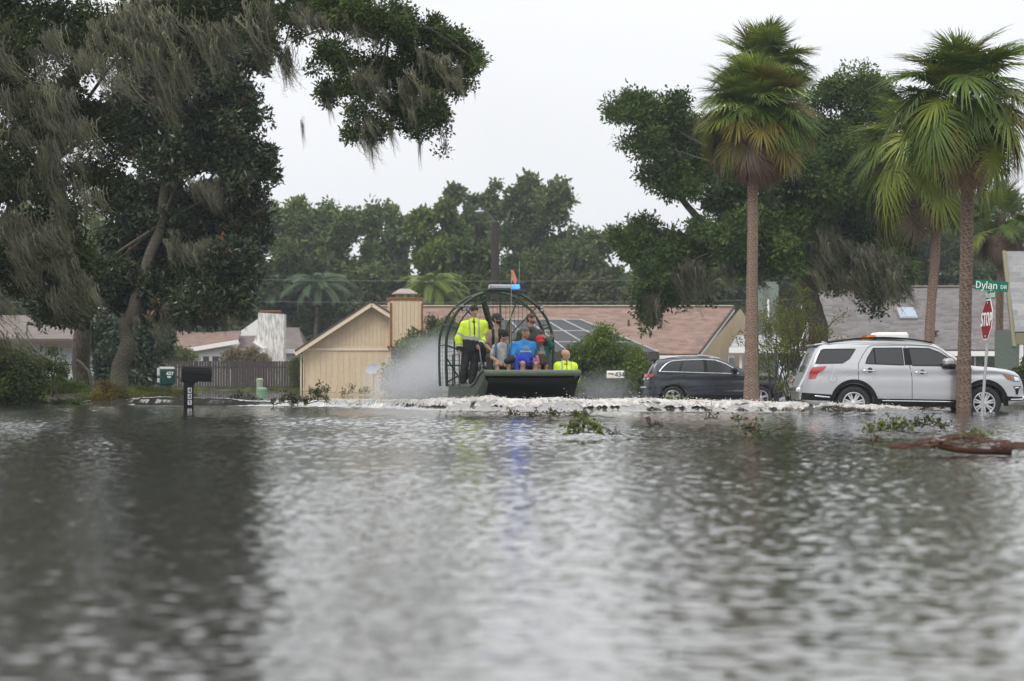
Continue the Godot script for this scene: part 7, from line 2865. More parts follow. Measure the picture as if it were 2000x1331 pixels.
	for q in [["sl", "el", "wl"], ["sr", "er", "wr"]]:
		var a: Vector3 = j[q[0]]
		var b: Vector3 = j[q[1]]
		var w: Vector3 = j[q[2]]
		tp.append([a, a.lerp(b, minf(sleeve, 1.0)), 0.062 * g + slack, 0.05 * g + slack + 0.006])
		if sleeve > 1.0:
			tp.append([b, b.lerp(w, sleeve - 1.0), 0.05 * g + slack + 0.004, 0.036 * g + slack * 0.8])
	var sm := MB.new()
	sdf_into(sm, tp, 0.018, 0.03, (o.top as Callable).bind(j))
	part(t, o.get("top_name", "shirt"), sm.mesh(), cloth_mat())
	if o.has("collar"):
		var cm := MB.new()
		var cc: Color = o.collar
		var nd := (neck0 - mid).normalized()
		var ring := []
		for i in 10:
			var a := TAU * i / 10.0
			var b := TAU * (i + 1) / 10.0
			var rr := 0.085 * s
			var m0 := mid + nd * 0.075
			ring.append([m0 + (xf * cos(a) + zf * sin(a)) * rr, m0 + (xf * cos(b) + zf * sin(b)) * rr, 0.028, 0.028])
		sdf_into(cm, ring, 0.014, 0.02, func(_p: Vector3, _n: Vector3) -> Color: return cc)
		part(t, "collar", cm.mesh(), cloth_mat())
	# ----- hair, cap
	if o.has("hair"):
		var hc: Color = o.hair
		var th: float = o.get("hair_thick", 0.01)
		var caps := [[Vector3(0, 0.042, -0.04), Vector3(0, 0.05, 0.012), 0.083 + th, 0.079 + th], [Vector3(0, -0.01, -0.05), Vector3(0, -0.03, -0.05), 0.07 + th, 0.05 + th * 0.6]]
		if th > 0.018:
			caps.append([Vector3(-0.05, 0.075, 0.055), Vector3(0.055, 0.068, 0.06), 0.032, 0.032])
			caps.append([Vector3(-0.075, 0.03, 0.0), Vector3(-0.07, 0.0, 0.0), 0.022, 0.014])
			caps.append([Vector3(0.075, 0.03, 0.0), Vector3(0.07, 0.0, 0.0), 0.022, 0.014])
		var hm := MB.new()
		sdf_into(hm, moved(caps, hx), 0.01, 0.02, func(p: Vector3, _n: Vector3) -> Color: return hc * (1.0 + 0.5 * noise.get_noise_3dv(p * 60.0)))
		part(t, "hair", hm.mesh(), cloth_mat())
	if o.has("cap"):
		var cc: Color = o.cap
		var cn := Node3D.new()
		cn.name = "cap"
		t.add_child(cn)
		var cm := MB.new()
		sdf_into(cm, moved([[Vector3(0, 0.062, -0.035), Vector3(0, 0.066, 0.015), 0.094, 0.09], [Vector3(0, 0.04, -0.05), Vector3(0, 0.045, 0.02), 0.09, 0.088]], hx), 0.01, 0.02, func(_p: Vector3, _n: Vector3) -> Color: return cc)
		part(cn, "crown", cm.mesh(), cloth_mat())
		var bm := MB.new()
		var rows := []
		for i in 5:
			var row := PackedVector3Array()
			for k in 9:
				var a := lerpf(0.35, PI - 0.35, k / 8.0)
				var rr := 0.09 + 0.075 * i / 4.0
				row.append(hx * Vector3(cos(a) * 0.093 * (1.0 + 0.02 * i), 0.05 - 0.028 * (i / 4.0) - 0.03 * pow(cos(a), 2.0) * (i / 4.0), sin(a) * rr + 0.012))
			rows.append(row)
		bm.col = cc
		bm.grid(rows)
		for row in rows:
			for k in row.size():
				row[k] += Vector3(0, -0.006, 0)
		bm.grid(rows)
		part(cn, "brim", bm.mesh(), cloth_mat())
	return t

func skin_mat() -> StandardMaterial3D:
	if not mats.has("skin"):
		var m := tinted("skin", 0.48)
		m.subsurf_scatter_enabled = true
		m.subsurf_scatter_strength = 0.12
	return mats["skin"]

func cloth_mat() -> StandardMaterial3D:
	if not mats.has("cloth"):
		var m := tinted("cloth", 0.85)
		m.heightmap_enabled = true
		m.heightmap_texture = noise_tex(61, 0.01, 3)
		m.heightmap_scale = 0.8
		m.uv1_triplanar = true
		m.uv1_scale = Vector3.ONE * 2.2
	return mats["cloth"]

func leather_mat() -> StandardMaterial3D:
	return tinted("leather", 0.4)

func seg_t(p: Vector3, a: Vector3, b: Vector3) -> float:
	return (p - a).dot(b - a) / (b - a).length_squared()

func seg_d(p: Vector3, a: Vector3, b: Vector3) -> float:
	return p.distance_to(a + (b - a) * clampf(seg_t(p, a, b), 0.0, 1.0))

const HIVIS := Color(0.62, 0.82, 0.02)
const SILVER := Color(0.36, 0.38, 0.36)
const JET := Color(0.012, 0.012, 0.014)

func hivis(p: Vector3, n: Vector3, j: Dictionary) -> Color:
	# bright jacket: dark hem, silver bands on chest, sleeves and shoulders
	var mid: Vector3 = (j.sl + j.sr) * 0.5
	var hip: Vector3 = (j.hl + j.hr) * 0.5
	for q in [["sl", "el", "wl"], ["sr", "er", "wr"]]:
		var d1 := seg_d(p, j[q[0]], j[q[1]])
		var d2 := seg_d(p, j[q[1]], j[q[2]])
		var t1 := seg_t(p, j[q[0]], j[q[1]])
		if minf(d1, d2) < 0.1 and (t1 > 0.35 or d2 < d1):
			if d2 < d1:
				var t2 := seg_t(p, j[q[1]], j[q[2]])
				if t2 > 0.78:
					return JET
				if t2 > 0.5 and t2 < 0.68:
					return SILVER
			elif t1 > 0.62 and t1 < 0.8:
				return SILVER
			return HIVIS
	var t := seg_t(p, mid, hip)
	if t > 0.6:
		return JET
	if t > 0.46:
		return SILVER
	var across := (j.sr - j.sl).normalized() as Vector3
	var x := (p - mid).dot(across)
	if absf(x) < 0.014 and n.z > 0.2:
		return JET
	if absf(absf(x) - 0.115) < 0.024:
		return SILVER
	return HIVIS

func plain_top(c: Color, c2: Color) -> Callable:
	return func(p: Vector3, _n: Vector3, _j: Dictionary) -> Color: return c.lerp(c2, clampf(noise.get_noise_3dv(p * 5.0) * 2.0 + 0.5, 0.0, 1.0))

func ob(px: float, py: float, z: float) -> Vector3:
	return on_boat(px, py, z)

func build_people() -> void:
	var fair := Color(0.42, 0.24, 0.17)
	# standing at the left rail
	var z := -0.4
	var p := person("standing person in yellow reflective jacket and black trousers at the boat's left rail",
		{"base": ob(914, 755, z), "head": ob(926, 608, z + 0.04), "chest": ob(924, 645, z), "sl": ob(907, 633, z - 0.02), "sr": ob(944, 632, z + 0.04), "el": ob(895, 662, z), "wl": ob(896, 682, z + 0.06), "er": ob(949, 661, z + 0.02), "wr": ob(938, 675, z + 0.2), "hl": ob(911, 685, z), "hr": ob(928, 685, z), "kl": ob(907, 717, z + 0.05), "kr": ob(926, 717, z + 0.04), "al": ob(904, 748, z), "ar": ob(921, 749, z + 0.06)},
		Vector3(0.28, -0.16, 1), fair, {"top": hivis, "top_name": "jacket", "trousers": JET, "trousers2": Color(0.02, 0.02, 0.024), "hair": Color(0.03, 0.02, 0.014), "hair_thick": 0.012, "slack": 0.034, "bulk": 1.06, "leg_slack": 0.028, "collar": JET, "pl": Vector3(1, 0, 0.3), "curlpl": 1.1, "pr": Vector3(-0.6, -0.5, 0), "curlpr": 1.1})
	# bearded officer on the high bench
	z = -0.35
	p = person("bearded person in tan shirt, black vest and dark cap on the high bench",
		{"base": ob(965, 697, z - 0.1), "head": ob(971, 625, z + 0.03), "chest": ob(968, 655, z), "sl": ob(953, 650, z), "sr": ob(984, 650, z + 0.02), "el": ob(947, 674, z + 0.05), "wl": ob(960, 686, z + 0.25), "er": ob(990, 676, z + 0.08), "wr": ob(986, 696, z + 0.3), "hl": ob(958, 694, z - 0.1), "hr": ob(976, 694, z - 0.1), "kl": ob(955, 699, z + 0.36), "kr": ob(977, 701, z + 0.36), "al": ob(958, 738, z + 0.42), "ar": ob(976, 738, z + 0.42)},
		Vector3(0.85, 0.02, 0.62), Color(0.4, 0.21, 0.14), {"top": func(q: Vector3, n: Vector3, j: Dictionary) -> Color:
			var mid: Vector3 = (j.sl + j.sr) * 0.5
			var x: float = (q - mid).dot((j.sr - j.sl).normalized())
			var t := seg_t(q, mid, (j.hl + j.hr) * 0.5)
			if absf(x) > 0.045 and absf(x) < 0.125 and t > -0.25 and t < 0.72 and n.z > -0.4:
				return JET
			if t > 0.84 and seg_d(q, j.el, j.wl) > 0.09:
				return JET
			return Color(0.3, 0.22, 0.15),
		"sleeve": 0.72, "trousers": Color(0.03, 0.033, 0.024), "trousers2": Color(0.045, 0.045, 0.034), "cap": Color(0.035, 0.034, 0.024), "beard": Color(0.035, 0.02, 0.014), "hair": Color(0.03, 0.02, 0.014), "hair_thick": 0.005, "slack": 0.02, "pl": Vector3(0, -1, 0.2), "curlpl": 0.7})
	# officer's vest badge ring
	var vb := MB.new()
	var vc := ob(978, 650, z + 0.16) - ob(965, 697, z - 0.1)
	vb.lathe(PackedVector2Array([Vector2(0.028, 0.0), Vector2(0.04, 0.012), Vector2(0.046, 0.0)]), Transform3D(Basis(Vector3.RIGHT, PI / 2), vc), 14)
	part(p, "vest_buckle", vb.mesh(), mats["black_plastic"])
	# dark jacket, hand on the cage
	z = -0.35
	p = person("short haired person in dark olive jacket holding the cage with one hand",
		{"base": ob(1035, 699, z - 0.1), "head": ob(1038, 624, z + 0.03), "chest": ob(1036, 658, z), "sl": ob(1018, 650, z + 0.02), "sr": ob(1053, 650, z - 0.02), "el": ob(1010, 678, z + 0.05), "wl": ob(1016, 697, z + 0.22), "er": ob(1067, 670, z - 0.25), "wr": ob(1076, 661, z - 0.62), "dwr": ob(1078, 652, z - 0.75), "hl": ob(1026, 695, z - 0.1), "hr": ob(1045, 695, z - 0.1), "kl": ob(1024, 703, z + 0.34), "kr": ob(1049, 703, z + 0.34), "al": ob(1026, 740, z + 0.4), "ar": ob(1048, 740, z + 0.4)},
		Vector3(0.8, -0.05, 0.68), Color(0.44, 0.23, 0.17), {"top": plain_top(Color(0.026, 0.032, 0.02), Color(0.04, 0.046, 0.03)), "top_name": "jacket", "collar": Color(0.012, 0.013, 0.01), "trousers": Color(0.03, 0.033, 0.024), "hair": Color(0.07, 0.042, 0.03), "hair_thick": 0.006, "beard": Color(0.16, 0.08, 0.055), "slack": 0.032, "bulk": 1.1, "pr": Vector3(-0.3, 0, 1), "curlpr": 1.1})
	# boy with the rucksack
	z = 0.75
	var boy := person("dark haired youth in pale shirt with teal rucksack straps on the front bench",
		{"base": ob(978, 716, z), "head": ob(984, 656, z + 0.06), "chest": ob(980, 684, z), "sl": ob(967, 677, z), "sr": ob(993, 677, z - 0.02), "el": ob(960, 698, z + 0.06), "wl": ob(974, 708, z + 0.3), "er": ob(998, 698, z + 0.05), "wr": ob(990, 709, z + 0.3), "hl": ob(971, 715, z), "hr": ob(987, 715, z), "kl": ob(971, 712, z + 0.42), "kr": ob(994, 714, z + 0.42), "al": ob(974, 750, z + 0.45), "ar": ob(992, 750, z + 0.45)},
		Vector3(0.75, -0.22, 0.6), Color(0.36, 0.2, 0.14), {"size": 0.95, "top": plain_top(Color(0.3, 0.29, 0.3), Color(0.4, 0.39, 0.4)), "sleeve": 0.7, "trousers": Color(0.16, 0.13, 0.08), "shorts": 0.72, "hair": Color(0.018, 0.011, 0.009), "hair_thick": 0.024, "slack": 0.018, "bulk": 0.92, "pl": Vector3(0, -1, 0), "curlpl": 0.6, "pr": Vector3(0, -1, 0), "curlpr": 0.6})
	# rucksack carried by the youth
	var off := ob(978, 716, z)
	var rk := thing("rucksack", "teal rucksack on the back of the youth in the pale shirt", "rucksack", BOAT_AT + Basis(Vector3.UP, BOAT_TURN) * off, BOAT_TURN)
	for q in [[967.5, 0.0], [992.5, -0.02]]:
		var keys := [ob(q[0] + 1, 672, z - 0.05) - off, ob(q[0] + 0.5, 675, z + 0.1) - off, ob(q[0] + 1, 688, z + 0.165) - off, ob(q[0], 700, z + 0.12) - off, ob(q[0] - 1, 706, z - 0.02) - off]
		var mb := MB.new()
		mb.tube(curve_points(keys, 14), taper(0.03, 0.026, 14), 8)
		part(rk, "strap", mb.mesh(), plain("strap_teal", Color(0.012, 0.12, 0.16), 0.7))
	var bag := MB.new()
	sdf_into(bag, [[ob(975, 680, z - 0.2) - off, ob(975, 706, z - 0.2) - off, 0.1, 0.13], [ob(986, 680, z - 0.2) - off, ob(986, 706, z - 0.2) - off, 0.1, 0.13]], 0.02, 0.05, func(_q: Vector3, _n: Vector3) -> Color: return Color(0.012, 0.1, 0.13))
	part(rk, "bag", bag.mesh(), cloth_mat())
	# blue T-shirt
	z = 0.8
	p = person("grey haired person in bright blue printed T-shirt on the front bench",
		{"base": ob(1025, 717, z), "head": ob(1025, 651, z + 0.05), "chest": ob(1024, 688, z), "sl": ob(1006, 674, z), "sr": ob(1042, 674, z - 0.02), "el": ob(1001, 697, z + 0.08), "wl": ob(1014, 707, z + 0.32), "er": ob(1047, 697, z + 0.06), "wr": ob(1042, 708, z + 0.3), "hl": ob(1015, 715, z), "hr": ob(1036, 715, z), "kl": ob(1021, 711, z + 0.46), "kr": ob(1046, 712, z + 0.44), "al": ob(1021, 752, z + 0.45), "ar": ob(1045, 752, z + 0.45)},
		Vector3(0.8, -0.02, 0.62), Color(0.36, 0.19, 0.13), {"top": plain_top(Color(0.02, 0.17, 0.46), Color(0.03, 0.22, 0.56)), "sleeve": 0.8, "trousers": Color(0.01, 0.05, 0.36), "shorts": 0.8, "hair": Color(0.1, 0.085, 0.078), "hair_thick": 0.004, "slack": 0.026, "bulk": 1.12, "pl": Vector3(0, -1, 0), "curlpl": 0.5, "pr": Vector3(-0.3, -1, 0), "curlpr": 0.5})
	var org := ob(1025, 717, z)
	# white script across the chest, too small to read: a run of loops
	var scr := MB.new()
	var sk := PackedVector3Array()
	for i in 46:
		var f := i / 45.0
		sk.append(ob(1016 + 22 * f, 686.5, z + 0.172 - 0.02 * pow(f * 2.0 - 1.0, 2.0)) - org + Vector3(0.012 * cos(f * 62.0), 0.018 * sin(f * 62.0) * (1.0 + 0.4 * sin(f * 9.0)), 0))
	scr.tube(sk, taper(0.0065, 0.0065, 46), 5)
	part(p, "shirt_print", scr.mesh(), plain("print_white", Color(0.6, 0.62, 0.65), 0.8))
	var pr := MB.new()
	for q in [[0, 0.0, 0.05], [-0.05, -0.01, 0.035], [0.05, -0.005, 0.035], [0.015, 0.035, 0.03], [-0.03, 0.03, 0.022]]:
		pr.lathe(PackedVector2Array([Vector2(0.001, 0.012), Vector2(q[2] * 0.7, 0.01), Vector2(q[2], 0.0)]), Transform3D(Basis(Vector3.RIGHT, PI / 2), ob(1028, 681, z + 0.165) - org + Vector3(q[0], q[1], 0)), 9)
	part(p, "shirt_emblem", pr.mesh(), plain("print_grey", Color(0.2, 0.26, 0.34), 0.8))
	# bundle of blue clothing on the lap
	var lap := thing("blue_bundle", "royal blue jacket bundled on the lap of the person in the T-shirt", "jacket", BOAT_AT + Basis(Vector3.UP, BOAT_TURN) * ob(1020, 706, z + 0.25), BOAT_TURN)
	var lo := ob(1020, 706, z + 0.25)
	var lm := MB.new()
	sdf_into(lm, [[ob(1004, 704, z + 0.3) - lo, ob(1034, 700, z + 0.28) - lo, 0.055, 0.075], [ob(1012, 698, z + 0.25) - lo, ob(1036, 695, z + 0.22) - lo, 0.06, 0.055], [ob(1030, 706, z + 0.42) - lo, ob(1034, 712, z + 0.46) - lo, 0.07, 0.06], [ob(1008, 706, z + 0.42) - lo, ob(1010, 722, z + 0.5) - lo, 0.055, 0.05]], 0.016, 0.05, func(_q: Vector3, _n: Vector3) -> Color: return Color(0.008, 0.03, 0.33))
	part(lap, "cloth", lm.mesh(), cloth_mat())
	var ph := MB.new()
	ph.box(ob(1037, 709, z + 0.52) - lo, Vector3(0.15, 0.012, 0.075), Basis(Vector3.UP, 0.4) * Basis(Vector3.RIGHT, 0.3), 0.004)
	single("phone", ph.mesh(), mats["black_plastic"], "dark phone held over the blue bundle", "phone", lap.position).rotation.y = BOAT_TURN
	var bl := thing("dark_bag", "small black bag between the youth and the person in blue", "bag", BOAT_AT + Basis(Vector3.UP, BOAT_TURN) * ob(996, 704, z + 0.35), BOAT_TURN)
	var bo := ob(996, 704, z + 0.35)
	var bm := MB.new()
	sdf_into(bm, [[ob(990, 706, z + 0.4) - bo, ob(1001, 703, z + 0.4) - bo, 0.075, 0.085], [ob(996, 699, z + 0.36) - bo, ob(1001, 698, z + 0.36) - bo, 0.055, 0.05]], 0.016, 0.04, func(_q: Vector3, _n: Vector3) -> Color: return Color(0.01, 0.012, 0.022))
	part(bl, "bag_body", bm.mesh(), cloth_mat())
	# child in the red cap
	z = 0.85
	p = person("small person in red cap and green jacket with a hand raised to the cap",
		{"base": ob(1058, 718, z), "head": ob(1055, 667, z + 0.05), "chest": ob(1057, 692, z), "sl": ob(1048, 684, z), "sr": ob(1069, 682, z - 0.03), "el": ob(1046, 702, z + 0.06), "wl": ob(1051, 694, z + 0.24), "er": ob(1077, 675, z + 0.08), "wr": ob(1067, 662, z + 0.1), "dwr": ob(1059, 654, z + 0.14), "hl": ob(1052, 716, z), "hr": ob(1066, 716, z), "kl": ob(1053, 715, z + 0.36), "kr": ob(1067, 716, z + 0.36), "al": ob(1054, 748, z + 0.4), "ar": ob(1067, 748, z + 0.4)},
		Vector3(0.12, -0.12, 1), Color(0.27, 0.13, 0.09), {"size": 0.9, "top": func(q: Vector3, n: Vector3, j: Dictionary) -> Color:
			var mid: Vector3 = (j.sl + j.sr) * 0.5
			var x: float = (q - mid).dot((j.sr - j.sl).normalized())
			if n.z > 0.1 and x < 0.035 and x > -0.07 and seg_d(q, j.sr, j.er) > 0.09:
				return Color(0.2, 0.2, 0.2)
			return Color(0.006, 0.075, 0.062),
		"top_name": "jacket", "trousers": Color(0.02, 0.02, 0.025), "shorts": 0.7, "cap": Color(0.46, 0.012, 0.02), "hair": Color(0.015, 0.01, 0.008), "hair_thick": 0.004, "slack": 0.026, "bulk": 0.9, "pl": Vector3(0.3, -0.3, -1), "curlpl": 0.9, "pr": Vector3(0, -0.6, -0.8), "curlpr": 0.25})
	var co := ob(1060, 704, z + 0.36)
	var cb := thing("camouflage_bag", "brown camouflage bag held by the person in the red cap", "bag", BOAT_AT + Basis(Vector3.UP, BOAT_TURN) * co, BOAT_TURN)
	var cm := MB.new()
	sdf_into(cm, [[ob(1060, 697, z + 0.36) - co, ob(1060, 709, z + 0.38) - co, 0.075, 0.085], [ob(1064, 700, z + 0.36) - co, ob(1064, 708, z + 0.38) - co, 0.06, 0.065]], 0.015, 0.04, func(q: Vector3, _n: Vector3) -> Color: return Color(0.05, 0.042, 0.02) if noise.get_noise_3dv(q * 14.0) > 0.0 else Color(0.025, 0.03, 0.014))
	part(cb, "bag_body", cm.mesh(), cloth_mat())
	var po := ob(1050, 702, z + 0.38)
	var pm := MB.new()
	sdf_into(pm, [[Vector3(-0.01, 0.05, 0), Vector3(0.01, -0.08, 0), 0.045, 0.05]], 0.014, 0.02, func(_q: Vector3, _n: Vector3) -> Color: return Color(0.42, 0.13, 0.26))
	single("pink_pouch", pm.mesh(), cloth_mat(), "pink pouch beside the camouflage bag", "pouch", BOAT_AT + Basis(Vector3.UP, BOAT_TURN) * po)
	# bald man low at the right
	z = 1.0
	p = person("bald person with white beard in yellow reflective jacket low at the bow's right",
		{"base": ob(1106, 764, z), "head": ob(1105, 694, z + 0.06), "chest": ob(1106, 730, z), "sl": ob(1090, 714, z), "sr": ob(1119, 715, z), "el": ob(1084, 741, z + 0.03), "wl": ob(1092, 757, z + 0.22), "er": ob(1125, 742, z - 0.02), "wr": ob(1114, 754, z + 0.2), "hl": ob(1097, 761, z - 0.05), "hr": ob(1114, 761, z - 0.05), "kl": ob(1092, 741, z + 0.34), "kr": ob(1116, 741, z + 0.34), "al": ob(1092, 751, z + 0.62), "ar": ob(1114, 751, z + 0.62)},
		Vector3(0.6, -0.22, 0.8), Color(0.46, 0.23, 0.17), {"top": hivis, "top_name": "jacket", "trousers": JET, "slack": 0.036, "bulk": 1.1, "collar": JET, "beard": Color(0.4, 0.34, 0.31), "brow": Color(0.25, 0.18, 0.15)})

# ------------------------------------------------------------ wake, spray and floating debris
func build_wake() -> void:
	var mb := MB.new()
	var xs := PackedFloat32Array()
	var x := (632.0 - MIDDLE) * 55.0 / FOCAL
	var x_end := (1800.0 - MIDDLE) * 44.3 / FOCAL
	while x < x_end:
		xs.append(x)
		x += 0.034
	var rows := []
	var cols := []
	for xx in xs:
		var r := ridge(xx)
		var row := PackedVector3Array()
		for k in 26:
			var f := k / 25.0
			var d := lerpf(-0.7, 0.4, f)
			var z := r.x + d
			var n1 := noise.get_noise_2d(xx * 1.6, z * 2.2)
			var n2 := noise.get_noise_2d(xx * 5.5 + 40.0, z * 6.5)
			var n3 := noise.get_noise_2d(xx * 14.0, z * 15.0 + 9.0)
			var n4 := noise.get_noise_2d(xx * 26.0, z * 26.0)
			var m := smooth(0.0, 0.45, 1.0 - absf(f - 0.5) * 2.0 + 0.3 * n1 + 0.3 * n2 + 0.12 * n3 - (1.0 - r.z) * 0.8 + 0.35 * noise.get_noise_2d(xx * 0.6, 200.0))
			var lift := -0.03 + 0.065 * m + (0.02 * n1 + 0.013 * n2 + 0.01 * n3 + 0.007 * n4) * m
			row.append(Vector3(xx, swell(xx, z) + lift, z + 0.03 * n2))
		rows.append(row)
	mb.grid(rows)
	for i in mb.v.size():
		var p := mb.v[i]
		var k := clampf(0.55 + 0.5 * noise.get_noise_2d(p.x * 4.0, p.z * 4.0 + 30.0) + 0.5 * noise.get_noise_2d(p.x * 17.0, p.z * 17.0), 0.0, 1.0)
		mb.c[i] = Color(0.30, 0.28, 0.245).lerp(Color(0.6, 0.59, 0.57), k)
	var o := single("wake_foam", mb.mesh(), mats["foam"], "white foaming wave rolling out ahead of the airboat", "foam")
	o.set_meta("kind", "stuff")
	# flecks thrown up along the crest
	var chip := MB.new()
	chip.lathe(PackedVector2Array([Vector2(0.001, 1.0), Vector2(0.7, 0.6), Vector2(0.95, 0.0), Vector2(0.6, -0.7), Vector2(0.001, -1.0)]), Transform3D.IDENTITY, 6)
	var places := []
	var tint := PackedColorArray()
	for i in 1800:
		var xx := rnd(xs[0], xs[xs.size() - 1])
		var r := ridge(xx)
		if rng.randf() > r.z:
			continue
		var d := rng.randfn() * 0.26
		var z := r.x + d
		var up := absf(rng.randfn()) * 0.035 + 0.02
		if rng.randf() < 0.05:
			up += rng.randf() * 0.14
		var sz := rnd(0.004, 0.011)
		places.append(Transform3D(Basis.from_euler(Vector3(rng.randf() * 6, rng.randf() * 6, 0)).scaled(Vector3(sz * rnd(0.8, 2.0), sz, sz)), Vector3(xx, swell(xx, z) + up, z)))
		tint.append(Color(0.78, 0.77, 0.75))
	var fl := many(self, "foam_flecks", chip.mesh(), mats["foam"], places, tint)
	tag(fl, "small white flecks of foam tossed up along the wave's crest", "foam flecks", "", "stuff")
	# churned foam streaks behind the boat
	var wb := MB.new()
	var rs := []
	for j in 70:
		var dd := lerpf(50.5, 68.0, j / 69.0)
		var row := PackedVector3Array()
		for i in 150:
			var px := lerpf(560.0, 1240.0, i / 149.0)
			var p := at(px, HORIZON, dd)
			var n := noise.get_noise_2d(p.x * 1.1, p.z * 0.6 + 80.0) + 0.5 * noise.get_noise_2d(p.x * 4.0, p.z * 2.0)
			var edge := 1.0 - pow(absf(i / 149.0 - 0.5) * 2.0, 2.0)
			row.append(Vector3(p.x, swell(p.x, p.z) + 0.022 * n + 0.03 * edge - 0.024, p.z))
		rs.append(row)
	wb.grid(rs)
	for i in wb.v.size():
		wb.c[i] = Color(0.58, 0.56, 0.52).lerp(Color(0.78, 0.77, 0.75), clampf(0.5 + noise.get_noise_2d(wb.v[i].x * 3.0, wb.v[i].z * 2.0), 0.0, 1.0))
	var wo := single("churned_foam", wb.mesh(), mats["foam"], "patchy white churned water around and behind the airboat", "foam")
	wo.set_meta("kind", "stuff")
	# mist blown up by the propeller
	spray_drops()
	var spray := Node3D.new()
	spray.name = "spray_mist"
	add_child(spray)
	tag(spray, "pale spray blown up behind the airboat's left side", "spray", "", "stuff")
	var r2 := RandomNumberGenerator.new()
	r2.seed = 12
	for i in 44:
		var f := i / 36.0
		var px := lerpf(905, 745, f) + r2.randf_range(-16, 16)
		var py := lerpf(705, 768, pow(minf(f, 1.0), 0.8)) + r2.randf_range(-30, 16)
		if i >= 37:
			px = r2.randf_range(1140, 1240)
			py = r2.randf_range(748, 768)
		var fv := FogVolume.new()
		fv.name = "mist_puff"
		fv.shape = RenderingServer.FOG_VOLUME_SHAPE_ELLIPSOID
		var sz := lerpf(1.8, 1.0, minf(f, 1.0)) * r2.randf_range(0.75, 1.25)
		fv.size = Vector3(sz * 1.5, sz * r2.randf_range(0.7, 1.1), sz * 2.0)
		var fm := FogMaterial.new()
		fm.resource_name = "spray"
		fm.albedo = Color(0.97, 0.98, 1.0)
		fm.density = (0.034 if i < 37 else 0.022) * r2.randf_range(0.7, 1.2)
		fv.material = fm
		spray.add_child(fv, true)
		fv.position = at(px, py, r2.randf_range(53.0, 60.0) if i < 37 else r2.randf_range(50.0, 60.0))

func spray_drops() -> void:
	# loose drops in the blown spray
	var drop := MB.new()
	drop.lathe(PackedVector2Array([Vector2(0.001, 1.0), Vector2(0.8, 0.3), Vector2(0.8, -0.4), Vector2(0.001, -1.0)]), Transform3D.IDENTITY, 5)
	var places := []
	var tint := PackedColorArray()
	for i in 2600:
		var f := pow(rng.randf(), 0.7)
		var p := at(lerpf(912, 735, f) + rng.randfn() * 14.0, lerpf(705, 770, f) + rng.randfn() * 26.0, rnd(51.5, 59.0))
		if p.y < 0.02:
			continue
		var s := rnd(0.003, 0.009)
		places.append(Transform3D(Basis(Vector3.BACK, rnd(-0.9, -0.3)).scaled(Vector3(s, s * rnd(1.0, 3.5), s)), p))
		tint.append(Color(0.75, 0.76, 0.78))
	var o := many(self, "spray_drops", drop.mesh(), mats["foam"], places, tint)
	tag(o, "fine white drops flying in the spray left of the airboat", "spray drops", "", "stuff")

func leafy_branch(called: String, label: String, where: Vector3, length: float, height: float, leaves: int, leaf: float, a: Color, b: Color, seed_: int, bare := 0, group := "storm litter on the water") -> void:
	var r := RandomNumberGenerator.new()
	r.seed = seed_
	var t := thing(called, label, "branch", where, r.randf_range(-0.3, 0.3), group)
	var main := PackedVector3Array()
	for i in 8:
		var f := i / 7.0
		main.append(Vector3((f - 0.5) * length, 0.02 + height * 0.16 * sin(f * PI) + r.randf_range(-0.015, 0.015), r.randf_range(-0.04, 0.04)))
	var sm := MB.new()
	sm.tube(main, taper(0.012, 0.005, 8), 6)
	part(t, "stem", sm.mesh(), mats["bark"])
	var lm := MB.new()
	var tips := []
	for i in maxi(4, leaves / 14):
		var f := r.randf()
		var p := main[int(f * 7.0)]
		var e := p + Vector3(r.randf_range(-0.16, 0.2) * length * 0.5, height * r.randf_range(0.25, 1.0) * (0.35 + 0.65 * sin(clampf(f, 0.05, 0.95) * PI)), r.randf_range(-0.14, 0.14))
		var tw := MB.new()
		tw.tube(PackedVector3Array([p, p.lerp(e, 0.5) + Vector3(0, 0.03, 0), e]), PackedFloat32Array([0.006, 0.005, 0.0025]), 4)
		part(t, "twig", tw.mesh(), mats["bark"])
		tips.append([p, e])
	for i in bare:
		var p := main[r.randi() % 8]
		var e := p + Vector3(r.randf_range(-0.35, 0.35), r.randf_range(0.6, 1.3) * height, r.randf_range(-0.1, 0.1))
		var tw := MB.new()
		tw.tube(PackedVector3Array([p, p.lerp(e, 0.5) + Vector3(0.04, 0, 0), e]), PackedFloat32Array([0.008, 0.006, 0.003]), 4)
		part(t, "bare_twig", tw.mesh(), mats["bark"])
	for i in leaves:
		var q: Array = tips[r.randi() % tips.size()]
		var p: Vector3 = (q[0] as Vector3).lerp(q[1], r.randf_range(0.15, 1.05)) + Vector3(r.randfn(), r.randfn() * 0.6, r.randfn()) * leaf * 0.5
		p.y = maxf(p.y, 0.005)
		var dir := Vector3(r.randfn(), r.randfn() * 0.7 + 0.35, r.randfn()).normalized()
		var side := dir.cross(Vector3(r.randfn(), 1.0 + r.randfn(), r.randfn())).normalized()
		var nn := side.cross(dir)
		var l := leaf * r.randf_range(0.7, 1.3)
		var w := l * 0.22
		lm.col = a.lerp(b, r.randf()) * r.randf_range(0.75, 1.25)
		lm.tri(p, p + dir * l * 0.5 + side * w + nn * w * 0.3, p + dir * l)
		lm.tri(p, p + dir * l, p + dir * l * 0.5 - side * w + nn * w * 0.3)
	var lv := part(t, "leaves", lm.mesh(), mats["leaf"])
	lv.set_meta("kind", "stuff")

func afloat(px: float, py: float) -> Vector3:
	# the point of the water that shows at this place
	var d := EYE * FOCAL / (py - HORIZON)
	return Vector3((px - MIDDLE) * d / FOCAL, 0.0, -d)

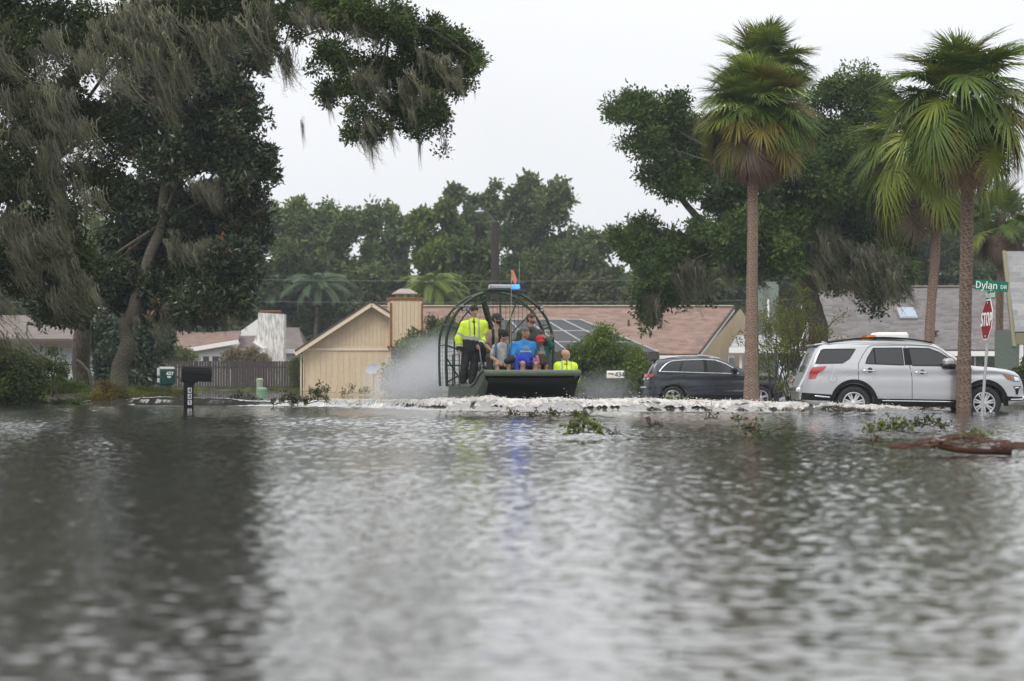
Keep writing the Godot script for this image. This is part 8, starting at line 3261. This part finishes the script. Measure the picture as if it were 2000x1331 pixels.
func build_debris() -> void:
	var g := Color(0.055, 0.085, 0.014)
	var y := Color(0.14, 0.17, 0.03)
	var dk := Color(0.03, 0.042, 0.014)
	var ol := Color(0.085, 0.085, 0.025)
	var list := [
		[1145, 858, 62, 24, 150, 0.07, g, y, "bright leafy sprig floating nearest the middle of the water", 1],
		[1068, 820, 60, 13, 90, 0.07, dk, ol, "low dark leafy sprig left of the bent twigs", 0],
		[1120, 819, 26, 9, 40, 0.07, dk, ol, "small dark sprig beside the bent twigs", 0],
		[1165, 822, 64, 16, 40, 0.07, dk, ol, "half bare forked twig with few leaves", 3],
		[1001, 818, 14, 14, 30, 0.065, dk, ol, "tiny upright dark sprig below the airboat's bow", 0],
		[1324, 801, 72, 18, 240, 0.08, g, y, "long bright green branch against the foam by the dark car", 1],
		[1240, 795, 22, 11, 50, 0.075, g, y, "small green sprig just below the foam line", 0],
		[1390, 826, 24, 22, 8, 0.07, dk, ol, "bare thin twig right of the sawn log", 2],
		[1205, 857, 24, 12, 5, 0.06, dk, ol, "bare dark twig right of the nearest bright sprig", 2],
		[1445, 828, 16, 8, 26, 0.07, g, ol, "yellowish tuft of leaves floating before the shrub", 0],
		[1478, 851, 46, 12, 46, 0.065, dk, g, "sparse dark sprig floating below the shrub", 1],
		[1488, 864, 20, 9, 24, 0.06, dk, g, "tiny dark tuft nearest the camera below the shrub", 0],
		[1742, 854, 84, 22, 190, 0.065, g, y, "bright leafy branch just behind the brown palm fronds", 1],
		[1804, 842, 30, 18, 70, 0.07, dk, g, "upright dark green sprig behind the bright leafy branch", 1],
		[1836, 840, 26, 8, 40, 0.07, dk, ol, "flat tuft of leaves right of the upright sprig", 0],
		[1822, 804, 50, 20, 70, 0.08, g, y, "leafy sprig resting against the nearest palm's foot", 2],
		[1852, 802, 30, 12, 50, 0.08, g, y, "small leafy sprig touching the nearest palm's trunk", 0],
		[560, 795, 46, 20, 150, 0.09, dk, ol, "dark leafy branch afloat right of the black mailbox", 0],
		[624, 795, 46, 26, 150, 0.09, dk, ol, "taller dark leafy branch left of the foam's start", 1],
		[585, 792, 30, 8, 50, 0.09, dk, ol, "low tuft of dark leaves between two leafy branches", 0],
		[700, 773, 50, 14, 70, 0.12, dk, ol, "leafy litter with bare twigs before the satellite dish", 5],
		[640, 771, 34, 10, 60, 0.12, dk, ol, "leafy litter before the yellow gable wall", 2],
		[470, 782, 70, 8, 90, 0.1, dk, ol, "flat strip of litter behind the black mailbox", 1],
		[600, 768, 70, 7, 70, 0.12, g, ol, "thin strip of litter by the house corner", 0],
		[1188, 778, 30, 10, 60, 0.1, dk, g, "dark leafy sprig beyond the foam under the white mailbox", 0],
		[1246, 778, 34, 24, 110, 0.1, dk, g, "leafy twig standing beyond the foam by the dark car's tail", 1],
		[1640, 793, 20, 8, 16, 0.08, g, ol, "wisp of leaves before the silver car's rear wheel", 1],
		[1700, 874, 60, 6, 12, 0.07, dk, Color(0.1, 0.06, 0.03), "thin brown twig left of the palm fronds", 2],
		[1905, 868, 60, 10, 60, 0.06, g, y, "green leaves caught behind the brown palm fronds", 0],
		[500, 760 + 26, 24, 6, 30, 0.09, dk, ol, "small litter tuft near the mint utility dome", 0],
	]
	var i := 0
	for q in list:
		var p := afloat(q[0], q[1])
		var s := -p.z / FOCAL
		p.y = swell(p.x, p.z) + 0.03
		leafy_branch("floating_branch", q[8], p, q[2] * s * 1.15, q[3] * s * 1.45, int(q[4] * 1.6), q[5], q[6], q[7], 700 + i, q[9])
		i += 1
	# bent sawn log
	var lp := afloat(1272, 833) + Vector3(0, 0.02, 0)
	var t := thing("sawn_log", "bent piece of branch with a pale sawn end sticking out of the water", "log", lp)
	var s := -lp.z / FOCAL
	limb(t, "limb", [Vector3(-8 * s, 16 * s, 0.02), Vector3(-4 * s, 6 * s, 0), Vector3(2 * s, 1 * s, 0), Vector3(10 * s, 4.5 * s, 0), Vector3(17 * s, 4 * s, 0.02), Vector3(20 * s, -4 * s, 0.03)], 0.04, 0.03, mats["lichen_bark"], 9)
	var cm := MB.new()
	cm.lathe(PackedVector2Array([Vector2(0.001, 0.006), Vector2(0.036, 0.004), Vector2(0.042, 0.0)]), Transform3D(Basis(Vector3.FORWARD, -0.38), Vector3(-8.2 * s, 16.4 * s, 0.02)), 12)
	part(t, "sawn_face", cm.mesh(), plain("fresh_wood", Color(0.42, 0.22, 0.12), 0.8))
	var sp := afloat(1300, 858) + Vector3(0, 0.018, 0)
	var sm := MB.new()
	s = -sp.z / FOCAL
	sm.tube(curve_points([Vector3(-46 * s, 9 * s, 0), Vector3(-38 * s, 2 * s, 0), Vector3(0, 0.6 * s, 0.03), Vector3(44 * s, 0.2 * s, 0)], 16), taper(0.012, 0.007, 16), 6)
	single("floating_stick", sm.mesh(), mats["bark"], "long thin brown stick lying flat on the water", "stick", sp)
	# brown palm fronds at the right
	var r := RandomNumberGenerator.new()
	r.seed = 88
	var fp := afloat(1880, 890) + Vector3(0, 0.02, 0)
	s = -fp.z / FOCAL
	var brown := grainy("dead_frond", Color(0.018, 0.009, 0.006), Color(0.085, 0.036, 0.018), 0.3, 0.03, 0.6)
	brown.metallic_specular = 0.2
	var pf := thing("fallen_frond", "heap of reddish brown dead palm fronds floating at the right edge", "palm frond", fp)
	for k in 64:
		var x := r.randf_range(-130, 150) * s
		var l := r.randf_range(30, 80) * s
		var a := r.randf_range(-0.35, 0.35) + (PI if r.randf() < 0.3 else 0.0)
		var h := r.randf_range(0.0, 30.0) * s * (1.0 - absf(x) / (170.0 * s))
		var z := r.randf_range(-0.5, 0.35)
		var w := r.randf_range(0.02, 0.05)
		var rows := []
		for m in 6:
			var f := m / 5.0
			var c := Vector3(x + cos(a) * l * (f - 0.5), h + 0.035 + 0.03 * sin(f * PI) - 0.05 * f * r.randf(), z + sin(a) * l * (f - 0.5))
			var ww := w * (1.0 - 0.75 * f)
			rows.append(PackedVector3Array([c + Vector3(0, 0.3 * ww, -ww), c + Vector3(0, 0.75 * ww, 0), c + Vector3(0, 0.1 * ww, ww)]))
		var fm := MB.new()
		fm.grid(rows)
		part(pf, "blade", fm.mesh(), brown)
	var stalk := MB.new()
	stalk.tube(curve_points([Vector3(-66 * s, 22 * s, 0), Vector3(-40 * s, 12 * s, 0.05), Vector3(0, 6 * s, 0.1), Vector3(90 * s, 3 * s, 0.1)], 14), taper(0.02, 0.035, 14), 7)
	part(pf, "stalk", stalk.mesh(), brown)
	# litter piled on the left bank
	var d := 57.5
	for q in [["fallen brown tipped oak litter heaped left of the black mailbox", [[320, 785, 40, 9], [270, 788, 36, 10], [350, 790, 20, 6]], 420, ol, Color(0.17, 0.14, 0.05)], ["green fallen leaves strewn along the left water's edge", [[60, 796, 70, 7], [10, 790, 60, 12], [140, 790, 50, 8]], 420, dk, g], ["yellowish fallen twigs at the foot of the leaning magnolia trunk", [[225, 772, 30, 10], [196, 780, 30, 8], [205, 755, 16, 8]], 260, ol, Color(0.2, 0.15, 0.03)]]:
		var h := thing("litter_heap", q[0], "leaf litter")
		var bl := []
		for b in q[1]:
			bl.append(blob(b[0], b[1], b[2], b[3], d, rnd(-0.3, 0.3), 0.6))
		for k in 7:
			var b: Array = bl[k % bl.size()]
			var c: Vector3 = b[0] + Vector3(rnd(-1, 1), rnd(-0.4, 0.4), rnd(-0.5, 0.5)) * b[1]
			limb(h, "twig", [c, c + Vector3(rnd(-0.3, 0.3), 0.08, 0), c + Vector3(rnd(-0.7, 0.7), rnd(0.0, 0.3), rnd(-0.2, 0.2))], 0.014, 0.005, mats["lichen_bark"], 5)
		foliage(h, "leaves", scatter(bl, q[2], -0.3, 800 + q[2], 1.4, 0.5), bush_clump, mats["leaf"], q[3], q[4], 0.4, 0.75)
	var bb := thing("broken_limb", "pale broken limb leaning upright on the left bank", "branch")
	limb(bb, "limb", [at(149, 704, 58.5), at(163, 716, 58.5), at(176, 735, 58.5), at(182, 762, 58.5), at(196, 776, 58.5)], 0.045, 0.06, mats["lichen_bark"], 8)
	limb(bb, "side_shoot", [at(182, 768, 58.5), at(160, 770, 58.6), at(135, 778, 58.8)], 0.03, 0.012, mats["lichen_bark"], 6)
